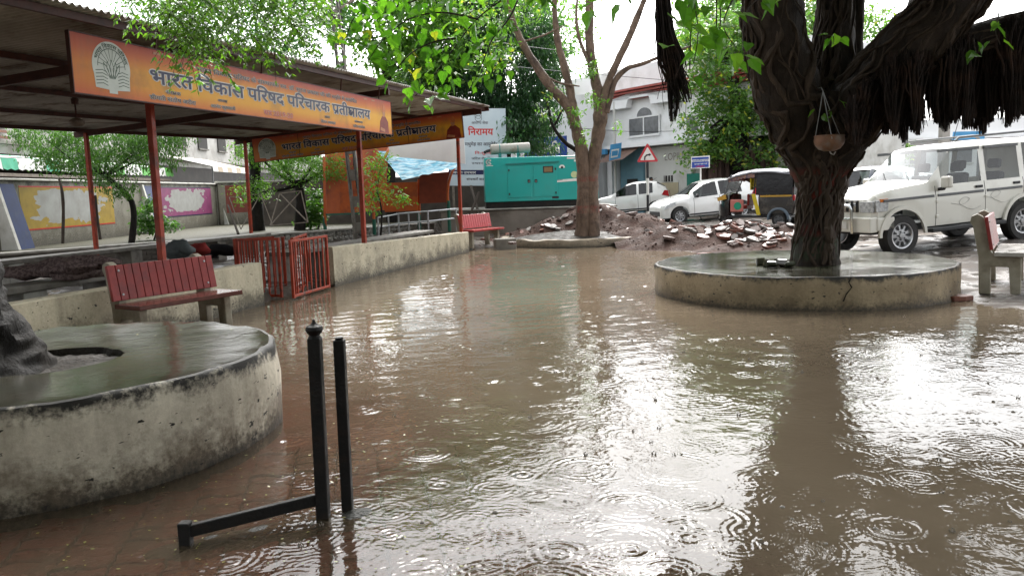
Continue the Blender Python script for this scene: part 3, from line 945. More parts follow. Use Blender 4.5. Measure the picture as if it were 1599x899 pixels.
# ---------------------------------------------------------------- inside the shelter: concrete seats and bundles
MOLDC = pm('old_concrete', (0.20, 0.185, 0.16), (0.12, 0.11, 0.095), 4, 0.6, bump=0.4, c3=(0.07, 0.06, 0.05), s3=2)
MWHBL = pm('white_block', (0.42, 0.41, 0.38), (0.28, 0.27, 0.24), 4, 0.6, bump=0.3, c3=(0.12, 0.11, 0.1), s3=2.5)
def slab_bench(t0, t1, n, z, label, step=1.15):
    th = thing('slab_bench', label, 'bench', sl((t0 + t1) / 2, n, .1), math.atan2(SD.y, SD.x))
    L = t1 - t0
    b = MB(); b.b2((-L / 2, -.24, z - .17), (L / 2, .24, z - .1)); b.build('slab', MOLDC, th, bevel=.01)
    x = -L / 2 + .15; i = 0
    while x < L / 2 - .1:
        b = MB(); w = .11 + .05 * (i % 2); b.b2((x - w, -.2, -.1), (x + w, .2, z - .172)); b.build('support_block', MWHBL if i % 3 == 0 else MOLDC, th, bevel=.01); x += step; i += 1
slab_bench(5.0, 11.6, -.95, .66, 'grey concrete slab seat behind the low wall left of the gate')
slab_bench(13.5, 20.2, -.85, .60, 'dark concrete slab seat behind the low wall right of the gate')
slab_bench(8.0, 20.0, -5.3, .62, 'long concrete slab seat along the back of the shelter', 1.4)
def cloth_heap(loc, size, label, mat, seed, name='cloth_bundle', n=3):
    th = thing(name, label, 'bundle', loc)
    for k in range(n):
        b = MB(); r = random.Random(seed * 10 + k)
        c = Vector((r.uniform(-.5, .5) * size[0], r.uniform(-.3, .3) * size[1], size[2] * (.3 + .2 * k)))
        V0 = len(b.v); b.ball(c, 1, 18, 11, sc=(size[0] * r.uniform(.5, .75), size[1] * r.uniform(.5, .8), size[2] * r.uniform(.45, .6)))
        for i, v in enumerate(b.v):
            v = Vector(v); q = v - c
            nn = noise.turbulence(v * 5.0 + Vector((seed, k, 0)), 3, False) - .4
            v = c + q * (1 + .45 * nn); v.z = max(v.z, 0.0); b.v[i] = tuple(v)
        b.build('fold', mat[k % len(mat)], th, smooth=True, angle=60)
MCLB = pm('cloth_print', (0.07, 0.045, 0.045), (0.16, 0.115, 0.11), 30, 0.8, lo=.42, hi=.55)
MCLR = pm('cloth_red', (0.28, 0.03, 0.028), (0.17, 0.02, 0.02), 7, 0.85)
MCLG = pm('cloth_grey', (0.10, 0.115, 0.12), (0.07, 0.08, 0.085), 7, 0.85)
MCLK = pm('cloth_black', (0.02, 0.02, 0.024), (0.012, 0.012, 0.014), 7, 0.8)
cloth_heap(sl(9.0, -.95, .66), (.62, .25, .2), 'heap of dark patterned cloth on the slab seat behind the near bench', [MCLB], 2, n=4)
cloth_heap(sl(11.3, -1.0, .66), (.36, .25, .27), 'grey green cloth bundle lying left of the red cloth', [MCLG], 4)
cloth_heap(sl(11.85, -1.35, .62), (.34, .25, .24), 'red cloth bundle lying left of the gate', [MCLR], 5)
cloth_heap(sl(12.6, -1.5, .58), (.42, .28, .2), 'black bag lying behind the red gate', [MCLK], 6)

# ---------------------------------------------------------------- round platforms
MPLAT = plaster('platform_render', (0.68, 0.62, 0.50), dirt=(0.085, 0.058, 0.034), grime=(0.018, 0.016, 0.013), z0=0.0, z1=0.54, amt=1.0)
MPLAT2 = plaster('platform_render_tan', (0.36, 0.285, 0.18), dirt=(0.12, 0.09, 0.055), z0=0.0, z1=0.40, amt=0.9)
MTOPW = pm('puddled_screed', (0.028, 0.028, 0.018), (0.055, 0.05, 0.038), 2.2, 0.02, 0.20, bump=0.2, bscale=7, c3=(0.045, 0.055, 0.025), s3=1.3, coord='World', bdist=0.012, spec=0.5)
MSOIL = pm('wet_soil', (0.018, 0.014, 0.010), (0.03, 0.023, 0.016), 9, 0.5, 0.8, bump=0.8, coord='World', bdist=0.03)
def platform(c, R, h, label, mat, seed, hole, wob=0.02):
    th = thing('tree_platform', label, 'platform', (c[0], c[1], 0))
    n = 120
    def ring(r, z, k):
        return [((r + wob * noise.noise(Vector((math.cos(a) * 2, math.sin(a) * 2, seed + z * 2))) + .5 * wob * noise.noise(Vector((math.cos(a) * 9, math.sin(a) * 9, seed + z * 6)))) * math.cos(a),
                 (r + wob * noise.noise(Vector((math.cos(a) * 2, math.sin(a) * 2, seed + z * 2))) + .5 * wob * noise.noise(Vector((math.cos(a) * 9, math.sin(a) * 9, seed + z * 6)))) * math.sin(a),
                 z + k * (.010 * noise.noise(Vector((math.cos(a) * 6, math.sin(a) * 6, seed))) + .007 * noise.noise(Vector((math.cos(a) * 23, math.sin(a) * 23, seed))))) for a in np.linspace(0, 2 * math.pi, n, endpoint=False)]
    def shell(rings):
        b = MB(); vs = sum(rings, [])
        fs = [(i * n + j, i * n + (j + 1) % n, (i + 1) * n + (j + 1) % n, (i + 1) * n + j) for i in range(len(rings) - 1) for j in range(n)]
        b.add(vs, fs); return b
    shell([ring(R * 1.012, -.2, 0), ring(R * 1.008, 0, 0), ring(R, h * .3, 0), ring(R, h * .6, 0), ring(R, h - .03, 1), ring(R - .012, h - .006, 1), ring(R - .04, h, 1)]).build('side_wall', mat, th, smooth=True, angle=50)
    shell([ring(R - .04, h, 1), ring(R - .10, h + .001, .4), ring(R - .22, h - .002, .15), ring(R * .7, h - .012, 0), ring(hole * 1.2, h - .02, 0), ring(hole, h - .024, 0)]).build('screed_top', MTOPW, th, smooth=True)
    b = shell([ring(hole, h - .024, 0), ring(hole * .97, h - .07, 1), ring(hole * .5, h - .06, 1)]); b.add([(0, 0, h - .05)], []); k = len(b.v) - 1
    b.f += [(2 * n + j, 2 * n + (j + 1) % n, k) for j in range(n)]; b.m += [0] * n
    b.build('planting_hole', MSOIL, th, smooth=True)
    return th
PA_C, PA_R, PA_H = (-2.98, 4.98), 1.38, 0.54
PB_C, PB_R, PB_H = (4.02, 10.95), 1.98, 0.40
platform(PA_C, PA_R, PA_H, 'stained whitewashed round platform at the left with a puddle on top', MPLAT, 2, .42, wob=.035)
pbt = platform(PB_C, PB_R, PB_H, 'low tan round platform round the big rooted tree', MPLAT2, 5, .5, wob=.05)
# open crack in the right platform and lumps by its tree
MCRK = pm('crack_dark', (0.02, 0.016, 0.012), (0.012, 0.01, 0.008), 5, 0.9)
b = MB()
cr = [(-.45, .395), (-.462, .34), (-.445, .28), (-.475, .2), (-.49, .12)]
for (a0, z0), (a1, z1) in zip(cr, cr[1:]):
    for w0, w1 in ((.003, .005),):
        P = lambda a, z, e: Vector((math.cos(-math.pi / 2 + .38 + a + e) * (PB_R + .026), math.sin(-math.pi / 2 + .38 + a + e) * (PB_R + .026), z))
        b.add([P(a0, z0, -w0), P(a0, z0, w0), P(a1, z1, w1), P(a1, z1, -w1)], [(0, 1, 2, 3)])
b.build('crack', MCRK, pbt)

# ---------------------------------------------------------------- black posts in the foreground
MBLK = pm('black_paint', (0.006, 0.006, 0.0065), (0.010, 0.009, 0.008), 20, 0.35, 0.6, bump=0.3, c3=(0.022, 0.014, 0.010), s3=9, spec=0.25)
pa = onz(505, 806, 0.0)
fp = thing('fence_post', 'black square post with a knob finial and a low rail to its left', 'post', (pa.x, pa.y, 0))
b = MB(); b.bar((0, 0, -.05), (.012, .0, .86), .058, .058, up=(0, 1, 0)); b.build('shaft', MBLK, fp, bevel=.004)
b = MB(); b.lathe([(.03, .0), (.024, .012), (.034, .022), (.041, .037), (.036, .052), (.018, .06), (.008, .07), (.006, .082), (0, .086)], 16, O=(.012, 0, .86)); b.build('finial', MBLK, fp, True)
q = onz(291, 848, 0.0) - Vector((pa.x, pa.y, 0))
b = MB(); b.bar((-.03, 0, .085), (q.x, q.y, .055), .032, .055); b.build('low_rail', MBLK, fp, bevel=.004)
b = MB(); b.bar((q.x, q.y, -.05), (q.x, q.y, .10), .05, .05, up=(0, 1, 0)); b.build('stub_post', MBLK, fp, bevel=.004)
pb = onz(543, 795, 0.0)
fp2 = thing('fence_post', 'plain black square post standing beside the knobbed one', 'post', (pb.x, pb.y, 0))
b = MB(); b.bar((0, 0, -.05), (.005, .01, .83), .05, .05, up=(0, 1, 0)); b.build('shaft', MBLK, fp2, bevel=.003)
b = MB(); b.lathe([(.018, 0), (.02, .012), (0, .014)], 10, O=(.005, .01, .83)); b.build('cap', MBLK, fp2)

# ---------------------------------------------------------------- trees: wood
def path(pts, k=6):
    P = [Vector(p) for p in pts]; out = []
    for i in range(len(P) - 1):
        p0, p1, p2, p3 = P[max(i - 1, 0)], P[i], P[i + 1], P[min(i + 2, len(P) - 1)]
        for j in range(k):
            t = j / k
            out.append(.5 * ((2 * p1) + (p2 - p0) * t + (2 * p0 - 5 * p1 + 4 * p2 - p3) * t * t + (3 * p1 - p0 - 3 * p2 + p3) * t ** 3))
    out.append(P[-1]); return out

def limb(mb, pts, rad, n=12, k=6, lump=0.12, seed=0.0, fr=2.5, flute=0.0):
    P = path(pts, k)
    R = [float(np.interp(i / (len(P) - 1) * (len(rad) - 1), range(len(rad)), rad)) for i in range(len(P))]
    s = len(mb.v); mb.tube(P, R, n)
    for i in range(len(P)):
        for j in range(n):
            v = Vector(mb.v[s + i * n + j]); d = v - P[i]
            q = 1 + lump * noise.noise(v * fr + Vector((seed, 0, 0))) + lump * .5 * noise.noise(v * fr * 3.1)
            if flute: q += flute * math.sin(j * 2 * math.pi / n * 5 + i * .18 + seed) * .5
            mb.v[s + i * n + j] = tuple(P[i] + d * q)
    return P, R

def bark(name, c, c2, c3=None, scale=9, stretch=(1, 1, .25), rough=.5, bump=.9, paint=None, bdist=.03):
    m, nt, p = _nt(name)
    f = noise_fac(nt, scale, detail=8, rough=.7, coord='World', stretch=stretch, lo=.3, hi=.7)
    col = mixc(nt, f, c, c2)
    if c3: col = mixc(nt, noise_fac(nt, scale * .3, coord='World', lo=.5, hi=.7), col, c3)
    if paint:
        sx = N(nt, 'ShaderNodeSeparateXYZ'); nt.links.new(N(nt, 'ShaderNodeNewGeometry').outputs['Position'], sx.inputs[0])
        for z, hw, pc, am in paint:
            e = N(nt, 'ShaderNodeMapRange'); setin(e, From_Min=hw, From_Max=hw * .5)
            nt.links.new(math_(nt, 'ABSOLUTE', math_(nt, 'SUBTRACT', sx.outputs[2], z)), e.inputs[0])
            fc = math_(nt, 'MULTIPLY', math_(nt, 'MULTIPLY', e.outputs[0], noise_fac(nt, 5, coord='World', lo=.38, hi=.6, detail=6)), am)
            col = mixc(nt, fc, col, pc)
    nt.links.new(col, p.inputs['Base Color']); setin(p, Roughness=rough + .15); p.inputs['Specular IOR Level'].default_value = 0.2
    add_bump(nt, p, f, bump, bdist)
    return m
MBAN = bark('banyan_bark', (0.034, 0.023, 0.016), (0.010, 0.008, 0.006), (0.052, 0.038, 0.027), 8, (1, 1, .3), .5, 1.0,
            paint=[(1.42, .28, (0.16, 0.025, 0.016), .75), (.62, .2, (0.02, 0.05, 0.02), .6), (.85, .1, (0.14, 0.02, 0.015), .5)])
MBANR = bark('banyan_roots', (0.075, 0.053, 0.037), (0.020, 0.014, 0.010), None, 14, (1, 1, .25), .55, .6)
MHANG = bark('hanging_roots', (0.024, 0.016, 0.013), (0.008, 0.006, 0.005), (0.05, 0.028, 0.019), 12, (1, 1, .2), .65, .5)
MBRK = bark('pale_brown_bark', (0.21, 0.145, 0.105), (0.10, 0.068, 0.05), (0.06, 0.043, 0.034), 10, (1, 1, .45), .5, 1.0, paint=[(.95, .12, (0.3, 0.03, 0.03), .4), (1.75, .09, (0.3, 0.03, 0.03), .4)])
MDARK = bark('dark_bark', (0.015, 0.012, 0.010), (0.006, 0.005, 0.0045), (0.026, 0.021, 0.017), 8, (1, 1, .3), .5, 1.0)
MTWIG = pm('twig', (0.04, 0.028, 0.02), (0.025, 0.018, 0.013), 12, 0.6)

bt = thing('banyan_tree', 'thick dark tree with tangled aerial roots on the right platform', 'tree', (4.08, 10.75, PB_H))
def A(pts):          # (pixel x, pixel y, distance) -> points
    return [at(*p) for p in pts]
b = MB()
tp, tr = limb(b, A([(1272, 428, 10.7), (1276, 370, 10.7), (1280, 320, 10.7), (1281, 280, 10.7), (1279, 240, 10.7), (1282, 200, 10.7), (1290, 150, 10.7)]), [.33, .27, .27, .29, .38, .49, .48], 28, 8, .10, 1, 2.2, .08)
b.build('trunk', MBAN, bt, smooth=True, world=True, angle=80)
LIMBS = [([(1278, 300, 10.7), (1258, 225, 10.65), (1232, 150, 10.5), (1214, 85, 10.4), (1206, 20, 10.3), (1196, -70, 10.1), (1170, -180, 9.8)], [.18, .34, .42, .38, .36, .30, .22]),
         ([(1284, 240, 10.75), (1290, 180, 10.8), (1298, 110, 10.9), (1303, 40, 11.0), (1312, -60, 11.2), (1330, -180, 11.5)], [.2, .36, .30, .24, .2, .14]),
         ([(1284, 300, 10.7), (1306, 232, 10.6), (1348, 160, 10.4), (1395, 105, 10.2), (1442, 52, 10.0), (1495, -5, 9.8), (1570, -90, 9.5), (1660, -170, 9.2), (1760, -280, 9.0)], [.18, .33, .42, .38, .35, .32, .26, .2, .06]),
         ([(1405, 120, 10.2), (1475, 88, 10.1), (1545, 60, 10.0), (1625, 38, 9.9), (1720, 0, 9.7), (1860, -60, 9.5), (2000, -140, 9.3)], [.30, .27, .22, .18, .13, .09, .03]),
         ([(1330, 190, 10.9), (1336, 80, 11.0), (1340, 0, 11.1), (1346, -90, 11.3)], [.16, .1, .09, .07]),
         ([(1420, 90, 10.5), (1430, 30, 10.8), (1437, -40, 11.0)], [.16, .13, .1]),
         ([(1205, 0, 10.3), (1120, -90, 9.6), (1060, -130, 8.9), (980, -150, 8.2)], [.2, .16, .12, .08])]
core = [(tp, tr)]
for i, (pts, rad) in enumerate(LIMBS):
    b = MB(); P, R = limb(b, A(pts), rad, 18, 7, .14, i * 3.3, 2.6, .05)
    b.build('limb', MBAN, bt, smooth=True, world=True, angle=80); core.append((P, R))
# roots grown over trunk and limbs
b = MB(); rr = random.Random(5)
for k in range(330):
    P, R = core[0] if k < 150 else core[1 + rr.choice([0, 0, 0, 1, 1, 2, 2, 2, 3])]
    th0 = rr.uniform(0, 6.28); tw = rr.uniform(-1.3, 1.3) if rr.random() < .35 else rr.uniform(-.5, .5)
    i0 = rr.randint(0, int(len(P) * .35)) if rr.random() < .6 else rr.randint(int(len(P) * .3), int(len(P) * .6)); i1 = rr.randint(max(i0 + 4, int(len(P) * .55)), len(P) - 1) if i0 + 4 < len(P) - 1 else len(P) - 1
    pts, ra = [], []
    r0 = rr.uniform(.008, .026) if rr.random() < .8 else rr.uniform(.025, .045)
    ph = rr.uniform(0, 6)
    for i in range(i0, i1 + 1):
        d = (P[min(i + 1, len(P) - 1)] - P[max(i - 1, 0)]).normalized()
        _, u, w = frame(d)
        a = th0 + tw * (i - i0) / 14 + .12 * math.sin(i * .6 + ph) + .35 * noise.noise(P[i] * 2.5 + Vector((ph, 0, 0)))
        pts.append(P[i] + (u * math.cos(a) + w * math.sin(a)) * (R[i] * (1.0 + .05 * math.sin(i * .5 + ph)) + .004)); ra.append(r0 * (.55 + .9 * rr.random() ** 2 + .35 * noise.noise(pts[-1] * 6)))
    if len(pts) > 3: b.tube(pts, ra, 6)
b.build('root_strands', MBANR, bt, smooth=True, world=True)
# curtains of hanging roots under the right-hand limbs
def prof(x):
    return np.interp(x, [1330, 1352, 1372, 1388, 1398, 1412, 1425, 1440, 1462, 1480, 1494, 1503, 1515, 1528, 1540, 1552, 1562, 1575, 1590, 1610, 1660], [225, 215, 205, 208, 224, 228, 220, 210, 200, 200, 212, 216, 205, 216, 214, 192, 186, 196, 200, 188, 170])
def topl(x):
    return np.interp(x, [1330, 1400, 1450, 1500, 1560, 1660], [170, 100, 92, 80, 55, 20])
b = MB(); clumps = []
x = 1338.0
while x < 1665:
    clumps.append((x, rr.uniform(9.75, 10.45), rr.uniform(8, 14), rr.uniform(-14, 8))); x += rr.uniform(9, 19)
for k in range(3600):
    cx_, Yd, cw, dy_ = rr.choice(clumps); g = rr.gauss(0, 1); x = cx_ + g * cw * .75; Yd = Yd + rr.gauss(0, .07)
    y1 = prof(cx_) + dy_ - 5 * min(4, abs(g) ** 2.6) - abs(rr.gauss(0, 4)) - (rr.uniform(0, 80) if rr.random() < .35 else 0)
    y0 = topl(x) - rr.uniform(-14, 22)
    if abs(x - 1446) < 9 and rr.random() < .85: y1 = min(y1, 118 + rr.uniform(-8, 8))
    if abs(x - 1500) < 5 and rr.random() < .6: y1 = min(y1, 105)
    if abs(x - 1562) < 9 and rr.random() < .75: y1 = min(y1, 120)
    if any(abs(x - g_) < 5 for g_ in (1418, 1472, 1522, 1585, 1608)) and rr.random() < .7: y1 = min(y1, y0 + rr.uniform(30, 70))
    if y1 - y0 < 12: continue
    m_ = 6; pts = []; w = rr.uniform(-12, 12); ph = rr.uniform(0, 6); am = rr.uniform(.5, 4.5)
    for j in range(m_ + 1):
        t = j / m_
        pts.append(at(x + w * (1 - t) ** 1.5 + am * math.sin(t * 6 + ph) + (cx_ - x) * .3 * t * t, y0 + (y1 - y0) * t, Yd + .03 * math.cos(t * 5 + ph)))
    r0 = rr.uniform(.004, .013)
    b.tube(pts, [r0 * 1.2, r0 * 1.2, r0 * 1.1, r0 * 1.2, r0, r0 * .95, r0 * .4], 4, cap=False)
o = b.build('hanging_roots', MHANG, bt, smooth=True, world=True); tag(o, 'dark ragged curtain of roots hanging from the right limb', kind='stuff')
# rounded root knots that close the curtain
b = MB()
for x in np.arange(1352, 1650, 9.0):
    if abs(x - 1446) < 12 or abs(x - 1562) < 9 or any(abs(x - g_) < 6 for g_ in (1418, 1472, 1522, 1585, 1608)): continue
    yb = prof(x) - 16 - rr.uniform(0, 20); yt = topl(x) + 6
    Yd = rr.uniform(10.0, 10.3)
    limb(b, [at(x + rr.uniform(-3, 3), yt, Yd), at(x + rr.uniform(-5, 5), (yt + yb) / 2, Yd), at(x, yb, Yd)], [.05, rr.uniform(.07, .12), rr.uniform(.03, .07)], 9, 6, .6, x, 6)
b.build('root_columns', MHANG, bt, smooth=True, world=True)
# the long bunch of roots hanging in mid air left of the trunk
b = MB(); Yd = 7.6
def bunch(cx, n, r0=.006):
    for k in range(n):
        s = rr.gauss(0, 1); e = rr.gauss(0, 1); dd = rr.gauss(0, .035)
        f = rr.random() < .62
        q = rr.uniform(.6, 1.0)
        if f:
            pts = [(1027 + s * 3, -60), (1034 + s * 4, 0), (1040 + s * 5, 55), (1051 + s * 7, 95), (1063 + e * 7, 130), (1072 + e * 5, 160)]; ye = 1
        else:
            pts = [(1027 + s * 3, -60), (1034 + s * 4, 0), (1038 + s * 5, 55), (1043 + s * 7, 100), (1049 + e * 6, 145), (1050 + e * 4, 190)]
        m_ = len(pts) if q > .7 else len(pts) - 1
        P = path([at(x + rr.uniform(-1.5, 1.5), y, Yd + dd) for x, y in pts], 4); P = P[:max(6, int(len(P) * rr.uniform(.5, 1.04)))]
        b.tube(P, [r0 * rr.uniform(.8, 1.8) * (1 - .5 * i / len(P)) for i in range(len(P))], 4, cap=False)
bunch(1030, 330)
for k in range(14):
    x = rr.uniform(1030, 1075)
    b.tube(path([at(1040 + rr.uniform(-6, 12), 90, Yd), at(x, 140, Yd), at(x + rr.uniform(-4, 4), rr.uniform(150, 200), Yd)], 3), .0025, 4, cap=False)
for x0, x1, y1 in ((1118, 1117, 75), (1122, 1123, 60), (1083, 1077, 110)):
    b.tube(path([at(x0, -50, 7.4), at(x1 + 2, 20, 7.4), at(x1, y1, 7.4)], 4), .006, 5)
o = b.build('aerial_root_bunch', MHANG, bt, smooth=True, world=True); tag(o, 'long black bunch of aerial roots dangling left of the trunk')

# clay pot in its wire sling
MCLAY = pm('terracotta_wet', (0.20, 0.105, 0.065), (0.13, 0.07, 0.045), 8, 0.45, bump=0.2, c3=(0.24, 0.2, 0.17), s3=4)
MWIRE = pm('wire', (0.42, 0.42, 0.42), (0.3, 0.3, 0.3), 9, 0.4, metal=0.5)
pc = at(1295, 222, 10.0)
pot = thing('hanging_pot', 'shallow clay pot slung on wires against the big trunk', 'pot', pc)
b = MB(); b.lathe([(0, -.115), (.07, -.112), (.13, -.085), (.172, -.03), (.185, .02), (.178, .06), (.185, .075), (.178, .085), (.165, .07), (.165, 0), (.1, -.08), (0, -.1)], 28, cap=False); b.build('bowl', MCLAY, pot, True)
hk = at(1285, 142, 10.05) - pc
for a in (.3, 2.4, 4.5):
    b = MB(); p0 = Vector((.185 * math.cos(a), .185 * math.sin(a), .03)); b.tube([p0, p0 * .5 + hk * .5 + Vector((0, 0, -.02)), hk], .005, 6); b.build('wire', MWIRE, pot)
b = MB(); b.tube([hk, hk + Vector((.01, .08, .05)), hk + Vector((0, .3, .06))], .007, 6); b.build('hook', MWIRE, pot)
b = MB(); b.tube([(0, 0, -.1), (.02, 0, -.14), (.06, .01, -.16), (.08, .0, -.12)], .008, 6); b.build('drip_wire', MWIRE, pot)

# ---------------------------------------------------------------- foliage tools
def leaf_mesh(name, C, S, droop=0.4, aspect=0.5, heart=False, r=None):
    """one small folded leaf per point in C, length S (array); random headings, drooping"""
    r = r or rng
    n = len(C)
    az = r.uniform(0, 2 * np.pi, n); el = r.normal(-droop, 0.45, n)
    d = np.stack([np.cos(az) * np.cos(el), np.sin(az) * np.cos(el), np.sin(el)], 1)
    up = r.normal(0, .45, (n, 3)) + np.array([0, 0, 1.0])
    w = np.cross(d, up); w /= np.linalg.norm(w, axis=1)[:, None] + 1e-9
    nn = np.cross(w, d)
    S = np.asarray(S)[:, None] if np.ndim(S) else np.full((n, 1), S)
    if heart:
        pr = [(0, 0, 0), (.34, .02, .06), (.5, .32, .10), (.30, .72, .05), (0, 1.12, -.06), (-.30, .72, .05), (-.5, .32, .10), (-.34, .02, .06)]
        V = np.stack([C + w * S * a * aspect * 1.7 + d * S * b_ + nn * S * c for a, b_, c in pr], 1).reshape(-1, 3)
        i = np.arange(n)[:, None] * 8
        F = np.concatenate([i + np.array([[0, 1, 2, 3]]), i + np.array([[0, 3, 4, 4]]) * 1], 0)
        F = np.concatenate([np.concatenate([i + k for k in ([[0, 1, 2]], [[0, 2, 3]], [[0, 3, 4]], [[0, 4, 5]], [[0, 5, 6]], [[0, 6, 7]])], 1).reshape(-1, 3)], 0)
        return npmesh(name, V, F)
    V = np.stack([C, C + w * S * aspect * .5 + d * S * .45 + nn * S * .06, C + d * S, C - w * S * aspect * .5 + d * S * .45 + nn * S * .06], 1).reshape(-1, 3)
    F = np.arange(4 * n).reshape(-1, 4)
    return npmesh(name, V, F)

def cloud(blobs, n_sub, n_leaf, r_sub, r=None, shell=0.55):
    """leaf positions: blobs (x,y,z,rx,ry,rz) -> twig clumps spread through each -> leaves in each clump"""
    r = r or rng
    out = []
    vol = np.array([b_[3] * b_[4] * b_[5] for b_ in blobs]) ** .75; vol = vol / vol.sum()
    for b_, q in zip(blobs, vol):
        k = max(3, int(n_sub * q))
        d = r.normal(size=(k, 3)); d /= np.linalg.norm(d, axis=1)[:, None]
        rad = r.uniform(shell ** 2, 1.0, k) ** .5 * r.uniform(.85, 1.12, k)
        c = np.array(b_[:3]) + d * rad[:, None] * np.array(b_[3:6])
        rs = r_sub * r.uniform(.55, 1.35, k)
        m_ = r.poisson(n_leaf, k) + 1
        idx = np.repeat(np.arange(k), m_)
        p = c[idx] + r.normal(size=(len(idx), 3)) * rs[idx][:, None] * np.array([.62, .62, .42])
        out.append(p)
    return np.concatenate(out)

FNEEM = foliage('leaf_neem_dark', (0.035, 0.085, 0.022), (0.07, 0.15, 0.03))
FNEEMB = foliage('leaf_neem_light', (0.07, 0.16, 0.025), (0.14, 0.25, 0.04))
FLIME = foliage('leaf_lime', (0.075, 0.17, 0.035), (0.14, 0.25, 0.05), .5)
FDEEP = foliage('leaf_deep', (0.022, 0.060, 0.030), (0.05, 0.11, 0.045))
FMID = foliage('leaf_mid', (0.05, 0.12, 0.035), (0.12, 0.21, 0.05), .45, yellow=(.3, .3, .05))
FFIC = foliage('leaf_ficus', (0.075, 0.19, 0.022), (0.15, 0.28, 0.035), .5, .3, yellow=(.32, .30, .04))
FSHRUB = foliage('leaf_shrub', (0.05, 0.13, 0.03), (0.10, 0.2, 0.05))

def tree_simple(name, label, base, height_pts, blobs, n_sub, n_leaf, r_sub, leaf, mat, wood=MDARK, cat='tree', aspect=.5, droop=.4, group=None, trunk_r=.2, heart=False):
    th = thing(name, label, cat, base, group=group)
    b = MB(); limb(b, height_pts, [trunk_r, trunk_r * .8, trunk_r * .55][:max(2, len(height_pts))], 10, 6, .2, base[0])
    top = Vector(height_pts[-1])
    for bl in blobs:
        c = Vector(bl[:3])
        if (c - top).length > .4:
            mid = (top + c) / 2 + Vector((0, 0, -.1 * (c - top).length))
            limb(b, [Vector(height_pts[-2]) * .2 + top * .8, mid, c], [trunk_r * .4, trunk_r * .25, trunk_r * .1], 6, 4, .2, c.x)
    b.build('trunk', wood, th, smooth=True, world=True)
    P = cloud(blobs, n_sub, n_leaf, r_sub)
    S = leaf * rng.uniform(.6, 1.3, len(P))
    link('crown', leaf_mesh('crown', P, S, droop, aspect, heart), th, mat, world=True)
    return th
def blob(px, py, y, rx, rz, ry=None):
    """crown lobe centred at a pixel and distance, radii in metres"""
    c = at(px, py, y); return (c.x, c.y, c.z, rx, ry or rx, rz)

# ---------------------------------------------------------------- banyan leaves: sprays hanging into the top of the picture
LEAFM = []
for k in range(5):
    rk = np.random.default_rng(k + 40)
    pr_ = [(0, 0, 0), (.34, .02, .06), (.5, .32, .10), (.42, .55, .08), (.22, .82, .02), (0, 1.15, -.10 - .04 * k), (-.22, .82, .02), (-.42, .55, .08), (-.5, .32, .10), (-.34, .02, .06)]
    me = bpy.data.meshes.new('leaf'); me.from_pydata([(x * .92 * (1 + .1 * rk.normal()), y, z + .03 * rk.normal()) for x, y, z in pr_] + [(0, .4, -.03)], [], [(10, i, i + 1) for i in range(9)] + [(10, 9, 0)])
    me.update(); LEAFM.append(me)
LEAFC = []
for c, d_ in (((0.055, 0.15, 0.018), (0.075, 0.19, 0.022)), ((0.09, 0.22, 0.026), (0.12, 0.25, 0.03)), ((0.13, 0.26, 0.03), (0.17, 0.30, 0.04)), ((0.07, 0.17, 0.02), (0.1, 0.22, 0.03)), ((0.27, 0.27, 0.035), (0.3, 0.28, 0.04))):
    LEAFC.append(foliage('big_leaf_%d' % len(LEAFC), c, d_, .5, .3))
for me, c in zip(LEAFM, LEAFC): me.materials.append(c)
def spray(th, name, twigs, n_leaf, size, mat, label=None, spread=.09, thick=.008, fill=0):
    """twigs: pixel polylines (x, y, distance) with single leaves set along them"""
    b = MB(); C = []; C2 = []
    for pts in twigs:
        P = path([at(*p) for p in pts], 6)
        b.tube(P, [thick * (1.0 - .7 * i / len(P)) for i in range(len(P))], 6)
        for k in range(n_leaf + fill):
            t = random.uniform(.15, 1.0) * (len(P) - 1); i = min(int(t), len(P) - 2)
            p = P[i].lerp(P[i + 1], t - i)
            (C if k < n_leaf else C2).append(p + Vector((random.gauss(0, spread), random.gauss(0, spread), random.gauss(-.02, spread * .8))))
    tw = b.build(name, MTWIG, th, smooth=True, world=True)
    if label: tag(tw, label)
    inv = wmat(th).inverted()
    for c in C:
        me = random.choices(LEAFM, (7, 4, 2.5, 7, .4))[0]
        o = bpy.data.objects.new('leaf', me); COL.objects.link(o); o.parent = tw
        az = random.uniform(0, 6.28); el = random.gauss(-.75, .4)
        d = Vector((math.cos(az) * math.cos(el), math.sin(az) * math.cos(el), math.sin(el)))
        u = Vector((random.gauss(0, .5), random.gauss(0, .5), 1)); x_ = d.cross(u).normalized(); z_ = x_.cross(d)
        o.matrix_basis = inv @ Matrix.Translation(c) @ Matrix((x_, d, z_)).transposed().to_4x4() @ Matrix.Scale(size * random.uniform(.6, 1.15), 4)
    if C2:
        C2 = np.array([tuple(c) for c in C2]) + rng.normal(0, .05, (len(C2), 3)); S = size * rng.uniform(.4, .8, len(C2))
        o = link('small_leaves', leaf_mesh('small_leaves', C2, S, .7, .6), th, mat, world=True); o['kind'] = 'stuff'
    return tw
tw = [[(1010, -200, 6.6), (880, -60, 6.4), (800, -10, 6.3), (745, 30, 6.2), (702, 85, 6.1), (668, 130, 6.0), (648, 150, 6.0)],
      [(745, 30, 6.2), (690, 20, 6.0), (640, 30, 5.9), (600, 60, 5.8), (575, 95, 5.8)],
      [(720, 60, 6.1), (680, 65, 6.0), (640, 85, 5.9), (610, 120, 5.9)],
      [(790, -5, 6.3), (700, -25, 6.1), (620, -10, 5.9), (560, 20, 5.8), (540, 60, 5.8)],
      [(700, -25, 6.1), (650, 0, 6.1), (610, 15, 6.1), (580, 40, 6.1)],
      [(830, -60, 6.4), (800, 20, 6.2), (770, 60, 6.15), (755, 95, 6.1), (742, 125, 6.1)]]
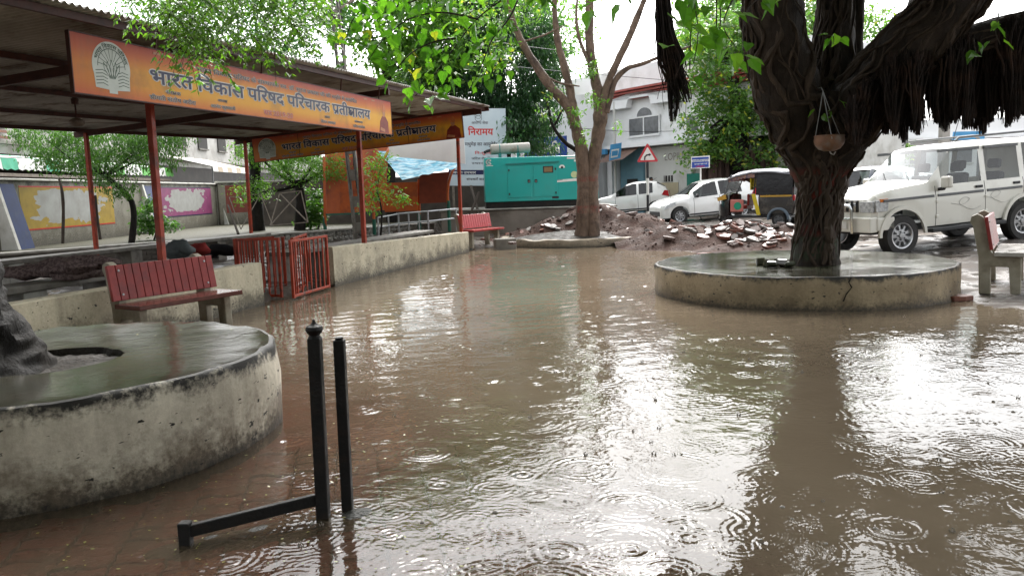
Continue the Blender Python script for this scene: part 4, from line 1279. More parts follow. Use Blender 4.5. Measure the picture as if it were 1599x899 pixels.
spray(bt, 'leafy_branch', tw, 31, .10, FFIC, 'light green leaves on a thin bough over the shelter roof', fill=26)
tw = [[(1180, -120, 6.4), (1130, -60, 6.2), (1090, -10, 6.0), (1060, 30, 5.9)], [(1200, -80, 6.2), (1150, -10, 6.0), (1130, 40, 5.9), (1150, 75, 5.9)],
      [(1240, -60, 7.2), (1200, -15, 7.0), (1165, 20, 6.9), (1160, 80, 6.8)], [(1130, -60, 6.2), (1085, -30, 6.0), (1090, 50, 5.95), (1083, 100, 5.9)],
      [(1000, -90, 6.2), (980, -30, 6.1), (940, -12, 6.0), (890, -5, 6.0)], [(880, -60, 6.4), (850, -30, 6.2), (820, -10, 6.1)]]
spray(bt, 'leafy_branch', tw, 15, .13, FFIC, 'broad green leaves hanging at the top between the two trees')
tw = [[(1290, 180, 10.0), (1305, 165, 9.9), (1312, 150, 9.9)], [(1285, 60, 10.0), (1300, 55, 9.9), (1302, 70, 9.9)], [(1560, 20, 8.8), (1555, 50, 8.7), (1562, 70, 8.7)], [(1520, 60, 9.2), (1525, 90, 9.1)]]
spray(bt, 'leafy_branch', tw, 5, .13, FFIC, 'few broad leaves sprouting on the trunk and right limbs', .05)
# crown above the picture; unseen lobes behind the camera added to shade the foreground
tops = []
for (x, y, z, rx, ry, rz) in ((3.2, 9.2, 6.3, 2.6, 2.6, .9), (6.2, 8.8, 6.0, 2.6, 2.2, .9), (4.5, 12.4, 6.6, 2.6, 2.2, 1.0), (1.2, 6.6, 5.6, 1.9, 1.8, .6), (7.8, 6.2, 6.2, 2.2, 2.0, .8), (-.6, 4.6, 5.6, 1.7, 1.6, .5), (3.4, 5.4, 6.4, 2.0, 1.6, .6), (2.0, 2.2, 6.4, 2.6, 1.6, .6), (1.0, -1.5, 6.2, 3.2, 2.4, .7), (5.0, -1.0, 6.4, 3.0, 2.6, .7), (-2.5, -2.0, 6.2, 3, 2.4, .7), (1.5, -5.0, 5.5, 4.0, 2.0, 1.2), (6.5, -4.0, 4.4, 2.6, 2.0, 1.9), (-5, -4.5, 4.2, 3.0, 2.0, 2.0), (0.5, -7.0, 3.2, 3.6, 1.4, 2.2), (9.5, 1.0, 4.6, 1.6, 2.4, 1.6), (-6.5, -1.0, 3.4, 1.6, 2.6, 2.4), (3.5, -6.5, 2.8, 3.0, 1.2, 2.2), (-3.5, -6.0, 2.8, 3.0, 1.2, 2.2), (8.0, -2.5, 3.0, 1.6, 2.0, 2.2), (1.2, 11.0, 5.7, 1.9, 1.6, .6), (3.6, 10.2, 5.6, 1.8, 1.5, .6), (6.8, 10.2, 5.6, 2.0, 1.6, .6), (0.2, 14.0, 6.6, 1.6, 1.6, .6), (9.5, 10.5, 5.8, 1.8, 1.8, .7)):
    tops.append((x, y, z, rx, ry, rz))
P = cloud(tops, 2900, 30, .42)
P = P[(P[:, 2] > 2.0 + .25 * P[:, 1]) | (P[:, 1] < 1.5)]
link('crown', leaf_mesh('crown', P, .24 * rng.uniform(.6, 1.2, len(P)), .5, .65), bt, FDEEP, world=True)
b = MB()
for q in tops:
    c = Vector(q[:3]); limb(b, [at(1200, -180, 9.9), (at(1200, -180, 9.9) + c) / 2 + Vector((0, 0, .4)), c], [.16, .1, .04], 7, 5, .2, c.x)
b.build('upper_limbs', MBAN, bt, smooth=True, world=True)

# ---------------------------------------------------------------- leaning tree on the left platform, its neem-like sprays over the board
lt = thing('neem_tree', 'leaning dark trunk at the left edge, fine green sprays hanging before the board', 'tree', (-3.46, 4.68, PA_H))
b = MB(); limb(b, [(-3.32, 4.66, .36), (-3.35, 4.68, .52), (-3.42, 4.7, .8), (-3.58, 4.76, 1.35), (-3.86, 4.86, 2.3), (-3.7, 5.1, 3.6), (-3.3, 5.4, 4.4)], [.50, .41, .36, .33, .29, .25, .2], 48, 12, .26, 4, 4.5, .10)
b.build('trunk', MDARK, lt, smooth=True, world=True)
b = MB()
for q in ([(-3.35, 5.3, 4.3), (-2.9, 5.7, 4.6), (-2.5, 6.0, 4.2), (-2.2, 6.1, 3.7)], [(-3.35, 5.3, 4.3), (-2.3, 5.9, 4.9), (-1.7, 6.0, 4.5), (-1.5, 6.1, 3.8)], [(-3.3, 5.4, 4.3), (-3.1, 5.2, 5.0), (-2.4, 4.6, 5.6)], [(-3.3, 5.4, 4.3), (-4.2, 4.6, 5.3), (-5.0, 4.0, 5.8)]):
    limb(b, q, [.12, .08, .05, .02][:len(q)], 8, 6, .2, q[1][0])
b.build('boughs', MDARK, lt, smooth=True, world=True)
def neem_spray(n, region, Y0, Y1, seed, leaf=.052):
    """compound leaves: a drooping stalk with leaflets in pairs"""
    r = np.random.default_rng(seed); C, D, W = [], [], []
    b = MB()
    for k in range(n):
        x, y = region(r)
        p = at(x, y, r.uniform(Y0, Y1)); L = r.uniform(.16, .27)
        az = r.uniform(0, 6.28); d = Vector((math.cos(az), math.sin(az), r.uniform(-.5, .3))).normalized()
        s = Vector((-math.sin(az), math.cos(az), r.uniform(-.3, .3))).normalized()
        pts = [p + d * L * t + Vector((0, 0, -L * .75 * t * t)) for t in np.linspace(0, 1, 8)]
        b.tube(pts[::2] + [pts[-1]], .0018, 3, cap=False)
        for i in range(1, 8):
            for sg in (-1, 1):
                C.append(pts[i]); v = (s * sg + (pts[i] - pts[i - 1]).normalized() * .55 + Vector((0, 0, -.25))).normalized(); D.append(v)
        C.append(pts[-1]); D.append((pts[-1] - pts[-2]).normalized())
    C = np.array([tuple(c) for c in C]); D = np.array([tuple(c) for c in D]); m_ = len(C)
    up = r.normal(0, .35, (m_, 3)) + np.array([0, 0, 1.0]); w = np.cross(D, up); w /= np.linalg.norm(w, axis=1)[:, None]
    S = (leaf * r.uniform(.7, 1.25, m_))[:, None]
    V = np.stack([C, C + w * S * .17 + D * S * .4, C + D * S, C - w * S * .17 + D * S * .4], 1).reshape(-1, 3)
    return npmesh('spray', V, np.arange(4 * m_).reshape(-1, 4)), b
def reg(r):
    while True:
        x, y = r.uniform(215, 505), r.uniform(-60, 125)
        lim = np.interp(x, [215, 260, 290, 330, 345, 380, 420, 450, 480, 505], [15, 62, 122, 118, 78, 92, 90, 70, 72, 40])
        if y < lim * r.uniform(.72, 1.0): return x, y - 18
me, b = neem_spray(520, reg, 5.3, 6.5, 3)
b.build('stalks', MTWIG, lt, world=True)
tag(link('leaf_spray', me, lt, FNEEMB, world=True), 'fine feathery green sprays hanging in front of the orange board')
P = cloud([(-3.0, 5.4, 5.0, 1.3, 1.3, .5), (-1.9, 5.6, 5.2, 1.2, 1.2, .45), (-4.6, 4.2, 5.8, 1.4, 1.4, .5), (-2.6, 3.6, 5.8, 1.4, 1.4, .5), (-1.2, 2.2, 6.0, 1.6, 1.4, .5), (-4.0, 1.0, 6.0, 2.0, 2.0, .6), (-3.0, 7.4, 5.6, 1.4, 1.2, .4)], 420, 30, .32)
link('crown', leaf_mesh('crown', P, .08 * rng.uniform(.6, 1.3, len(P)), .5, .35), lt, FNEEM, world=True)

# ---------------------------------------------------------------- pale forked tree in the middle
mt = thing('forked_tree', 'brown forked tree with bare pale limbs on the low kerb beside the rubble', 'tree', (2.02, 21.2, .2))
MY = 21.2
ML = [([(910, 372), (911, 300), (909, 245), (901, 205), (889, 170), (862, 138), (835, 100), (815, 66), (800, 30), (790, -20)], [.25, .2, .2, .19, .16, .145, .13, .115, .09, .06]),
      ([(926, 372), (924, 300), (928, 240), (937, 192), (935, 150), (926, 110), (920, 60), (921, 0), (918, -90)], [.24, .2, .2, .21, .18, .16, .14, .12, .08]),
      ([(936, 185), (950, 128), (975, 75), (991, 38), (1006, 0), (1035, -70)], [.14, .11, .115, .1, .085, .05]),
      ([(946, 176), (960, 128), (978, 108), (1002, 100), (1034, 88), (1080, 72)], [.11, .09, .075, .06, .045, .03]),
      ([(898, 200), (891, 145), (880, 102), (870, 60), (866, 0), (870, -60)], [.16, .13, .12, .1, .075, .05]),
      ([(905, 238), (882, 222), (864, 198), (857, 172), (852, 150)], [.09, .06, .05, .045, .03]),
      ([(866, 196), (876, 176), (882, 168)], [.04, .03, .02]),
      ([(925, 110), (905, 62), (900, 20), (906, -40)], [.06, .05, .04, .03]),
      ([(850, 118), (875, 130), (905, 135)], [.03, .035, .02]),
      ([(815, 66), (850, 55), (880, 40)], [.03, .03, .015])]
for i, (pts, rad) in enumerate(ML):
    rad = [q * .84 for q in rad]
    b = MB(); limb(b, [at(x, y, MY + (.25 * math.sin(i * 2.1) * j / len(pts))) for j, (x, y) in enumerate(pts)], rad, 16, 7, .22, i * 1.7, 4.0, .06)
    b.build('trunk' if i < 2 else 'limb', MBRK if i not in (5, 6) else MDARK, mt, smooth=True, world=True)
bl = [blob(790, 5, MY, 1.2, .8), blob(1085, 60, MY + .3, .8, .5), blob(850, 160, MY, .35, .5), blob(760, 60, MY, 1.0, .9), blob(1050, 10, MY, .6, .35), blob(840, -10, MY, .7, .5)]
P = cloud(bl, 130, 15, .3)
link('crown', leaf_mesh('crown', P, .13 * rng.uniform(.6, 1.25, len(P)), .6, .45), mt, FMID, world=True)
P = cloud([blob(912, 215, MY - .3, .12, .28), blob(900, 180, MY - .3, .2, .3), blob(930, 155, MY - .25, .2, .3), blob(918, 105, MY - .2, .25, .3), blob(965, 200, MY, .1, .2)], 40, 12, .14)
link('shoots', leaf_mesh('shoots', P, .12 * rng.uniform(.6, 1.25, len(P)), .6, .4), mt, FLIME, world=True)['kind'] = 'stuff'
MKERB = plaster('kerb_render', (0.26, 0.21, 0.15), z0=0.0, z1=0.28, amt=.8)
kb = thing('tree_kerb', 'low stained round kerb at the foot of the forked tree', 'kerb', (1.8, 22.2, 0))
b = MB(); prf = [(2.12, -.1), (2.1, .15), (2.06, .2), (1.88, .2), (1.86, .08)]
b.lathe(prf, 72, cap=False)
b.v = [tuple(Vector(v) * (1 + .03 * noise.noise(Vector(v) * 1.2)) + Vector((0, 0, .03 * noise.noise(Vector(v) * 2.4) + .02 * noise.noise(Vector(v) * 9)))) for v in b.v]
b.build('ring', MKERB, kb, smooth=True, angle=40)
b = MB(); b.box((-1.95, -1.7, .1), (.55, .34, .36), Matrix.Rotation(.2, 3, 'Z')); b.build('loose_block', MOLDC, kb, bevel=.02)
b = MB(); b.lathe([(1.9, .14), (1.2, .24), (.5, .32), (0, .34)], 32, cap=False); b.build('soil', MSOIL, kb, smooth=True)

# ---------------------------------------------------------------- other trees and shrubs
def gnd(p):
    return (p[0], p[1], float(ground_h(p[0], p[1])))
def bgtree(name, label, px, Y, blobs, n_sub, n_leaf, r_sub, leaf, mat, tr=.22, **kw):
    base = at(px, 320, Y); base = gnd(base); c = blobs[0]
    pts = [Vector(base), Vector((base[0] + .1, base[1], base[2] + (c[2] - base[2]) * .45)), Vector((c[0] * .6 + base[0] * .4, c[1] * .6 + base[1] * .4, base[2] + (c[2] - base[2]) * .8))]
    return tree_simple(name, label, base, pts, blobs, n_sub, n_leaf, r_sub, leaf, mat, trunk_r=tr, **kw)
bgtree('lime_tree', 'light green leafy tree rising behind the shelter roof', 610, 30, [blob(600, 40, 30, 2.2, 1.8), blob(660, 20, 30, 1.8, 1.8), blob(560, -10, 30, 1.8, 1.8), blob(640, 100, 30, 1.8, 1.0), blob(700, 70, 31, 1.6, 1.4), blob(620, -60, 31, 3, 1.6)], 560, 30, .42, .2, FLIME)
bgtree('weeping_tree', 'dark green weeping tree behind the generator', 790, 32, [blob(800, 110, 32, 1.8, 2.2), blob(740, 120, 32, 1.6, 1.6), blob(830, 170, 31.5, 1.1, 1.5), blob(780, 190, 32, 1.3, 1.2), blob(850, 90, 32, 1.0, 1.5), blob(700, 70, 32.5, 1.8, 1.4), blob(770, 30, 33, 2.4, 1.6), blob(720, -10, 33, 2.2, 1.4), blob(838, 215, 31.5, .8, .7), blob(690, 110, 32, 1.6, 1.0), blob(797, 205, 28.4, .25, .7), blob(660, 130, 33, 1.4, .8)], 1350, 46, .4, .19, FDEEP, aspect=.32, droop=.9)
bgtree('roadside_tree', 'large glossy green tree with hanging roots behind the parked cars', 1150, 34, [blob(1150, 120, 34, 2.4, 2.0), blob(1110, 200, 33.5, 1.4, 1.5), blob(1170, 220, 33.4, 1.8, 1.2), blob(1090, 240, 33.4, .9, .6), blob(1215, 170, 34, 1.8, 1.8), blob(1130, 60, 34.5, 2.2, 1.2), blob(1200, 60, 34.5, 2, 1.6), blob(1230, 250, 33.5, 1.1, .6)], 620, 34, .42, .21, FMID, tr=.55)
rt = bpy.data.objects['roadside_tree']
b = MB()
for k in range(60):
    x = 1098 + k * 1.9 + random.uniform(-2, 2); yd = 34 + random.uniform(-.6, .6)
    limb(b, [at(x, 235, yd), at(x + random.uniform(-2, 2), 270, yd), at(x, 322, yd)], [random.uniform(.05, .12)] * 3, 6, 4, .25, k)
b.build('prop_roots', bark('prop_root_bark', (0.10, 0.06, 0.05), (0.05, 0.032, 0.028), None, 9), rt, smooth=True, world=True)
bgtree('green_tree', 'green feathery tree above the middle of the shelter roof', 400, 26, [blob(420, 50, 26, 2.2, 1.3), blob(340, 20, 26, 2.0, 1.3), blob(480, 20, 27, 2.0, 1.4), blob(270, 0, 26, 2.0, 1.0), blob(500, -50, 27, 2, 1.3), blob(390, -60, 27, 2.6, 1.3), blob(455, 90, 26.5, 1.2, .6)], 560, 34, .36, .15, foliage('leaf_teal', (0.045, 0.13, 0.06), (0.10, 0.21, 0.09)), aspect=.35)
bgtree('small_neem', 'dark drooping small tree between shelter and painted wall', 200, 20.5, [blob(120, 235, 20, 1.0, .55), blob(180, 225, 20.5, 1.1, .5), blob(235, 240, 20.5, .8, .5), blob(70, 215, 20, .8, .5), blob(150, 265, 20, .8, .4), blob(250, 205, 21, .9, .5), blob(190, 290, 20, .5, .3)], 330, 34, .24, .11, FNEEM, tr=.09, aspect=.3, droop=.9)
bgtree('bushy_tree', 'bushy green tree with many stems behind the far orange board', 465, 25.5, [blob(465, 262, 25.5, .9, .55), blob(430, 245, 25.5, .7, .5), blob(510, 262, 25, .7, .4), blob(395, 300, 25.5, .6, .4), blob(500, 240, 26, .7, .5), blob(395, 235, 26, .7, .6)], 260, 30, .25, .12, FLIME, tr=.2, aspect=.35)
bgtree('yard_shrub', 'small leafy shrub growing by the painted wall behind the second post', 236, 22.0, [blob(236, 330, 22, .35, .45), blob(228, 350, 22, .4, .3), blob(262, 352, 22, .35, .2)], 60, 22, .14, .12, FSHRUB, cat='shrub', tr=.03)
bgtree('yard_shrub', 'leafy shrub at the foot of the bushy tree beside the orange panel', 494, 26, [blob(494, 320, 26, .4, .55), blob(485, 340, 26, .4, .3)], 60, 24, .16, .14, FSHRUB, cat='shrub', tr=.03)
bgtree('twiggy_bush', 'yellow green twiggy bush before the orange panels', 590, 22.5, [blob(585, 270, 22.5, .4, .4), blob(600, 300, 22.5, .45, .3), blob(575, 320, 22.5, .3, .25), blob(620, 310, 22.4, .35, .15), blob(596, 250, 22.5, .45, .2)], 60, 12, .18, .13, FLIME, cat='bush', tr=.03, aspect=.35)
bgtree('far_tree', 'rounded green tree showing under the hanging roots beyond the dark car', 1375, 40, [blob(1375, 245, 40, 1.0, .9), blob(1350, 260, 40, .9, .6), blob(1395, 235, 40, .7, .5)], 130, 30, .35, .2, FMID, tr=.15)
bgtree('far_tree', 'pale green tree behind the white building, filling the top right', 1120, 48, [blob(1140, 40, 48, 2.6, 2.0), blob(1075, 60, 47, 1.2, 1.2), blob(1105, 40, 46, 1.5, 1.4), blob(1230, 40, 48, 3.5, 3.0), blob(1330, 60, 48, 3, 2.2), blob(1090, 100, 46, 1.6, 1.2), blob(1170, 0, 47, 2.2, 1.6)], 640, 30, .6, .3, FMID, tr=.4)
bgtree('far_tree', 'tall green tree far behind the generator and forked tree', 880, 46, [blob(860, 40, 46, 2.6, 2.4), blob(800, 20, 46, 2.2, 2.4), blob(850, 170, 44, 1.4, 1.6)], 240, 26, .55, .28, FNEEMB, tr=.3)

# ---------------------------------------------------------------- vehicles
def paint(name, c, rough=.22, dirt=(0.3, 0.26, 0.21)):
    m, nt, p = _nt(name)
    col = mixc(nt, noise_fac(nt, 2.2, detail=7, lo=.5, hi=.8), c, tuple(a * .6 + b * .4 for a, b in zip(c, dirt)))
    nt.links.new(col, p.inputs['Base Color']); setin(p, Roughness=rough); p.inputs['Coat Weight'].default_value = .6; p.inputs['Coat Roughness'].default_value = .06
    return m
MWHITE = paint('white_car_paint', (0.74, 0.74, 0.72))
MCREAMP = paint('ivory_car_paint', (0.66, 0.65, 0.59))
MNAVYP = paint('dark_blue_car_paint', (0.022, 0.035, 0.055))
MBLKP = paint('black_car_paint', (0.012, 0.012, 0.014))
MRUB = pm('tyre_rubber', (0.018, 0.018, 0.018), (0.03, 0.028, 0.026), 15, 0.6, bump=.3)
MPLA = pm('black_plastic', (0.02, 0.021, 0.023), (0.03, 0.03, 0.032), 15, 0.5)
MGREYP = pm('grey_moulding', (0.14, 0.145, 0.15), (0.11, 0.115, 0.12), 15, 0.4)
MALU = pm('wheel_silver', (0.42, 0.43, 0.44), (0.30, 0.30, 0.31), 15, 0.3, metal=.7)
MCHR = pm('chrome', (0.55, 0.56, 0.57), (0.42, 0.43, 0.44), 9, 0.15, metal=.9)
MGLS = glass_mat('car_glass', (0.72, 0.76, 0.75), 1.5, 0.05)
MSHIELD = glass_mat('wind_shield', (0.7, 0.75, 0.75), 1.5, 0.11)
MGLD = glass_mat('car_glass_dark', (0.16, 0.18, 0.18))
MLAMP = pm('lamp_lens', (0.62, 0.63, 0.64), (0.3, 0.31, 0.32), 18, 0.08)
MTAIL = pm('tail_lens', (0.45, 0.015, 0.02), (0.3, 0.01, 0.015), 18, 0.12)
MAMB = pm('amber_lens', (0.55, 0.16, 0.02), (0.45, 0.12, 0.02), 18, 0.12)
MSEAT = pm('seat_cloth', (0.05, 0.05, 0.055), (0.035, 0.035, 0.04), 15, 0.8)
MPLATE = pm('number_plate', (0.65, 0.65, 0.62), (0.55, 0.55, 0.52), 15, 0.4)

def wheel(th, x, y, r, w, side, spokes=8, rim=MALU, steel=False):
    """side +1: outer face towards +y"""
    b = MB(); wd = w / 2
    b.lathe([(r * .64, -wd), (r * .9, -wd), (r * .985, -wd * .7), (r, -wd * .3), (r, wd * .3), (r * .985, wd * .7), (r * .9, wd), (r * .64, wd), (r * .6, wd * .6), (r * .6, -wd * .6), (r * .64, -wd)], 36, O=(x, y, r), A=(0, side, 0), cap=False)
    wo = b.build('wheel', MRUB, th, smooth=True, angle=35)
    b = MB(); b.lathe([(r * .62, wd * .95), (r * .56, wd * .9), (r * .5, wd * .55), (r * .16, wd * .62), (r * .12, wd * .8), (0, wd * .82)], 32, O=(x, y, r), A=(0, side, 0), cap=False)
    b.build('rim', rim, wo, smooth=True, angle=35)
    d, u, v = frame((0, side, 0)); c = Vector((x, y, r)) + d * (wd * .72)
    b = MB()
    for k in range(spokes):
        a = 2 * math.pi * (k + .5) / spokes; e = u * math.cos(a) + v * math.sin(a); t = d.cross(e)
        b.prism([(r * .3, -.03 * r), (r * .5, -.075 * r), (r * .53, 0), (r * .5, .075 * r), (r * .3, .03 * r)], -.006, .004, O=c, X=e, Z=t, N=d)
    o = b.build('rim_slots', MPLA, wo); o['kind'] = 'stuff'
    b = MB()
    for k in range(5):
        a = 2 * math.pi * k / 5; e = u * math.cos(a) + v * math.sin(a)
        b.lathe([(.012, 0), (.012, .012), (0, .014)], 6, O=c + e * r * .2, A=d)
    o = b.build('wheel_nuts', MPLA, wo); o['kind'] = 'stuff'
    return wo

def loft_car(th, S, arches, sill, pt, side_win, shield, doors, glass=MGLS, rear_glass=None):
    """S: stations (x, belt, top, half-width at belt, half-width at roof); nose at +x"""
    S = sorted(S); xs0 = [s[0] for s in S]
    xs = set(np.round(np.linspace(xs0[0], xs0[-1], 46), 3)) | set(xs0)
    for xa, ra in arches:
        xs |= set(np.round(xa + ra * np.cos(np.linspace(0, math.pi, 15)), 3))
    for a, e in side_win + shield + (rear_glass or []): xs |= {a, e}
    for dx in doors: xs |= {round(dx - .007, 4), round(dx + .007, 4)}
    xs = sorted(xs); xs = [x for i, x in enumerate(xs) if i == 0 or x - xs[i - 1] > .004 or x in xs0]
    f = lambda j: np.interp(xs, xs0, [s[j] for s in S])
    bel, top, wb_, wt = f(1), f(2), f(3), f(4)
    rings = []
    for i, x in enumerate(xs):
        zb = sill
        for xa, ra in arches:
            if abs(x - xa) < ra: zb = max(zb, arches[0][1] * 0 + (ra ** 2 - (x - xa) ** 2) ** .5 + ARCH_Z)
        w, t = wb_[i], wt[i]; z3 = max(bel[i], zb + .05); zt = max(top[i], z3 + .01)
        half = [(w * .97, zb), (w * 1.0, zb + .34 * (z3 - zb)), (w, zb + .7 * (z3 - zb)), (w * .962, z3), (t + (w * .962 - t) * .12, z3 + (zt - z3) * .86), (t * .88, zt - (zt - z3) * .02 - .012), (t * .5, zt), (0, zt + .008)]
        rings.append([(x, y, z) for y, z in half] + [(x, -y, z) for y, z in half[-2::-1]])
    n = 15
    body, gaps = MB(), []
    V = [v for r_ in rings for v in r_]
    groups = {}
    for i in range(len(xs) - 1):
        xm = (xs[i] + xs[i + 1]) / 2
        gap = any(abs(xm - dx) < .0075 for dx in doors)
        for j in range(n - 1):
            row = j if j < 7 else 13 - j
            q = (i * n + j, i * n + j + 1, (i + 1) * n + j + 1, (i + 1) * n + j)
            key = 'body'
            if row == 3:
                for k, (a, e) in enumerate(side_win):
                    if a < xm < e: key = ('w', k, j < 7)
            elif row >= 4:
                for k, (a, e) in enumerate(shield):
                    if a < xm < e: key = ('s', k)
                for k, (a, e) in enumerate(rear_glass or []):
                    if a < xm < e: key = ('r', k)
            if gap and row < 3: key = 'gap%d%d' % (min(range(len(doors)), key=lambda q_: abs(doors[q_] - xm)), j < 7)
            groups.setdefault(key, []).append(q)
    def emit(fs):
        used = sorted({i for q in fs for i in q}); mp = {a: k for k, a in enumerate(used)}
        m_ = MB(); m_.add([V[a] for a in used], [tuple(mp[a] for a in q) for q in fs]); return m_
    bm = emit(groups['body'])
    k0 = len(bm.v); bm.add(rings[0], [tuple(range(n))]); bm.add(rings[-1], [tuple(range(n - 1, -1, -1))])
    bo = bm.build('body', pt, th, smooth=True, angle=38)
    for gk in [g for g in groups if isinstance(g, str) and g.startswith('gap')]: emit(groups[gk]).build('door_gap', MPLA, bo)
    for key, fs in groups.items():
        if isinstance(key, tuple):
            emit(fs).build({'w': 'side_window', 's': 'windscreen', 'r': 'rear_window'}[key[0]], MSHIELD if key[0] == 's' else glass, th, smooth=True, angle=60)
    x0, x1 = xs0[0] + .12, xs0[-1] - .12; wmin = min(s[3] for s in S) * .8
    b = MB(); b.b2((x0, -wmin, sill - .06), (x1, wmin, sill + .06)); b.build('underbody', MPLA, th)
    for xa, ra in arches:
        for sg in (-1, 1):
            b = MB(); b.b2((xa - ra * 1.02, sg * (wmin * .5), sill), (xa + ra * 1.02, sg * (wmin * .5) + sg * .02, ra + ARCH_Z + .05)); b.build('wheel_well', MPLA, th)
    return bo
def seats(th, xs_, z, w, k=(-1, 1), h=.62):
    for x in xs_:
        for sg in k:
            b = MB(); b.box((x, sg * w, z + .05), (.46, .44, .16)); b.box((x - .24, sg * w, z + h * .45), (.13, .44, h * .8), Matrix.Rotation(-.2, 3, 'Y')); s_ = b.build('seat', MSEAT, th, bevel=.04, seg=2)
            b = MB(); b.box((x - .33, sg * w, z + h + .04), (.09, .26, .17), Matrix.Rotation(-.15, 3, 'Y')); b.build('headrest', MSEAT, s_, bevel=.035, seg=2)

# --- ivory sport utility at the right
ARCH_Z = .34
fw = Vector((7.13, 14.45, .08)); rw = Vector((9.67, 15.22, .22))
hd = (fw - rw).normalized(); lf = Vector((0, 0, 1)).cross(hd).normalized(); up = hd.cross(lf)
SS = 1.07
ctr = fw - hd * 1.34 * SS - lf * .70 * SS
suv = thing('utility_vehicle', 'boxy ivory four by four with silver wheels parked behind the right platform', 'car', ctr, rot=Matrix((hd, lf, up)).transposed().to_4x4() @ Matrix.Scale(SS, 4))
S = [(1.90, .98, 1.02, .70, .58), (1.80, 1.04, 1.10, .76, .66), (1.5, 1.07, 1.16, .79, .70), (.80, 1.13, 1.22, .80, .72), (.74, 1.14, 1.24, .80, .73), (.22, 1.15, 1.80, .80, .66), (.0, 1.15, 1.84, .80, .67), (-1.0, 1.15, 1.86, .80, .67), (-2.0, 1.15, 1.84, .79, .66), (-2.1, 1.14, 1.80, .78, .65)]
loft_car(suv, S, [(1.34, .47), (-1.34, .47)], .46, MCREAMP, [(-.40, .47), (-1.28, -.52), (-2.0, -1.4)], [(.25, .72)], [.62, -.46, -1.34])
for sx in (1.34, -1.34):
    for sg in (-1, 1): wheel(suv, sx, sg * .70, .36, .22, sg, 9)
seats(suv, (.05, -.8), .72, .38, h=.66)
for sg in (-1, 1):
    b = MB(); b.prism([(1.34 + .50 * math.cos(a), ARCH_Z + .52 * math.sin(a)) for a in np.linspace(.05, math.pi - .05, 18)] + [(1.34 + .45 * math.cos(a), ARCH_Z + .46 * math.sin(a)) for a in np.linspace(math.pi - .05, .05, 18)], sg * .79, sg * .835, X=(1, 0, 0), Z=(0, 0, 1), N=(0, 1, 0)); b.build('arch_flare', MCREAMP, suv)
    b = MB(); b.prism([(-1.34 + .50 * math.cos(a), ARCH_Z + .52 * math.sin(a)) for a in np.linspace(.05, math.pi - .05, 18)] + [(-1.34 + .45 * math.cos(a), ARCH_Z + .46 * math.sin(a)) for a in np.linspace(math.pi - .05, .05, 18)], sg * .79, sg * .835, X=(1, 0, 0), Z=(0, 0, 1), N=(0, 1, 0)); b.build('arch_flare', MCREAMP, suv)
    for a, e in ((-.42, .58), (-1.30, -.50), (.66, 1.72), (-2.05, -1.38)):
        b = MB(); b.b2((a, sg * .80 - .008, .955), (e, sg * .80 + .014, 1.0)); b.build('side_moulding', MGREYP, suv, bevel=.006)
    b = MB(); b.b2((-.84, sg * .72, .36), (.80, sg * .90, .43)); b.build('running_board', MPLA, suv, bevel=.015)
    b = MB(); b.tube([(.0, sg * .6, 1.87), (-.08, sg * .6, 1.93), (-1.7, sg * .6, 1.95), (-1.85, sg * .6, 1.88)], .022, 8); b.build('roof_rail', MGREYP, suv, True)
    b = MB(); b.box((.52, sg * .93, 1.20), (.10, .19, .2)); mo = b.build('door_mirror', MCREAMP, suv, bevel=.03, seg=2)
    b = MB(); b.tube([(.54, sg * .78, 1.08), (.53, sg * .88, 1.09), (.52, sg * .9, 1.14)], .03, 8); b.build('mirror_arm', MPLA, mo)
    for x in (-.32, -1.17):
        b = MB(); b.box((x, sg * .803, 1.06), (.15, .03, .045)); b.build('door_handle', MPLA, suv, bevel=.008)
    for a, e in ((-.40, .47), (-1.28, -.52)):
        b = MB(); b.bar((a, sg * .70, 1.73), (e, sg * .70, 1.73), .05, .05); b.build('rain_visor', MGREYP, suv)
    for x in (.60, -.48):
        for z in (.62, .88):
            b = MB(); b.box((x, sg * .806, z), (.06, .02, .05)); b.build('hinge', MCREAMP, suv, bevel=.006)
    b = MB(); v = [(.30, .82), (.05, .78), (-.1, .86), (.02, .9), (.12, .8), (-.15, .68), (-.35, .72)]
    P = path([Vector((x, sg * .8055, z)) for x, z in v], 6); b.tube(P, .0035, 4); P = path([Vector((x - .7, sg * .8055, z + .06)) for x, z in v], 6); b.tube(P, .003, 4)
    o = b.build('swirl_decal', pm('pale_grey_decal', (0.42, 0.42, 0.40), (0.34, 0.34, 0.33), 5, .4), suv); o['kind'] = 'stuff'
    b = MB(); b.prism([(1.62, .80), (1.86, .80), (1.88, 1.0), (1.60, .97)], sg * .775 - .0, sg * .79, X=(1, 0, 0), Z=(0, 0, 1), N=(0, 1, 0)); b.box((1.885, sg * .6, .89), (.06, .3, .19)); hl = b.build('headlight', MLAMP, suv, bevel=.01)
    b = MB(); b.box((1.70, sg * .785, .985), (.16, .02, .05)); b.build('indicator', MAMB, hl)
    b = MB(); b.lathe([(.05, 0), (.05, .03), (.04, .035), (0, .03)], 14, O=(1.96, sg * .55, .62), A=(1, 0, 0)); b.build('fog_lamp', MPLA, suv)
b = MB(); b.b2((1.84, -.79, .46), (2.0, .79, .72)); b.b2((1.5, -.81, .48), (1.86, -.77, .70)); b.b2((1.5, .77, .48), (1.86, .81, .70)); b.build('front_bumper', MCREAMP, suv, bevel=.03, seg=2)
gr = MB(); gr.b2((1.87, -.42, .80), (1.915, .42, 1.0)); go = gr.build('grille', MPLA, suv, bevel=.01)
for k in range(7):
    b = MB(); y = -.36 + k * .12; b.b2((1.912, y - .025, .81), (1.935, y + .025, .99)); b.build('grille_bar', MCHR, go)
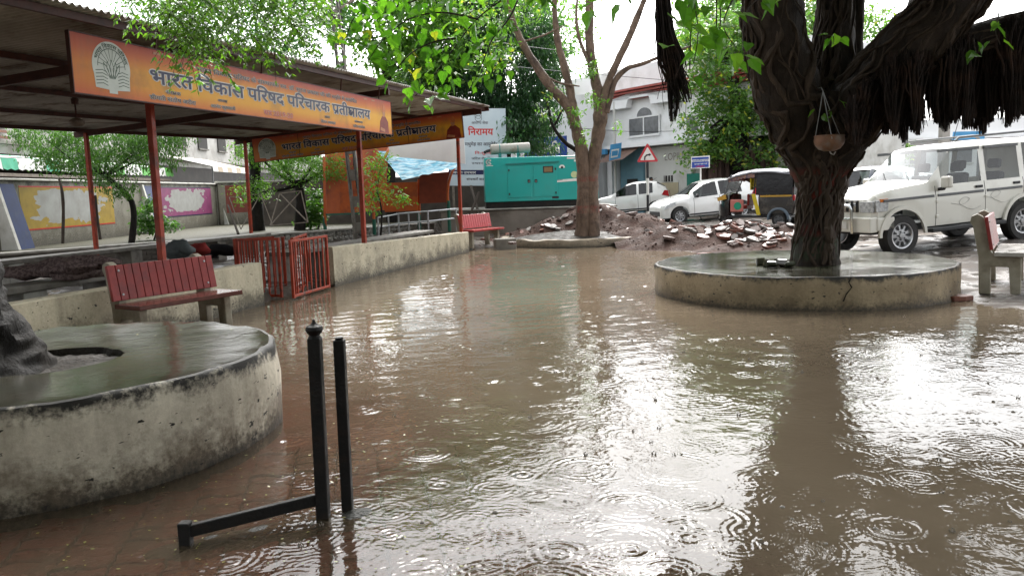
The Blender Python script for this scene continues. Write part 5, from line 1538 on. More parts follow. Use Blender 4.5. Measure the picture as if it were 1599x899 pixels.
b = MB(); b.tube([(2.05, -.42, .45), (2.06, -.42, .86), (2.04, -.36, .92), (2.04, .36, .92), (2.06, .42, .86), (2.05, .42, .45)], .028, 8); b.tube([(2.06, -.42, .7), (2.06, .42, .7)], .022, 8); b.build('bull_bar', MCHR, suv, True)
b = MB(); b.box((2.01, 0, .58), (.02, .5, .12)); b.build('number_plate', MPLATE, suv)
for y0_ in (.35, -.2):
    b = MB(); b.tube([(.78, y0_, 1.24), (.6, y0_ - .25, 1.40)], .008, 5); b.build('wiper', MPLA, suv)
b = MB(); b.tube([(-.05, .5, 1.86), (-.2, .5, 2.25)], .006, 5); b.build('aerial', MPLA, suv)

def hatch(name, label, c, h, L, W, H, wb, r, pt, tilt=0.0, glass=MGLD, suvish=0.0):
    """small hatchback heading h (unit xy)"""
    global ARCH_Z
    ARCH_Z = r * .98
    hd = Vector((h[0], h[1], tilt)).normalized(); lf = Vector((0, 0, 1)).cross(hd).normalized(); up = hd.cross(lf)
    th = thing(name, label, 'car', c, rot=Matrix((hd, lf, up)).transposed().to_4x4())
    f, k = L / 2, H / 1.53; w = W / 2
    B = .93 * k
    S = [(f, .62 * k, .66 * k, w * .72, w * .5), (f - .06, .70 * k, .76 * k, w * .84, w * .65), (f - .25, .78 * k, .86 * k, w * .95, w * .78), (f - .55, .85 * k, .93 * k, w * .99, w * .82), (f - .95, .90 * k, 1.0 * k, w, w * .80),
         (f - 1.05, .91 * k, 1.03 * k, w, w * .79), (f - 1.72, B, 1.44 * k, w, w * .70), (f - 2.0, B + .01, 1.51 * k, w, w * .69), (f - 2.5, B + .03, 1.53 * k, w, w * .69), (-f + .55, B + .06, 1.47 * k, w * .99, w * .67), (-f + .18, B + .08, 1.22 * k, w * .96, w * .68), (-f + .06, .92 * k, 1.0 * k, w * .92, w * .7), (-f, .62 * k, .7 * k, w * .84, w * .7)]
    xa, xb = f - (L - wb) * .47, f - (L - wb) * .47 - wb
    dm = f - 2.22
    loft_car(th, S, [(xa, r * 1.17), (xb, r * 1.17)], .26 * k, pt, [(dm + .05, f - 1.25), (-f + .72, dm - .05)], [(f - 1.70, f - 1.08)], [f - 1.22, dm, -f + .85], glass, [(-f + .2, -f + .52)])
    for x in (xa, xb):
        for sg in (-1, 1): wheel(th, x, sg * (w - .10), r, .18, sg, 8)
    seats(th, (dm + .35, -f + 1.2), .42 * k, w * .45, h=.6)
    for sg in (-1, 1):
        b = MB(); b.box((f - 1.32, sg * (w + .08), .98 * k), (.09, .18, .12)); b.build('door_mirror', MPLA if suvish == 0 else pt, th, bevel=.03, seg=2)
        b = MB(); b.prism([(f - .5, .70 * k), (f - .08, .60 * k), (f - .12, .70 * k), (f - .30, .79 * k), (f - .55, .83 * k)], sg * w * .90, sg * w * .985, X=(1, 0, 0), Z=(0, 0, 1), N=(0, 1, 0)); b.build('headlight', MLAMP, th)
        b = MB(); b.prism([(-f + .02, .78 * k), (-f + .34, .86 * k), (-f + .20, 1.06 * k), (-f + .05, 1.02 * k)], sg * w * .88, sg * w * .985, X=(1, 0, 0), Z=(0, 0, 1), N=(0, 1, 0)); b.build('tail_light', MTAIL, th)
        b = MB(); b.b2((xb + r * 1.2, sg * w - .01, .30 * k), (xa - r * 1.2, sg * w + .012, .35 * k)); b.build('sill_trim', MPLA, th)
        for x in (dm + .12, -f + .98):
            b = MB(); b.box((x, sg * w * .99, .86 * k), (.16, .03, .03)); b.build('door_handle', pt, th, bevel=.01)
    b = MB(); b.b2((f - .05, -w * .6, .34 * k), (f + .025, w * .6, .52 * k)); b.build('grille', MPLA, th, bevel=.02)
    b = MB(); b.tube([(-f + .8, .1, 1.5 * k), (-f + .55, .1, 1.62 * k)], .006, 5); b.build('aerial', MPLA, th)
    return th
p = onz(1044, 346, .2)
hatch('hatchback', 'white hatchback with silver wheels parked behind the rubble and the rickshaw', (p.x + 1.55, p.y + 1.05, .16), (-.985, -.17), 3.85, 1.73, 1.53, 2.45, .31, MWHITE, tilt=-.06, glass=glass_mat('car_glass_mid', (0.34, 0.38, 0.38)))
p = at(985, 300, 36)
hatch('hatchback', 'small white hatchback seen from its side, partly behind the forked tree', (p.x, p.y, .18), (-.97, .24), 3.6, 1.6, 1.54, 2.38, .29, MWHITE, tilt=-.05)
p = at(1402, 300, 20.0)
hatch('dark_car', 'dark blue car between the big trunk and the ivory four by four', (p.x + .1, p.y + .5, .22), (.55, -.83), 4.1, 1.75, 1.62, 2.55, .33, MNAVYP, tilt=0.0, glass=glass_mat('car_glass_clear', (0.5, 0.56, 0.56)), suvish=1)

# --- auto rickshaw
MTARP = pm('black_canopy', (0.010, 0.010, 0.012), (0.018, 0.018, 0.02), 6, 0.35, bump=.5, bscale=9, bdist=.03)
MTARPG = pm('grey_canopy_top', (0.26, 0.27, 0.29), (0.12, 0.12, 0.13), 3, 0.3, bump=.4, bscale=8, bdist=.03)
MYEL = pm('yellow_panel', (0.62, 0.48, 0.03), (0.52, 0.40, 0.03), 9, 0.45)
MOCH = pm('ochre_stripe', (0.52, 0.30, 0.05), (0.42, 0.24, 0.04), 9, 0.4)
MPINK = pm('pink_board', (0.50, 0.17, 0.14), (0.42, 0.14, 0.12), 9, 0.5)
MGRN = pm('green_disc', (0.02, 0.28, 0.17), (0.02, 0.22, 0.13), 9, 0.5)
MBLUEG = pm('blue_grey_fender', (0.14, 0.18, 0.22), (0.10, 0.13, 0.16), 9, 0.35)
MRSEAT = pm('red_rexine', (0.30, 0.04, 0.03), (0.2, 0.03, 0.025), 9, 0.4)
MFRNG = pm('awning_fringe', (0.36, 0.20, 0.12), (0.05, 0.06, 0.12), 14, 0.6)
rc = onz(1214, 354, .17)
hx = Vector((-.80, .60, 0)).normalized(); lx = Vector((0, 0, 1)).cross(hx)
ac = Vector((rc.x, rc.y, .17)) + hx * .80 - lx * .55
au = thing('auto_rickshaw', 'black and yellow three wheeled auto rickshaw with canvas hood beside the big trunk', 'auto rickshaw', ac, rot=Matrix((hx, lx, Vector((0, 0, 1)))).transposed().to_4x4())
def side_loop(fn):
    for sg in (-1, 1): fn(sg)
b = MB()
tub = [(-1.30, .36), (-.25, .34), (-.22, .95), (-1.26, .97), (-1.36, .7)]
b.prism(tub, -.64, .64, X=(1, 0, 0), Z=(0, 0, 1), N=(0, 1, 0)); b.build('rear_body', MBLKP, au, bevel=.05, seg=3)
b = MB(); b.b2((-1.2, -.6, .28), (.75, .6, .34)); b.build('floor', MPLA, au)
b = MB(); V = []
cowl = [(.45, .56, .30), (.80, .50, .30), (1.12, .30, .34)]
ring = lambda x, w, z0, z1: [(x, w, z0), (x, w * 1.02, (z0 + z1) / 2), (x, w * .9, z1), (x, 0, z1 + .06), (x, -w * .9, z1), (x, -w * 1.02, (z0 + z1) / 2), (x, -w, z0)]
R_ = [ring(.72, .56, .30, .98), ring(.92, .52, .32, 1.0), ring(1.10, .38, .36, .94), ring(1.20, .18, .42, .80)]
vs = sum(R_, []); fs = [(i * 7 + j, i * 7 + j + 1, (i + 1) * 7 + j + 1, (i + 1) * 7 + j) for i in range(3) for j in range(6)] + [tuple(range(21, 28))]
b.add(vs, fs); b.build('front_cowl', MBLKP, au, smooth=True, angle=60)
b = MB(); b.lathe([(.09, 0), (.1, .05), (.085, .07), (0, .075)], 16, O=(1.17, 0, .66), A=(1, 0, .1)); b.build('headlight', MLAMP, au, True)
b = MB(); b.prism([(.80, .86), (1.08, .80), (1.10, .90), (.84, 1.0)], .50, .56, X=(1, 0, 0), Z=(0, 0, 1), N=(0, 1, 0)); b.build('cowl_flash', MOCH, au)
b = MB(); b.add([(.86, .50, 1.02), (.86, -.50, 1.02), (.66, -.52, 1.55), (.66, .52, 1.55)], [(0, 1, 2, 3)]); b.build('windscreen', MGLS, au)
for sg in (-1, 1):
    b = MB(); b.tube([(.88, sg * .52, .98), (.66, sg * .55, 1.56), (.62, sg * .55, 1.60)], .022, 8); b.build('screen_pillar', MGREYP, au, True)
    b = MB(); b.tube([(-.22, sg * .62, .36), (-.10, sg * .61, 1.0), (-.14, sg * .60, 1.60)], .022, 8); b.build('door_pillar', MPLA, au, True)
    b = MB(); b.prism([(-.32, .36), (-.20, .36), (-.03, 1.0), (-.15, 1.0)], sg * .645, sg * .655, X=(1, 0, 0), Z=(0, 0, 1), N=(0, 1, 0)); b.build('yellow_strip', MYEL, au)
    b = MB(); V = []
    for i in range(9):
        x = -1.27 + 1.1 * i / 8
        for j in range(7):
            z = .97 + .66 * j / 6
            V.append((x, sg * (.655 - .05 * (j / 6) ** 2 + .012 * noise.noise(Vector((x * 5, j * .8, sg)))), z))
    b.add(V, [(i * 7 + j, i * 7 + j + 1, (i + 1) * 7 + j + 1, (i + 1) * 7 + j) for i in range(8) for j in range(6)]); b.build('side_curtain', MTARP, au, smooth=True)
    b = MB(); b.b2((-1.24, sg * .645 - .006, .90), (-.30, sg * .645 + .008, .95)); b.build('ochre_stripe', MOCH, au)
    b = MB(); b.box((-1.31, sg * .60, .86), (.06, .13, .16)); b.build('tail_light', MTAIL, au, bevel=.015)
    b = MB(); b.prism([(-.86 + .34 * math.cos(a), .24 + .34 * math.sin(a)) for a in np.linspace(-.1, math.pi + .1, 16)] + [(-.86 + .27 * math.cos(a), .24 + .27 * math.sin(a)) for a in np.linspace(math.pi + .1, -.1, 16)], sg * .5, sg * .72, X=(1, 0, 0), Z=(0, 0, 1), N=(0, 1, 0)); b.build('fender', MBLUEG, au, bevel=.015)
    b = MB(); b.box((-1.15, sg * .55, .24), (.02, .2, .22)); b.build('mud_flap', MPLA, au)
    wheel(au, -.86, sg * .58, .22, .12, sg, 5, MGREYP)
b = MB(); V = []
for i in range(15):
    x = -1.34 + 2.1 * i / 14
    zt = np.interp(x, [-1.34, -1.2, -.6, 0, .5, .76], [1.55, 1.68, 1.74, 1.74, 1.66, 1.54])
    for j in range(9):
        y = -.66 + 1.32 * j / 8
        V.append((x, y, zt - .12 * abs(y / .66) ** 3 + .02 * noise.noise(Vector((x * 4, y * 4, 1)))))
b.add(V, [(i * 9 + j, i * 9 + j + 1, (i + 1) * 9 + j + 1, (i + 1) * 9 + j) for i in range(14) for j in range(8)]); o = b.build('hood_top', MTARPG, au, smooth=True); m_ = o.modifiers.new('t', 'SOLIDIFY'); m_.thickness = .02
b = MB(); b.add([(-1.30, -.62, .97), (-1.30, .62, .97), (-1.32, .60, 1.6), (-1.32, -.60, 1.6)], [(0, 1, 2, 3)]); b.build('rear_curtain', MTARP, au)
for sg in (-1, 1):
    b = MB(); V = [(x, sg * .63, np.interp(x, [-.1, .3, .72], [1.62, 1.60, 1.50]) - d_ - (.03 * (k % 2) if d_ else 0)) for d_ in (0, .11) for k, x in enumerate(np.linspace(-.12, .72, 15))]
    b.add(V, [(i, i + 1, i + 16, i + 15) for i in range(14)]); b.build('fringe', MFRNG, au)
b = MB(); b.box((.42, 0, .60), (.36, .62, .14)); b.box((.22, 0, .82), (.08, .5, .36)); b.build('driver_seat', MRSEAT, au, bevel=.03)
b = MB(); b.box((-.75, 0, .62), (.46, 1.1, .16)); b.box((-1.0, 0, .92), (.1, 1.1, .5)); b.build('passenger_seat', MRSEAT, au, bevel=.03)
b = MB(); b.b2((.02, .30, 1.12), (.04, .58, 1.50)); b.box((-.02, .4, 1.34), (.24, .02, .26)); b.build('yellow_curtain', MYEL, au)
b = MB(); b.b2((.24, .57, .46), (.66, .60, .84)); po = b.build('advert_board', MPINK, au, bevel=.02)
b = MB(); b.lathe([(.12, 0), (.12, .006), (0, .006)], 18, O=(.42, .601, .64), A=(0, 1, 0)); b.build('green_disc', MGRN, po)
b = MB(); b.tube([(.80, -.28, 1.04), (.70, -.1, 1.1), (.70, .1, 1.1), (.80, .28, 1.04)], .016, 6); b.build('handlebar', MPLA, au)
b = MB(); b.b2((.62, -.5, 1.40), (.66, .5, 1.50)); b.build('sun_strip', MRSEAT, au)
wheel(au, 1.02, 0, .21, .11, 1, 5, MGREYP)
b = MB(); b.prism([(1.02 + .27 * math.cos(a), .21 + .27 * math.sin(a)) for a in np.linspace(.1, math.pi - .1, 14)] + [(1.02 + .24 * math.cos(a), .21 + .24 * math.sin(a)) for a in np.linspace(math.pi - .1, .1, 14)], -.1, .1, X=(1, 0, 0), Z=(0, 0, 1), N=(0, 1, 0)); b.build('front_fender', MBLKP, au)

# ---------------------------------------------------------------- painted boundary wall
MWALL = plaster('old_boundary_wall', (0.30, 0.285, 0.24), dirt=(0.14, 0.125, 0.095), grime=(0.06, 0.055, 0.045), z0=0.4, z1=2.3, amt=.9)
MBLUE = pm('pilaster_blue', (0.007, 0.026, 0.11), (0.006, 0.02, 0.08), 4, 0.6, c3=(0.02, 0.035, 0.09), s3=3)
MWHT = pm('whitewash', (0.60, 0.59, 0.55), (0.48, 0.47, 0.42), 3, 0.6, c3=(0.3, 0.28, 0.24), s3=2)
def mural(name, c, edge, seed, cover=.60):
    m, nt, p = _nt(name)
    tc = N(nt, 'ShaderNodeTexCoord'); sx = N(nt, 'ShaderNodeSeparateXYZ'); nt.links.new(tc.outputs['Generated'], sx.inputs[0])
    a = math_(nt, 'MULTIPLY', math_(nt, 'ABSOLUTE', math_(nt, 'SUBTRACT', sx.outputs[1], .5)), 2.15)
    b_ = math_(nt, 'MULTIPLY', math_(nt, 'ABSOLUTE', math_(nt, 'SUBTRACT', sx.outputs[2], .53)), 2.0)
    d = math_(nt, 'POWER', math_(nt, 'ADD', math_(nt, 'POWER', a, 4.0), math_(nt, 'POWER', b_, 4.0)), .25)
    nz = N(nt, 'ShaderNodeTexNoise'); setin(nz, Scale=2.6, Detail=4.0, Distortion=.3)
    mp = N(nt, 'ShaderNodeMapping'); mp.inputs['Location'].default_value = (seed, 0, 0); mp.inputs['Scale'].default_value = (1, .7, 1.6)
    nt.links.new(tc.outputs['Object'], mp.inputs[0]); nt.links.new(mp.outputs[0], nz.inputs['Vector'])
    d = math_(nt, 'MULTIPLY_ADD', math_(nt, 'SUBTRACT', nz.outputs[0], .5), 1.1, d)
    k = N(nt, 'ShaderNodeMapRange'); setin(k, From_Min=cover + .19, From_Max=cover + .17); nt.links.new(d, k.inputs[0])
    col = mixc(nt, noise_fac(nt, 4, lo=.4, hi=.7), c, tuple(x * .7 for x in c))
    col = mixc(nt, k.outputs[0], col, mixc(nt, noise_fac(nt, 2.5, lo=.35, hi=.65), (0.38, 0.38, 0.37), (0.29, 0.285, 0.265)))
    nt.links.new(col, p.inputs['Base Color']); setin(p, Roughness=.6)
    return m
WX = -12.3
wl = thing('boundary_wall', 'old wall with blue pilasters and overpainted mural panels behind the shelter', 'wall', (WX, 24, .4))
def wy(px): return WX / ((px - 799.5) / FPX)
b = MB(); b.b2((WX - .23, 13, .2), (WX, 33.5, 2.14)); b.build('wall_run', MWALL, wl, world=True)
b = MB(); b.bar((WX + .05, 33.4, 1.27), (-5.2, 40.5, 1.27), .23, 1.9); b.build('wall_run', MWALL, wl, world=True)
b = MB(); b.b2((WX - .27, 13, 2.145), (WX + .05, 33.5, 2.20)); b.build('coping', MWHT, wl, world=True, bevel=.01)
b = MB(); b.bar((WX + .05, 33.4, 2.25), (-5.2, 40.5, 2.25), .33, .06); b.build('coping', MWHT, wl, world=True)
for px in (22, 240, 352):
    y = wy(px); w = .30
    b = MB(); V = [(WX + .02, y - w, 2.06), (WX + .02, y + w, 2.06), (WX + .42, y + w, .35), (WX + .42, y - w, .35), (WX - .02, y - w, 2.06), (WX - .02, y + w, 2.06), (WX - .02, y + w, .35), (WX - .02, y - w, .35)]
    b.add(V, [(0, 3, 2, 1), (4, 5, 6, 7), (0, 1, 5, 4), (0, 4, 7, 3), (1, 2, 6, 5), (3, 7, 6, 2)]); pl = b.build('pilaster', MBLUE, wl, world=True)
    b = MB(); V = [(v[0] + .012, (y - w - .10) if v[1] < y else (y - w + .003), v[2] + .03) for v in V]
    b.add(V, [(0, 3, 2, 1), (4, 5, 6, 7), (0, 1, 5, 4), (0, 4, 7, 3), (1, 2, 6, 5), (3, 7, 6, 2)]); b.build('white_edge', MWHT, pl, world=True)
for px0, px1, z0, z1, c, ec, nm, sd in ((42, 186, .92, 1.98, (0.36, 0.235, 0.012), MINKR, 'mural_yellow', 0), (256, 338, .98, 2.0, (0.24, 0.03, 0.13), MNAVY, 'mural_pink', 5)):
    y0, y1 = wy(px0), wy(px1)
    b = MB(); b.b2((WX - .01, y0, z0), (WX + .006, y1, z1)); mo = b.build('mural', mural(nm, c, ec, sd), wl, world=True)
    for q in (((WX, y0, z0 - .035), (WX + .008, y1, z0)), ((WX, y0, z1), (WX + .008, y1, z1 + .035))):
        b = MB(); b.b2(*q); b.build('mural_border', ec, mo, world=True)
d = (Vector((-5.2, 40.5, 0)) - Vector((WX + .05, 33.4, 0))); L = d.length; d.normalize(); nrm = Vector((d.y, -d.x, 0))
rm = mural('mural_red', (0.2, 0.04, 0.028), None, 9, .45)
b = MB(); o0 = Vector((WX + .05, 33.4, 0)) + nrm * .118
b.add([o0 + d * .3 + ZU * .95, o0 + d * 7.5 + ZU * .95, o0 + d * 7.5 + ZU * 2.1, o0 + d * .3 + ZU * 2.1], [(0, 1, 2, 3)]); b.build('mural', rm, wl, world=True)

# brick edging of the raised bed
MBRICK = pm('old_brick', (0.14, 0.125, 0.105), (0.085, 0.072, 0.06), 5, 0.6, bump=.4, c3=(0.05, 0.045, 0.04), s3=2)
MCOPE = pm('old_coping', (0.27, 0.26, 0.23), (0.17, 0.16, 0.14), 3, 0.55, bump=.3, c3=(0.09, 0.085, 0.07), s3=1.5)
E0, E1, E2 = Vector((-13.2, 14.2, 0)), Vector((-7.3, 21.3, 0)), Vector((-2.6, 27.0, 0))
eg = thing('bed_edging', 'low brick edging with grey coping along the planted bed behind the shelter', 'wall', E1)
dd = (E1 - E0).normalized(); nn_ = Vector((dd.y, -dd.x, 0)); Le = (E1 - E0).length
b = MB(); b.bar(E0 + ZU * .24 - nn_ * .06, E1 + ZU * .24 - nn_ * .06, .16, .46); b.build('mortar', MOLDC, eg, world=True)
b = MB(); b.bar(E0 + ZU * .50, E1 + ZU * .50, .34, .06); b.build('coping', MCOPE, eg, world=True, bevel=.01)
bm = MB(); bm.b2((-.115, -.02, -.045), (.115, .02, .045)); bme = bm.mesh('brick'); bme.materials.append(MBRICK)
az = math.atan2(dd.y, dd.x)
inv = wmat(eg).inverted()
for rrow in range(3):
    k = 0
    while True:
        s = .25 * k + (.125 if rrow % 2 else 0) + .15
        if s > Le - .15: break
        k += 1
        o = bpy.data.objects.new('brick', bme); COL.objects.link(o); o.parent = eg
        o.matrix_basis = inv @ Matrix.Translation(E0 + dd * s + nn_ * (.025 + random.uniform(-.008, .008)) + ZU * (.16 + rrow * .108)) @ Matrix.Rotation(az + random.uniform(-.03, .03), 4, 'Z')
st = thing('stone_edging', 'low pale rubble stone edging under the orange bus shelter', 'wall', E2)
d2 = (E2 - E1).normalized(); n2 = Vector((d2.y, -d2.x, 0)); L2 = (E2 - E1).length
b = MB(); b.bar(E1 + ZU * .22 - n2 * .06, E2 + ZU * .22 - n2 * .06, .16, .5); b.build('mortar', MCOPE, st, world=True)
b = MB(); b.bar(E1 + ZU * .50, E2 + ZU * .50, .3, .05); b.build('coping', MCOPE, st, world=True)
sme = []
for k in range(6):
    q = MB(); q.ball((0, 0, 0), .1, 8, 5, sc=(1.1, .5, .8), jit=.7, seed=k); me = q.mesh('stone'); me.materials.append(MWHBL); sme.append(me)
inv = wmat(st).inverted()
for rrow in range(3):
    for k in range(int(L2 / .2)):
        o = bpy.data.objects.new('stone', random.choice(sme)); COL.objects.link(o); o.parent = st
        o.matrix_basis = inv @ Matrix.Translation(E1 + d2 * (.1 + .2 * k + .1 * (rrow % 2) + random.uniform(-.02, .02)) + n2 * .03 + ZU * (.1 + rrow * .14)) @ Matrix.Rotation(math.atan2(d2.y, d2.x) + random.uniform(-.2, .2), 4, 'Z')
# sticks and frames leaning by the wall
MSTICK = pm('old_timber', (0.06, 0.045, 0.035), (0.035, 0.027, 0.02), 9, 0.7)
MFRAME = pm('rusty_angle_iron', (0.22, 0.19, 0.16), (0.14, 0.11, 0.085), 9, 0.6)
for i, (pts, lab) in enumerate(((((98, 380, 19.5), (99, 330, 19.5), (97, 300, 19.4), (92, 278, 19.4)), 'crooked dark stick standing before the yellow mural'), (((157, 374, 20.5), (152, 340, 20.5), (149, 305, 20.4)), 'short dark stick standing right of the crooked one'), (((372, 365, 23.5), (356, 320, 24.5)), 'dark prop leaning against the blue pilaster'))):
    P = path([at(*p) for p in pts], 5); th = thing('wooden_stick', lab, 'stick', P[0])
    b = MB(); limb(b, [at(*p) for p in pts], [.04, .03], 7, 5, .3, i); b.build('pole', MSTICK, th, smooth=True, world=True)
fr_ = thing('angle_frame', 'rusty cross braced metal frame leaning behind the far left post', 'frame', at(465, 350, 25))
Q = [at(422, 352, 24.6), at(481, 347, 24.6), at(470, 298, 25.2), at(437, 302, 25.2)]
for a, c in ((0, 1), (1, 2), (2, 3), (3, 0), (0, 2), (1, 3)):
    b = MB(); b.bar(Q[a], Q[c], .03, .03); b.build('brace', MFRAME, fr_, world=True)
fr_ = thing('angle_frame', 'thin metal frame leaning before the red mural', 'frame', at(390, 355, 25))
Q = [at(376, 358, 24.4), at(425, 350, 24.4), at(407, 303, 25), at(358, 308, 25)]
for a, c in ((0, 2), (2, 3), (3, 0), (1, 2)):
    b = MB(); b.bar(Q[a], Q[c], .022, .022); b.build('brace', MFRAME, fr_, world=True)

# ---------------------------------------------------------------- shops behind the wall
MAWG = pm('awning_green', (0.03, 0.34, 0.20), (0.03, 0.28, 0.16), 3, 0.55); MAWL = pm('awning_leaf', (0.12, 0.42, 0.08), (0.10, 0.36, 0.07), 3, 0.55)
MAWW = pm('awning_white', (0.66, 0.66, 0.64), (0.55, 0.55, 0.53), 3, 0.6); MAWT = pm('awning_tan', (0.42, 0.34, 0.24), (0.34, 0.27, 0.19), 3, 0.6)
MSHOP = pm('shop_wall', (0.46, 0.45, 0.43), (0.36, 0.35, 0.33), 1.5, 0.7, c3=(0.22, 0.2, 0.18), s3=.8)
MDKIN = pm('dark_interior', (0.025, 0.023, 0.022), (0.04, 0.036, 0.033), 2, 0.8)
MTILE = pm('brown_trim', (0.20, 0.085, 0.055), (0.14, 0.06, 0.04), 4, 0.6)
mk = thing('market_row', 'pale market building with dark shop fronts behind the boundary wall', 'building', (-19, 28, .3))
b = MB(); b.b2((-24, 10, .1), (-17.2, 74, 6.4)); b.build('wall', MSHOP, mk, world=True)
b = MB(); b.b2((-17.25, 10, 3.62), (-16.9, 74, 3.72)); b.build('ledge', MOLDC, mk, world=True)
b = MB(); b.b2((-17.2, 10, 2.0), (-17.1, 74, 3.3)); b.build('shop_front', MDKIN, mk, world=True)
for k in range(18):
    y = 17.5 + k * 3.0
    b = MB(); b.b2((-17.2, y, 4.4), (-17.14, y + 1.3, 5.7)); w = b.build('window', MDKIN, mk, world=True)
    b = MB(); b.b2((-17.16, y - .06, 4.32), (-17.08, y + 1.36, 4.4)); b.build('sill', MOLDC, w, world=True)
for z in (3.80, 4.0, 4.2):
    b = MB(); b.b2((-17.1, 18, z), (-17.04, 27.5, z + .09)); b.build('railing_band', MTILE, mk, world=True)
aw = thing('striped_awning', 'green and white striped shop awning with scalloped edge above the wall', 'awning', (-15.4, 26, 2.4))
y = 18.0; k = 0
while y < 35.5:
    w = .78 if k % 2 else 1.5
    mt_ = MAWW if k % 2 == 0 else (MAWG if y < 26.5 else MAWL)
    b = MB(); n_ = max(3, int(w / .16)); V = []
    for i in range(n_ + 1):
        yy = y + w * i / n_
        V += [(-17.1, yy, 3.26), (-15.25, yy, 2.98), (-15.2, yy, 2.66 - .05 * (i % 2))]
    b.add(V, [f for i in range(n_) for f in ((3 * i, 3 * i + 1, 3 * i + 4, 3 * i + 3), (3 * i + 1, 3 * i + 2, 3 * i + 5, 3 * i + 4))]); o = b.build('stripe', mt_, aw, world=True)
    y += w; k += 1
for y in (18.4, 23.5, 29.0, 34.8):
    b = MB(); b.tube([(-15.3, y, .3), (-15.3, y, 2.95)], .03, 6); b.build('prop', MGREYP, aw, world=True)
b = MB(); b.b2((-15.6, 17.5, 2.42), (-15.2, 36, 2.52)); b.build('front_beam', MFRAME, aw, world=True)
a2 = thing('tan_awning', 'tan striped shop awning right of the green one', 'awning', (-13.5, 38, 2.4))
for k in range(8):
    y = 36.2 + k * .62
    b = MB(); b.add([(-15.6, y, 3.6), (-13.4, y, 3.05), (-13.4, y + .62, 3.05), (-15.6, y + .62, 3.6)], [(0, 1, 2, 3)]); b.add([(-13.4, y, 3.05), (-13.36, y, 2.8), (-13.36, y + .62, 2.8), (-13.4, y + .62, 3.05)], [(0, 1, 2, 3)])
    b.build('stripe', MAWT if k % 2 else MAWW, a2, world=True)
b = MB(); b.tube([(-13.45, 36.3, .3), (-13.45, 36.3, 3.0)], .03, 6); b.build('prop', MGREYP, a2, world=True)

# ---------------------------------------------------------------- orange bus shelter, tarpaulin and hoardings
MORP = pm('orange_panel', (0.42, 0.095, 0.02), (0.33, 0.07, 0.018), 5, 0.4, c3=(0.2, 0.05, 0.025), s3=2)
MORD = pm('orange_panel_dull', (0.20, 0.04, 0.018), (0.14, 0.03, 0.015), 5, 0.45)
MGRB = pm('green_base_paint', (0.015, 0.10, 0.065), (0.012, 0.075, 0.05), 6, 0.45)
bs = thing('bus_shelter', 'orange panelled bus shelter with curved pipe posts and green feet', 'shelter', at(600, 365, 25.0))
BY = 25.2
def quad(px, mat, name, par, th_=.03):
    P = [at(*q) for q in px]; nn = (P[1] - P[0]).cross(P[3] - P[0]).normalized() * th_
    b = MB(); b.add([p for p in P] + [p + nn for p in P], [(0, 1, 2, 3), (7, 6, 5, 4), (0, 4, 5, 1), (1, 5, 6, 2), (2, 6, 7, 3), (3, 7, 4, 0)]); return b.build(name, mat, par, world=True)
for a in range(4):
    f0, f1 = a / 4, (a + 1) / 4
    yy = lambda f: BY + .5 * math.sin(f * 3.14)
    quad([(507 + 95 * f0, 336 - 2 * a, yy(f0)), (507 + 95 * f1 - .4, 334 - 2 * a, yy(f1)), (507 + 100 * f1, 225, yy(f1) + .2), (507 + 100 * f0, 228, yy(f0) + .2)], MORP, 'back_panel', bs)
quad([(601, 331, BY), (653, 329, BY), (652, 284, BY), (602, 286, BY)], MORP, 'back_panel', bs)
quad([(655, 318, BY), (700, 316, BY), (702, 268, BY), (655, 272, BY)], MORD, 'back_panel', bs)
for pts in (((508, 362, 24.6), (507, 300, 24.6), (506, 245, 24.8)), ((585, 365, 24.2), (583, 300, 24.2), (590, 268, 24.2), (604, 240, 24.4), (612, 222, 24.8)), ((655, 352, 25.3), (654, 280, 25.3)), ((701, 336, 24.6), (699, 300, 24.6), (703, 276, 24.6), (712, 256, 24.8))):
    P = path([at(*p) for p in pts], 6); b = MB(); b.tube(P, .045, 10); po = b.build('post', MORP, bs, True, world=True)
    g0 = P[0]; b = MB(); b.tube([(g0.x, g0.y, .3), (g0.x, g0.y, g0.z + .45)], .055, 10); b.build('green_foot', MGRB, po, True, world=True)
b = MB(); b.bar(at(509, 335, 24.5), at(583, 332, 24.2), .05, .05); b.build('cross_bar', MGRB, bs, world=True)
MTARPB = pm('blue_tarpaulin', (0.10, 0.32, 0.45), (0.42, 0.55, 0.60), 4.5, 0.3, lo=.42, hi=.58, stretch=(1, 1, 5), c3=(0.05, 0.12, 0.2), s3=3)
tpn = thing('tarpaulin', 'slack blue and white tarpaulin over the bus shelter', 'tarpaulin', at(660, 260, 24))
c00, c10, c11, c01 = at(590, 236, 25.2), at(722, 236, 25.0), at(712, 262, 23.4), at(628, 281, 23.4)
V = []
for i in range(17):
    for j in range(9):
        u, v = i / 16, j / 8
        p = c00.lerp(c10, u).lerp(c01.lerp(c11, u), v)
        p.z += -.12 * math.sin(math.pi * u) * math.sin(math.pi * min(1, v * 1.1)) + .05 * noise.noise(Vector((u * 9, v * 3, 2)))
        V.append(p)
b = MB(); b.add(V, [(i * 9 + j, i * 9 + j + 1, (i + 1) * 9 + j + 1, (i + 1) * 9 + j) for i in range(16) for j in range(8)]); b.build('sheet', MTARPB, tpn, smooth=True, world=True)
b = MB()
for k in range(10):
    x = 655 + k * 4; p = at(x, 248 + random.uniform(-4, 6), 23.9); q = p + Vector((random.uniform(-.35, .35), random.uniform(-.1, .1), random.uniform(.05, .4))); b.tube([p, (p + q) / 2 + Vector((.05, 0, .03)), q], .01, 4)
o = b.build('twigs', MTWIG, tpn, world=True); o['kind'] = 'stuff'
wbd = thing('blank_board', 'blank white board above the blue tarpaulin', 'board', at(660, 240, 23.0))
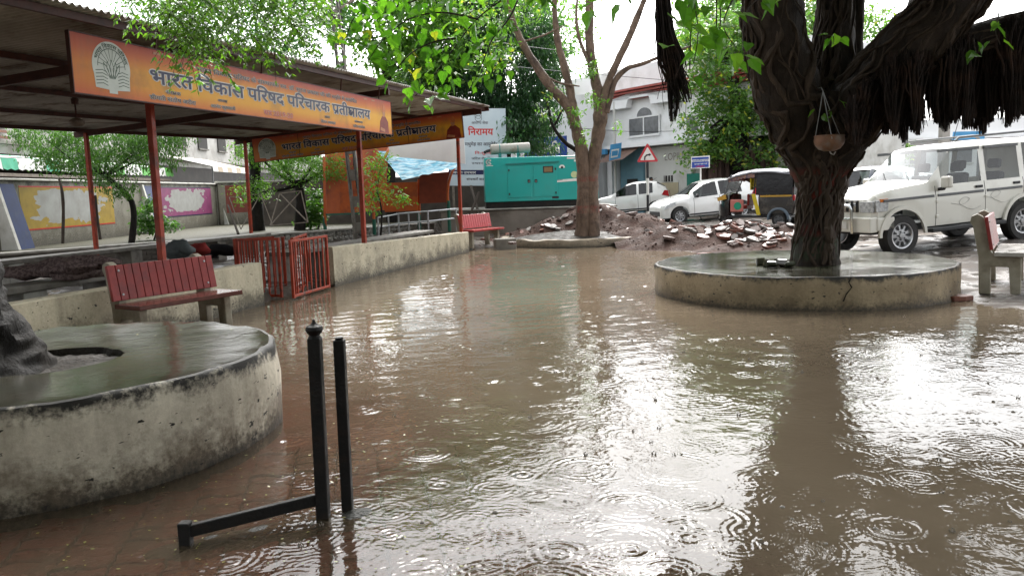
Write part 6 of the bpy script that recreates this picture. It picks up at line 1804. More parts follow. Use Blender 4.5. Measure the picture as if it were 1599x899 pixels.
quad([(609, 244, 23.0), (727, 256, 22.8), (724, 205, 22.8), (604, 205, 23.0)], pm('blank_white', (0.72, 0.71, 0.70), (0.64, 0.63, 0.62), 2, 0.45), 'sheet', wbd)
MHOARD = pm('hoarding_print', (0.50, 0.56, 0.60), (0.42, 0.49, 0.54), 1.2, 0.4)
hb = thing('hoarding', 'tall pale printed hoarding left of the generator with red Hindi title', 'billboard', at(745, 330, 29))
H0, H1 = at(701, 290, 29), at(793, 290, 29); HX = (H1 - H0); HW = HX.length; HX.normalize(); HN = HX.cross(ZU); HH = at(745, 168, 29).z - H0.z
O_ = Vector((H0.x, H0.y, H0.z))
b = MB(); b.prism([(0, 0), (HW, 0), (HW, HH), (0, HH)], -.05, 0, O=O_, X=HX, Z=ZU, N=HN); b.build('sheet', MHOARD, hb, world=True)
b = MB(); b.prism([(0, HH * .145), (HW, HH * .145), (HW, HH * .205), (0, HH * .205)], .003, .005, O=O_, X=HX, Z=ZU, N=HN); b.build('blue_band', MNAVY, hb, world=True)
text_mb([('{h:स}वरोग उपचार', .1, HH * .155, HW * .42, .13, .01, .007)], O_, HX, ZU, HN).build('band_lettering', MINKW, hb, world=True)
text_mb([('िनरामय', HW * .36, HH * .66, HW * .42, .34, .025, .004)], O_, HX, ZU, HN).build('title_lettering', MINKR, hb, world=True)
text_mb([('आरो{h:ग}य सेवा', HW * .42, HH * .80, HW * .28, .13, .01, .004), ('मधुमेह का आयुवेर{reph}द', HW * .30, HH * .52, HW * .55, .17, .012, .004), ('जिटल रोग िनदान', HW * .40, HH * .34, HW * .42, .11, .01, .004), ('{h:स}थान समय', HW * .40, HH * .28, HW * .42, .1, .01, .004), ('संपकर{reph} कायार{reph}लय', HW * .3, HH * .07, HW * .5, .12, .01, .004)], O_, HX, ZU, HN).build('body_lettering', MINKD, hb, world=True)
text_mb([('िनःशु{h:ल}क', HW * .46, HH * .41, HW * .3, .13, .015, .004)], O_, HX, ZU, HN).build('red_lettering', MINKR, hb, world=True)
b = MB()
for k in range(3):
    v, f = stroke2([(HW * .54 + .12 * math.cos(a) , HH * (.87 + .035 * k) + .1 * math.sin(a)) for a in np.linspace(0, 6.28, 12)], .015); b.add([O_ + HX * p[0] + ZU * p[1] + HN * .004 for p in v], f)
o = b.build('logo_rings', MGREYP, hb, world=True); o['kind'] = 'stuff'
for x in (.15, HW - .15):
    b = MB(); b.bar(O_ + HX * x - HN * .08 - ZU * (H0.z - .1), O_ + HX * x - HN * .08 + ZU * HH, .08); b.build('leg', MFRAME, hb, world=True)

yw = thing('yard_wall', 'dark weathered compound wall behind the hoarding legs', 'wall', (-2.5, 31, 0))
b = MB(); b.b2((-9.5, 30.6, .1), (1.2, 30.85, 2.1)); b.build('wall_run', pm('weathered_dark_wall', (0.09, 0.075, 0.062), (0.05, 0.042, 0.036), 2, .8, bump=.4), yw, world=True)
b = MB(); b.b2((-9.55, 30.55, 2.1), (1.25, 30.9, 2.16)); b.build('coping', MOLDC, yw, world=True)
# concrete electricity pole
MPCC = pm('cast_concrete', (0.19, 0.175, 0.155), (0.13, 0.12, 0.105), 5, 0.7, bump=.4, c3=(0.08, 0.07, 0.06), s3=2)
pp = thing('electricity_pole', 'tapered concrete electricity pole with slots rising behind the shelter', 'pole', at(562, 362, 23.6))
q0, q1 = at(562, 372, 23.6), at(514, -70, 23.6)
q0.z = .2; dr = (q1 - q0); Lp = dr.length; dr.normalize()
ux = Vector((1, 0, 0)); ux = (ux - dr * ux.dot(dr)).normalized(); uy = dr.cross(ux)
for sg in (-1, 1):
    b = MB(); b.add([q0 + ux * sg * .17 + uy * .09, q0 + ux * sg * .17 - uy * .09, q0 + ux * sg * .09 - uy * .09, q0 + ux * sg * .09 + uy * .09, q1 + ux * sg * .12 + uy * .07, q1 + ux * sg * .12 - uy * .07, q1 + ux * sg * .05 - uy * .07, q1 + ux * sg * .05 + uy * .07], [(0, 1, 2, 3), (7, 6, 5, 4), (0, 4, 5, 1), (1, 5, 6, 2), (2, 6, 7, 3), (3, 7, 4, 0)]); b.build('flange', MPCC, pp, world=True)
s = .35
while s < Lp:
    wv = .09 - .04 * s / Lp
    b = MB(); c = q0 + dr * s; b.bar(c - dr * .16, c + dr * .16, .2 - .08 * s / Lp, .12 - .03 * s / Lp, up=uy); b.build('web', MPCC, pp, world=True); s += .78
for k, (ox, oy) in enumerate(((.1, -.13), (.14, -.1), (-.1, -.12), (.05, -.14))):
    b = MB(); P = [q0 + dr * (1.5 + i * .7) + ux * (ox + .02 * math.sin(i * 2 + k)) + uy * (oy * -1 if k % 2 else oy) for i in range(10)]; b.tube(P, .014 + .006 * (k % 2), 6); b.build('cable', MPLA, pp, True, world=True)
b = MB(); b.bar(q0 + dr * 6.6, q0 + dr * 7.0 + ux * .8, .06); b.build('bracket', MFRAME, pp, world=True)

# low steel railing before the stone edging
rl = thing('steel_railing', 'low grey tubular railing beyond the shelter wall', 'railing', at(640, 362, 23))
Q = [at(590, 340, 22.4), at(622, 334, 23.4), at(668, 330, 22.6), at(712, 326, 23.6)]
for a, c in zip(Q, Q[1:]):
    for dz in (0, -.28):
        b = MB(); b.tube([a + ZU * dz, c + ZU * dz], .022, 8); b.build('rail', MSTEEL, rl, True, world=True)
for a in Q + [Q[0].lerp(Q[1], .5), Q[1].lerp(Q[2], .35), Q[1].lerp(Q[2], .7)]:
    b = MB(); b.tube([a, (a.x, a.y, .1)], .024, 8); b.build('upright', MSTEEL, rl, True, world=True)

# ---------------------------------------------------------------- generator on its plinth
MPLN = pm('plinth_render', (0.20, 0.175, 0.15), (0.15, 0.13, 0.11), 2, 0.6, bump=.2, c3=(0.10, 0.085, 0.07), s3=1)
pl_ = thing('plinth', 'plain grey brown plinth wall under the generator', 'plinth', (.9, 27, .1))
b = MB(); b.b2((-2.2, 25.35, -.1), (3.4, 28.8, .90)); b.build('render_wall', MPLN, pl_, world=True, bevel=.02)
b = MB(); b.b2((-2.25, 25.3, .9), (3.45, 28.85, .945)); b.build('screed_cap', MCOPE, pl_, world=True, bevel=.01)
MTEAL = paint('teal_enamel', (0.008, 0.31, 0.275), .35, (0.05, 0.2, 0.18))
MTEALD = paint('teal_enamel_edge', (0.005, 0.16, 0.145), .4, (0.05, 0.15, 0.14))
gs = thing('generator_set', 'teal enclosed diesel generator on the grey plinth', 'generator', (-.78, 26.0, .945), math.atan2(.06, 1))
GL, GD, GH = 3.75, 1.35, 1.44
b = MB(); b.b2((.02, .05, 0), (GL - .02, GD - .05, .20)); b.build('base_frame', MBLK, gs)
b = MB(); b.b2((0, 0, .20), (GL, GD, .20 + GH)); b.build('canopy', MTEAL, gs, bevel=.025, seg=2)
for x0, x1 in ((.75, 1.53), (1.60, 2.38)):
    b = MB(); b.b2((x0, -.014, .33), (x1, 0.004, 1.36)); d_ = b.build('door', MTEAL, gs, bevel=.008)
    hx_ = x1 - .08 if x0 < 1 else x0 + .08
    b = MB(); b.box((hx_, -.02, .85), (.09, .02, .11)); hh = b.build('latch', MPLA, d_, bevel=.01)
    b = MB(); b.lathe([(.022, 0), (.022, .012), (0, .014)], 10, O=(hx_, -.03, .84), A=(0, -1, 0)); b.build('latch_key', MCHR, d_)
    for z in (.45, 1.22):
        b = MB(); b.box((x0 + .05 if x0 < 1 else x1 - .05, -.024, z), (.04, .02, .07)); b.build('hinge', MPLA, d_)
b = MB(); b.prism([(.70, 1.40), (2.45, 1.44), (2.45, 1.475), (.70, 1.435)], 0, .05, X=(1, 0, 0), Z=(0, 0, 1), N=(0, -1, 0)); b.build('rain_gutter', MTEALD, gs)
b = MB(); b.b2((1.92, -.022, 1.10), (2.26, -.012, 1.32)); vw = b.build('viewing_window', MPLA, gs, bevel=.02)
b = MB(); b.b2((1.96, -.027, 1.13), (2.22, -.0225, 1.29)); b.build('window_pane', pm('amber_pane', (0.24, 0.17, 0.09), (0.18, 0.13, 0.07), 4, .15), vw)
b = MB(); b.b2((2.2, -.006, .26), (2.42, -.001, .33)); b.build('exhaust_slot', MPLA, gs)
def gtext(items, mat, name):
    return text_mb(items, (0, 0, 0), (1, 0, 0), (0, 0, 1), (0, -1, 0)).build(name, mat, gs)
b = MB()
v, f = stroke2([(.155 + .075 * math.cos(a), 1.50 + .08 * math.sin(a)) for a in np.linspace(.75, 5.53, 14)], .045); b.add([(p[0], -.004, p[1]) for p in v], f)
v, f = stroke2([(.15 + .028 * math.cos(a), 1.50 + .03 * math.sin(a)) for a in np.linspace(.9, 5.4, 8)], .02); b.add([(p[0] + .03, -.0055, p[1]) for p in v], f)
b.build('maker_emblem', MINKW, gs)
b = MB(); b.b2((.06, -.005, 1.375), (.29, -.001, 1.395)); b.build('emblem_underline', MINKW, gs)
b = MB(); b.prism([(2.02, .845), (2.08, .77), (GL - .02, .84), (GL - .02, .93)], .001, .006, X=(1, 0, 0), Z=(0, 0, 1), N=(0, -1, 0)); sw = b.build('white_flash', MINKW, gs)
b = MB(); b.prism([(2.14, .83), (2.56, .845), (2.56, .865), (2.14, .85)], .0065, .0075, X=(1, 0, 0), Z=(0, 0, 1), N=(0, -1, 0)); b.build('flash_text_bar', MGREYP, sw)  # plain grey bar standing in for small illegible lettering
for x, z, w in ((2.72, 1.53, .42), (2.95, 1.44, .26)):
    b = MB(); b.b2((x, -.006, z), (x + w, -.001, z + .06)); b.build('white_label', MINKW, gs, bevel=0)
b = MB(); b.prism([(2.55 + .10 * math.cos(a), 1.25 + .10 * math.sin(a)) for a in np.linspace(0, math.pi, 12)], .001, .005, X=(1, 0, 0), Z=(0, 0, 1), N=(0, -1, 0)); hd_ = b.build('half_round_decal', MINKW, gs)
b = MB(); b.prism([(2.55 + .04 * math.cos(a), 1.26 + .04 * math.sin(a)) for a in np.linspace(0, 6.28, 12)[:-1]], .006, .007, X=(1, 0, 0), Z=(0, 0, 1), N=(0, -1, 0)); b.build('decal_centre', MPLA, hd_)
b = MB(); b.prism([(2.95 + .11 * math.cos(a), 1.02 + .11 * math.sin(a)) for a in np.linspace(0, 6.28, 20)[:-1]], .001, .005, X=(1, 0, 0), Z=(0, 0, 1), N=(0, -1, 0)); b.build('round_sticker', pm('sticker_pale', (0.5, 0.55, 0.3), (0.42, 0.5, 0.26), 9, .4), gs)
sil = MB(); sil.lathe([(0, 0), (.14, .0), (.17, .03), (.17, 1.28), (.14, 1.32), (0, 1.32)], 24, O=(.24, .55, 1.93), A=(1, 0, .03)); so_ = sil.build('silencer', pm('silencer_paint', (0.34, 0.33, 0.29), (0.26, 0.25, 0.22), 4, .5, c3=(.2, .14, .09), s3=2), gs, smooth=True, angle=40)
b = MB(); b.tube([(.28, .55, 1.92), (.1, .55, 1.88), (.05, .5, 1.84)], .05, 10); b.build('tail_pipe', MPLA, so_, True)
for x in (.55, 1.15):
    b = MB(); b.b2((x - .05, .42, 1.64), (x + .05, .68, 1.80)); b.build('silencer_stand', MTEALD, so_)
    b = MB(); b.lathe([(.176, -.015), (.176, .015)], 24, O=(x, .55, 1.945), A=(1, 0, .03), cap=False); b.build('strap', MTEALD, so_)
for x in (1.62,):
    b = MB(); b.b2((x - .1, .1, 1.64), (x + .1, .4, 1.67)); b.build('lifting_lug', MTEALD, gs)
# blue cables and timber beside the plinth
th = thing('timber_props', 'rough timber props leaning left of the generator', 'timber', at(735, 345, 25.1))
for a, c in ((at(752, 350, 25.0), at(735, 290, 26)), (at(728, 350, 25.1), at(748, 300, 25.6))):
    b = MB(); b.bar(a, c, .07, .05); b.build('prop', MSTICK, th, world=True)

# ---------------------------------------------------------------- rubble
MEARTH = pm('red_earth', (0.080, 0.046, 0.036), (0.045, 0.027, 0.021), 4, 0.7, 0.9, spec=.12, bump=1.0, bscale=22, c3=(0.11, 0.072, 0.058), s3=2, coord='World', bdist=.05)
TILES = [pm('broken_paver_a', (0.13, 0.088, 0.076), (0.08, 0.052, 0.045), 7, 0.35, 0.65, bump=.3), pm('broken_paver_b', (0.16, 0.138, 0.125), (0.10, 0.086, 0.078), 7, 0.3, 0.6, bump=.3), pm('broken_paver_c', (0.19, 0.075, 0.052), (0.13, 0.055, 0.042), 7, 0.2, 0.5, bump=.3)]
def mound_fn(lobes, seed):
    def f(x, y):
        z = 0
        for cx, cy, rx, ry, hh in lobes:
            z = np.maximum(z, hh * np.exp(-(np.abs((x - cx) / rx) ** 2.2 + np.abs((y - cy) / ry) ** 2.2)))
        k = np.clip(z / .15, 0, 1)
        return ground_h(x, y) * (1 - k) - .03 + z + k * (waves(x, y, seed, 9, 2, 6) * .035 + waves(x, y, seed + 1, 9, 7, 18) * .018)
    return f
def rubble(label, lobes, box, seed, tiles):
    f = mound_fn(lobes, seed)
    th = thing('rubble_heap', label, 'rubble', ((box[0] + box[1]) / 2, (box[2] + box[3]) / 2, 0))
    me = grid_mesh('earth', np.arange(box[0], box[1], .06), np.arange(box[2], box[3], .06), f)
    link('earth', me, th, MEARTH, smooth=True, world=True)
    r = random.Random(seed); pm_ = []
    for k in range(9):
        n = r.randint(5, 7); R0 = r.uniform(.10, .17); poly = [(R0 * r.uniform(.7, 1.15) * math.cos(2 * math.pi * i / n), R0 * r.uniform(.55, .9) * math.sin(2 * math.pi * i / n)) for i in range(n)]
        q = MB(); hh = r.uniform(.022, .03); n_ = len(poly)
        q.add([(x, y, -hh) for x, y in poly] + [(x, y, hh * .75) for x, y in poly] + [(x * .95, y * .94, hh) for x, y in poly], [(i, (i + 1) % n_, n_ + (i + 1) % n_, n_ + i) for i in range(n_)] + [(n_ + i, n_ + (i + 1) % n_, 2 * n_ + (i + 1) % n_, 2 * n_ + i) for i in range(n_)] + [tuple(range(2 * n_, 3 * n_)), tuple(range(n_ - 1, -1, -1))])
        me = q.mesh('broken_tile'); me.materials.append(TILES[k % 3]); pm_.append(me)
    inv = wmat(th).inverted()
    for (n, x0, x1, y0, y1, tl) in tiles:
        for k in range(n):
            x, y = r.uniform(x0, x1), r.uniform(y0, y1); z = float(f(np.array([x]), np.array([y]))[0])
            if z < .03: continue
            e = .08; gx = float(f(np.array([x + e]), np.array([y]))[0]) - z; gy = float(f(np.array([x]), np.array([y + e]))[0]) - z
            nv = Vector((-gx / e * .7 + r.gauss(0, tl), -gy / e * .7 + r.gauss(0, tl), 1)).normalized()
            o = bpy.data.objects.new('broken_tile', r.choice(pm_)); COL.objects.link(o); o.parent = th
            o.matrix_basis = inv @ Matrix.Translation((x, y, z + r.uniform(-.01, .04))) @ nv.to_track_quat('Z', 'Y').to_matrix().to_4x4() @ Matrix.Rotation(r.uniform(0, 6.28), 4, 'Z') @ Matrix.Scale(r.uniform(.55, 1.35), 4)
    # loose clods and chips, too many to pick apart
    b = MB()
    for k in range(420):
        x, y = r.uniform(box[0] + .2, box[1] - .2), r.uniform(box[2] + .2, box[3] - .2); z = float(f(np.array([x]), np.array([y]))[0])
        if z < .04: continue
        s = r.uniform(.012, .04); b.ball((x, y, z + s * .3), s, 6, 4, sc=(1, 1, .7), jit=.9, seed=k)
    o = b.build('chips', MEARTH, th, world=True); o['kind'] = 'stuff'
    return th
rubble('tall heap of red earth and broken paving behind the forked tree', [(2.5, 23.7, 1.5, 1.0, 1.08), (1.4, 23.6, 1.0, .9, .75), (3.6, 23.2, 1.3, 1.1, .78), (.4, 23.2, .9, .7, .36), (3.5, 21.6, 1.2, .9, .40)], (-1.2, 5.6, 21.0, 25.2), 21, [(26, 1.0, 4.6, 22.9, 24.2, .2), (14, -.9, 1.4, 22.4, 23.8, .25), (10, 3.2, 5, 21.4, 22.6, .2)])
rubble('long low heap of earth and broken pavers at the water edge beside the road', [(4.3, 19.5, 1.2, .9, .58), (5.5, 19.2, 1.4, .9, .60), (6.6, 18.5, 1.3, .8, .48), (3.5, 19.9, 1.0, .7, .36), (5.7, 17.6, 1.1, .8, .34), (5.0, 21.3, 1.0, .9, .4)], (2.6, 8.2, 16.4, 22.4), 33, [(140, 4.9, 7.0, 17.2, 19.3, .22), (30, 3.4, 5.4, 18.6, 20.2, .25), (25, 5.4, 6.4, 16.9, 18.2, .2), (10, 4.6, 7.4, 19.4, 21, .2)])
for i, (px, py, z) in enumerate(((1500, 466, .02), (800, 380, .22), (1180, 400, .05), (1100, 398, .03))):
    p = onz(px, py, z); th = thing('loose_paver', ['reddish broken paver lying in the water under the right bench', 'grey loose block on the kerb left of the forked tree', 'pale broken paver at the water edge left of the big tree', 'flat broken paver in front of the long heap'][i], 'paver', (p.x, p.y, 0), .4 + i)
    q = MB(); n = 7; R0 = .2; poly = [(R0 * random.uniform(.75, 1.1) * math.cos(2 * math.pi * k / n), R0 * .6 * random.uniform(.75, 1.1) * math.sin(2 * math.pi * k / n)) for k in range(n)]
    q.prism(poly, z - .02, z + .04, X=(1, 0, 0), Z=(0, 1, 0), N=(0, 0, 1)); q.build('slab', TILES[(i + 2) % 3], th, bevel=.008)

# lumps of broken screed at the foot of the big tree
th = thing('broken_screed', 'dark broken lumps of screed left of the big trunk', 'rubble', at(1210, 412, 10.9))
for k in range(6):
    p = onz(1188 + k * 9, 411 + (k % 3) * 2, PB_H + .01); b = MB(); b.box((p.x, p.y, PB_H + .03), (random.uniform(.08, .2), random.uniform(.06, .12), random.uniform(.05, .12)), Matrix.Rotation(k * 1.3, 3, 'Z') @ Matrix.Rotation(.5 * math.sin(k), 3, 'X')); b.build('lump', MTOPW, th, world=True, bevel=.015)

# ---------------------------------------------------------------- white building across the road
FA = Vector((6.2, 40.0, 0)); FD = Vector((.555, -.832, 0)).normalized(); FN = Vector((-FD.y, FD.x, 0)) * -1
def fac(px, py):
    d = _F + _R * ((px - 799.5) / FPX) - _U * ((py - 449.5) / FPX); O0 = Vector((0, 0, EYE))
    t = (FA - O0).dot(FN) / d.dot(FN); p = O0 + d * t
    return (p - FA).dot(FD), p.z
MBWH = pm('white_facade', (0.80, 0.81, 0.82), (0.72, 0.73, 0.74), .8, 0.7, c3=(0.55, 0.55, 0.53), s3=.5)
MBGR = pm('pale_grey_wall', (0.60, 0.60, 0.57), (0.5, 0.5, 0.47), .8, 0.7, c3=(0.36, 0.35, 0.31), s3=.6)
MEAVE = pm('red_eave', (0.33, 0.06, 0.045), (0.24, 0.05, 0.04), 3, 0.55)
MBLW = pm('blue_wall', (0.16, 0.30, 0.36), (0.12, 0.24, 0.30), 2, 0.6)
MSIGNB = pm('sign_blue', (0.02, 0.06, 0.30), (0.02, 0.05, 0.24), 2, 0.4)
MSKY = pm('sign_light_blue', (0.08, 0.30, 0.55), (0.06, 0.24, 0.45), 2, 0.4)
MCURT = pm('window_grey', (0.16, 0.17, 0.18), (0.11, 0.115, 0.12), 4, 0.12)
MGGATE = pm('green_gate', (0.015, 0.19, 0.14), (0.012, 0.15, 0.11), 2, 0.5)
MYPAT = pm('cream_patch', (0.48, 0.42, 0.28), (0.40, 0.35, 0.24), 2, 0.7)
bw = thing('white_building', 'two storey white building with red eave and arched window across the road', 'building', FA)
def fbox(s0, s1, z0, z1, n0, n1, name, mat, par=None):
    b = MB(); b.prism([(s0, z0), (s1, z0), (s1, z1), (s0, z1)], n0, n1, O=FA, X=FD, Z=ZU, N=FN)
    return b.build(name, mat, par or bw, world=True)
zb = fac(990, 226)[1]; ze = fac(990, 156)[1]
sL, sR = -8.0, 9.0
fbox(sL, sR, zb, ze + .1, -9, 0, 'upper_wall', MBWH)
fbox(sL, sR, 0, zb, -9, -.6, 'ground_wall', MBGR)
fbox(sL, sR, zb - .14, zb + .02, -.6, .35, 'canopy_slab', MBWH)
for k in range(4):
    fbox(sL - .3, sR + .3, ze + .13 * k, ze + .13 * k + .10, 0, .30 + .12 * k, 'eave_course', MEAVE)
fbox(sL, sR, ze + .52, ze + 1.7, -9, -.4, 'parapet', MBWH)
# arched window and its hood
s0, z0 = fac(984, 213); s1, z1 = fac(1030, 181)
wz0, wz1 = z0, fac(1005, 184)[1]
fbox(s0, s1, wz0, wz1, .001, .05, 'window', MCURT)
wo = fbox(s0 - .08, s1 + .08, wz0 - .09, wz0, .0, .14, 'window_sill', MBWH)
for q in (s0 - .07, (s0 + s1) / 2 - .035, s1):
    fbox(q, q + .07, wz0, wz1, .05, .08, 'window_frame', MBWH)
fbox(s0 - .07, s1 + .07, wz1, wz1 + .07, .04, .08, 'window_frame', MBWH)
cx = (s0 + s1) / 2
b = MB(); b.prism([(cx + .5 * math.cos(a), wz1 + .08 + .4 * math.sin(a)) for a in np.linspace(0, math.pi, 14)], .002, .04, O=FA, X=FD, Z=ZU, N=FN); b.build('arch_light', MCURT, bw, world=True)
b = MB(); hz = wz1 + .55
pol = [(cx - 2.6, hz), (cx - .85, hz)] + [(cx + .85 * math.cos(a), hz + .75 * math.sin(a)) for a in np.linspace(math.pi, 0, 14)] + [(cx + .85, hz), (cx + 2.6, hz), (cx + 2.6, ze + .02), (cx - 2.6, ze + .02)]
b.prism(pol, .06, .42, O=FA, X=FD, Z=ZU, N=FN); b.build('arched_hood', MBWH, bw, world=True)
s0, z0 = fac(1073, 206); s1, z1 = fac(1090, 180)
w2 = fbox(s0, s1, z0, z1, .001, .05, 'window', MCURT); fbox(s0 - .1, s1 + .1, z0 - .08, z0, 0, .12, 'window_sill', MBWH)
b = MB(); s_, _ = fac(969, 200); b.prism([(s_ - .05, .2), (s_ + .05, .2), (s_ + .05, ze), (s_ - .05, ze)], .36, .44, O=FA, X=FD, Z=ZU, N=FN); b.build('drain_pipe', MBGR, bw, world=True)
# ground floor: blue shop, small roof, letters, barred window, patch, gate
a0, a1 = fac(962, 270)[0], fac(998, 270)[0]
fbox(a0, a1, .1, zb - .2, -.6, -.3, 'blue_wall', MBLW)
fbox(fac(973, 280)[0], fac(989, 280)[0], .9, 1.9, -.3, -.26, 'shop_hatch', MDKIN)
b = MB(); o1, o2 = fac(958, 240)[0], fac(1000, 240)[0]; b.add([FA + FD * o1 + ZU * (zb - .2) + FN * .0, FA + FD * o2 + ZU * (zb - .12), FA + FD * o2 + ZU * (zb - .75) + FN * 1.2, FA + FD * o1 + ZU * (zb - .85) + FN * 1.2], [(0, 1, 2, 3)]); b.build('tin_roof', pm('rusty_tin', (0.22, 0.14, 0.11), (0.15, 0.10, 0.08), 3, .5), bw, world=True)
g0, g1 = fac(1000, 240)[0], fac(1072, 240)[0]
fbox(g0, g1, .1, zb - .2, -.6, -.32, 'shop_wall', MBGR)
text_mb([('LOPIUO', fac(1030, 247)[0], fac(1030, 251)[1], fac(1068, 247)[0] - fac(1030, 247)[0], .5, .01, -.312)], FA, FD, ZU, FN).build('wall_lettering', pm('faded_lettering', (0.24, 0.22, 0.19), (0.3, 0.28, 0.25), 5, .7), bw, world=True)
q0, zz0 = fac(1030, 284); q1, zz1 = fac(1043, 274)
wb_ = fbox(q0, q1, zz0, zz1, -.32, -.28, 'barred_window', MDKIN)
for k in range(3):
    s = q0 + (q1 - q0) * (k + .5) / 3; fbox(s - .02, s + .02, zz0, zz1, -.28, -.26, 'window_bar', MBGR, wb_)
fbox(fac(1025, 300)[0], fac(1052, 300)[0], .2, zz0 - .05, -.32, -.29, 'cream_patch', MYPAT)
fbox(fac(1070, 290)[0], fac(1096, 290)[0], .3, fac(1080, 271)[1], -.2, -.1, 'green_gate', MGGATE)
fbox(fac(936, 230)[0], fac(956, 230)[0], fac(945, 242)[1], fac(945, 234)[1], .3, .5, 'blue_fascia', MSKY)
fbox(fac(938, 270)[0], fac(946, 270)[0], .2, fac(945, 242)[1], -.6, .2, 'white_pier', MBWH)
fbox(fac(953, 270)[0], fac(960, 270)[0], .2, fac(945, 250)[1], -.6, .2, 'white_pier', MBWH)
fbox(fac(946, 270)[0], fac(953, 270)[0], .2, fac(945, 248)[1], -.5, -.3, 'shop_shutter', MGREYP)
# blue hanging sign by the pipe
hs_ = thing('hanging_sign', 'pale blue projecting shop sign beside the drain pipe of the white building', 'sign', at(961, 236, 38.5))
quad([(951, 251, 38.4), (968, 247, 38.6), (970, 223, 38.6), (953, 226, 38.4)], MSKY, 'board', hs_, .06)
quad([(953.5, 247, 38.33), (965.5, 244.5, 38.53), (967, 232, 38.53), (955, 234, 38.33)], MINKW, 'white_panel', hs_, .02)
quad([(955, 244, 38.30), (964, 242.5, 38.5), (965, 235, 38.5), (956, 236, 38.30)], MSKY, 'lettering_block', hs_, .02)
# neighbouring building behind the generator with a blue pharmacy board
nb = thing('shop_building', 'pale shop building with dark grilled window behind the generator', 'building', at(850, 320, 40))
p0, p1 = at(800, 300, 41), at(905, 300, 41)
b = MB(); b.b2((p0.x, 41, .1), (p1.x + .8, 48, at(850, 150, 41).z)); b.build('wall', MBWH, nb, world=True)
gw = quad([(823, 226, 40.9), (862, 224, 40.9), (862, 190, 40.9), (826, 192, 40.9)], MDKIN, 'window', nb, .08)
for k in range(4):
    quad([(824 + k * 10, 226, 40.78), (825.3 + k * 10, 226, 40.78), (826.3 + k * 10, 191, 40.78), (825 + k * 10, 191, 40.78)], MGREYP, 'grille_bar', gw, .03)
sb = thing('shop_sign', 'dark blue shop sign with white Hindi lettering above the generator', 'sign', at(850, 235, 39))
q = quad([(818, 250, 39), (886, 247, 39), (885, 212, 39), (820, 217, 39)], MSIGNB, 'board', sb, .08)
A0 = at(838, 240, 38.85); text_mb([('औषिध', 0, 0, 1.15, .62, .02, 0)], A0, (1, 0, 0), (0, 0, 1), (0, -1, 0)).build('lettering', MINKW, sb, world=True)

# ---------------------------------------------------------------- road sign and notice board
sp = onz(1012, 347, .22); sp = Vector((sp.x * .93, sp.y * .93, 0)); SY = sp.y
rs = thing('road_sign', 'triangular red bordered bend sign on a black and white pole', 'road sign', (sp.x, sp.y, .15))
k_ = SY / FPX
zc = at(1012, 250, SY).z
tri = lambda r_: [(-r_ * .866, -r_ * .5), (r_ * .866, -r_ * .5), (0, r_)]
def rtri(r_, d0, d1, name, mat, par, zc_):
    t = tri(r_); pl = []
    for i in range(3):
        a, c, e = Vector(t[i - 1]), Vector(t[i]), Vector(t[(i + 1) % 3])
        for f_ in (.1, 0): pass
        pl += [tuple(c.lerp(a, .06)), tuple(c.lerp(e, .06))]
    b = MB(); b.prism(pl, d0, d1, O=(sp.x, sp.y, zc_), X=(1, 0, 0), Z=(0, 0, 1), N=(0, -1, 0)); return b.build(name, mat, par, world=True)
zc_ = at(1014, 243, SY).z
pt_ = rtri(19.5 * k_, .03, .04, 'plate', pm('sign_red', (0.50, 0.05, 0.06), (0.42, 0.04, 0.05), 6, .35), rs, zc_)
rtri(13.6 * k_, .041, .044, 'white_field', MINKW, pt_, zc_ - 0.2 * k_)
b = MB(); v, f = stroke2([(-4.6, -5.8), (-4.2, -2), (-1.5, .6), (2.6, 1.2)], 2.1); b.add([Vector((sp.x, sp.y - .046, zc_)) + Vector((p[0] * k_, 0, p[1] * k_)) for p in v], f)
b.add([Vector((sp.x + x * k_, sp.y - .046, zc_ + z * k_)) for x, z in ((1.8, 3.4), (6.0, 1.7), (2.0, -1.2))], [(0, 1, 2)]); b.build('bend_arrow', MINKD, pt_, world=True)
ztop = zc_ - 9 * k_
for i in range(5):
    z1_ = ztop - i * .55; z0_ = max(.1, z1_ - .548)
    b = MB(); b.tube([(sp.x, sp.y, z0_), (sp.x, sp.y, z1_)], .045, 10); b.build('pole_band', MPLA if i % 2 == 0 else MINKW, rs, True, world=True)
nbp = at(1093, 300, 30.5)
ns = thing('notice_board', 'blue and white notice board on a thin white pole behind the white car', 'sign', (nbp.x + .3, nbp.y, .15))
bd = quad([(1079, 263.5, 30.5), (1108, 262, 30.5), (1108, 243, 30.5), (1079, 245, 30.5)], MINKW, 'board', ns, .04)
quad([(1080.4, 262.3, 30.46), (1106.6, 260.9, 30.46), (1106.6, 252, 30.46), (1080.4, 253.4, 30.46)], MSIGNB, 'blue_field', bd, .01)
quad([(1080.4, 249.6, 30.46), (1106.6, 248.2, 30.46), (1106.6, 245.0, 30.46), (1080.4, 246.4, 30.46)], MSIGNB, 'blue_field', bd, .01)
A0 = at(1081, 253.0, 30.44); text_mb([('सावर{reph}जिनक सूचना', 0, 0.0, .62, .085, .01, 0)], A0, (1, 0, .03), (0, 0, 1), (0, -1, 0)).build('lettering', MSIGNB, bd, world=True)
A0 = at(1084, 257.6, 30.44); text_mb([('यहां वाहन खड़ा न करें', 0, 0.0, .5, .065, .01, 0)], A0, (1, 0, .03), (0, 0, 1), (0, -1, 0)).build('lettering', MINKW, bd, world=True)
A0 = at(1086, 261.2, 30.44); text_mb([('आदेशानुसार', 0, 0.0, .36, .06, .02, 0)], A0, (1, 0, .03), (0, 0, 1), (0, -1, 0)).build('lettering', MINKR, bd, world=True)
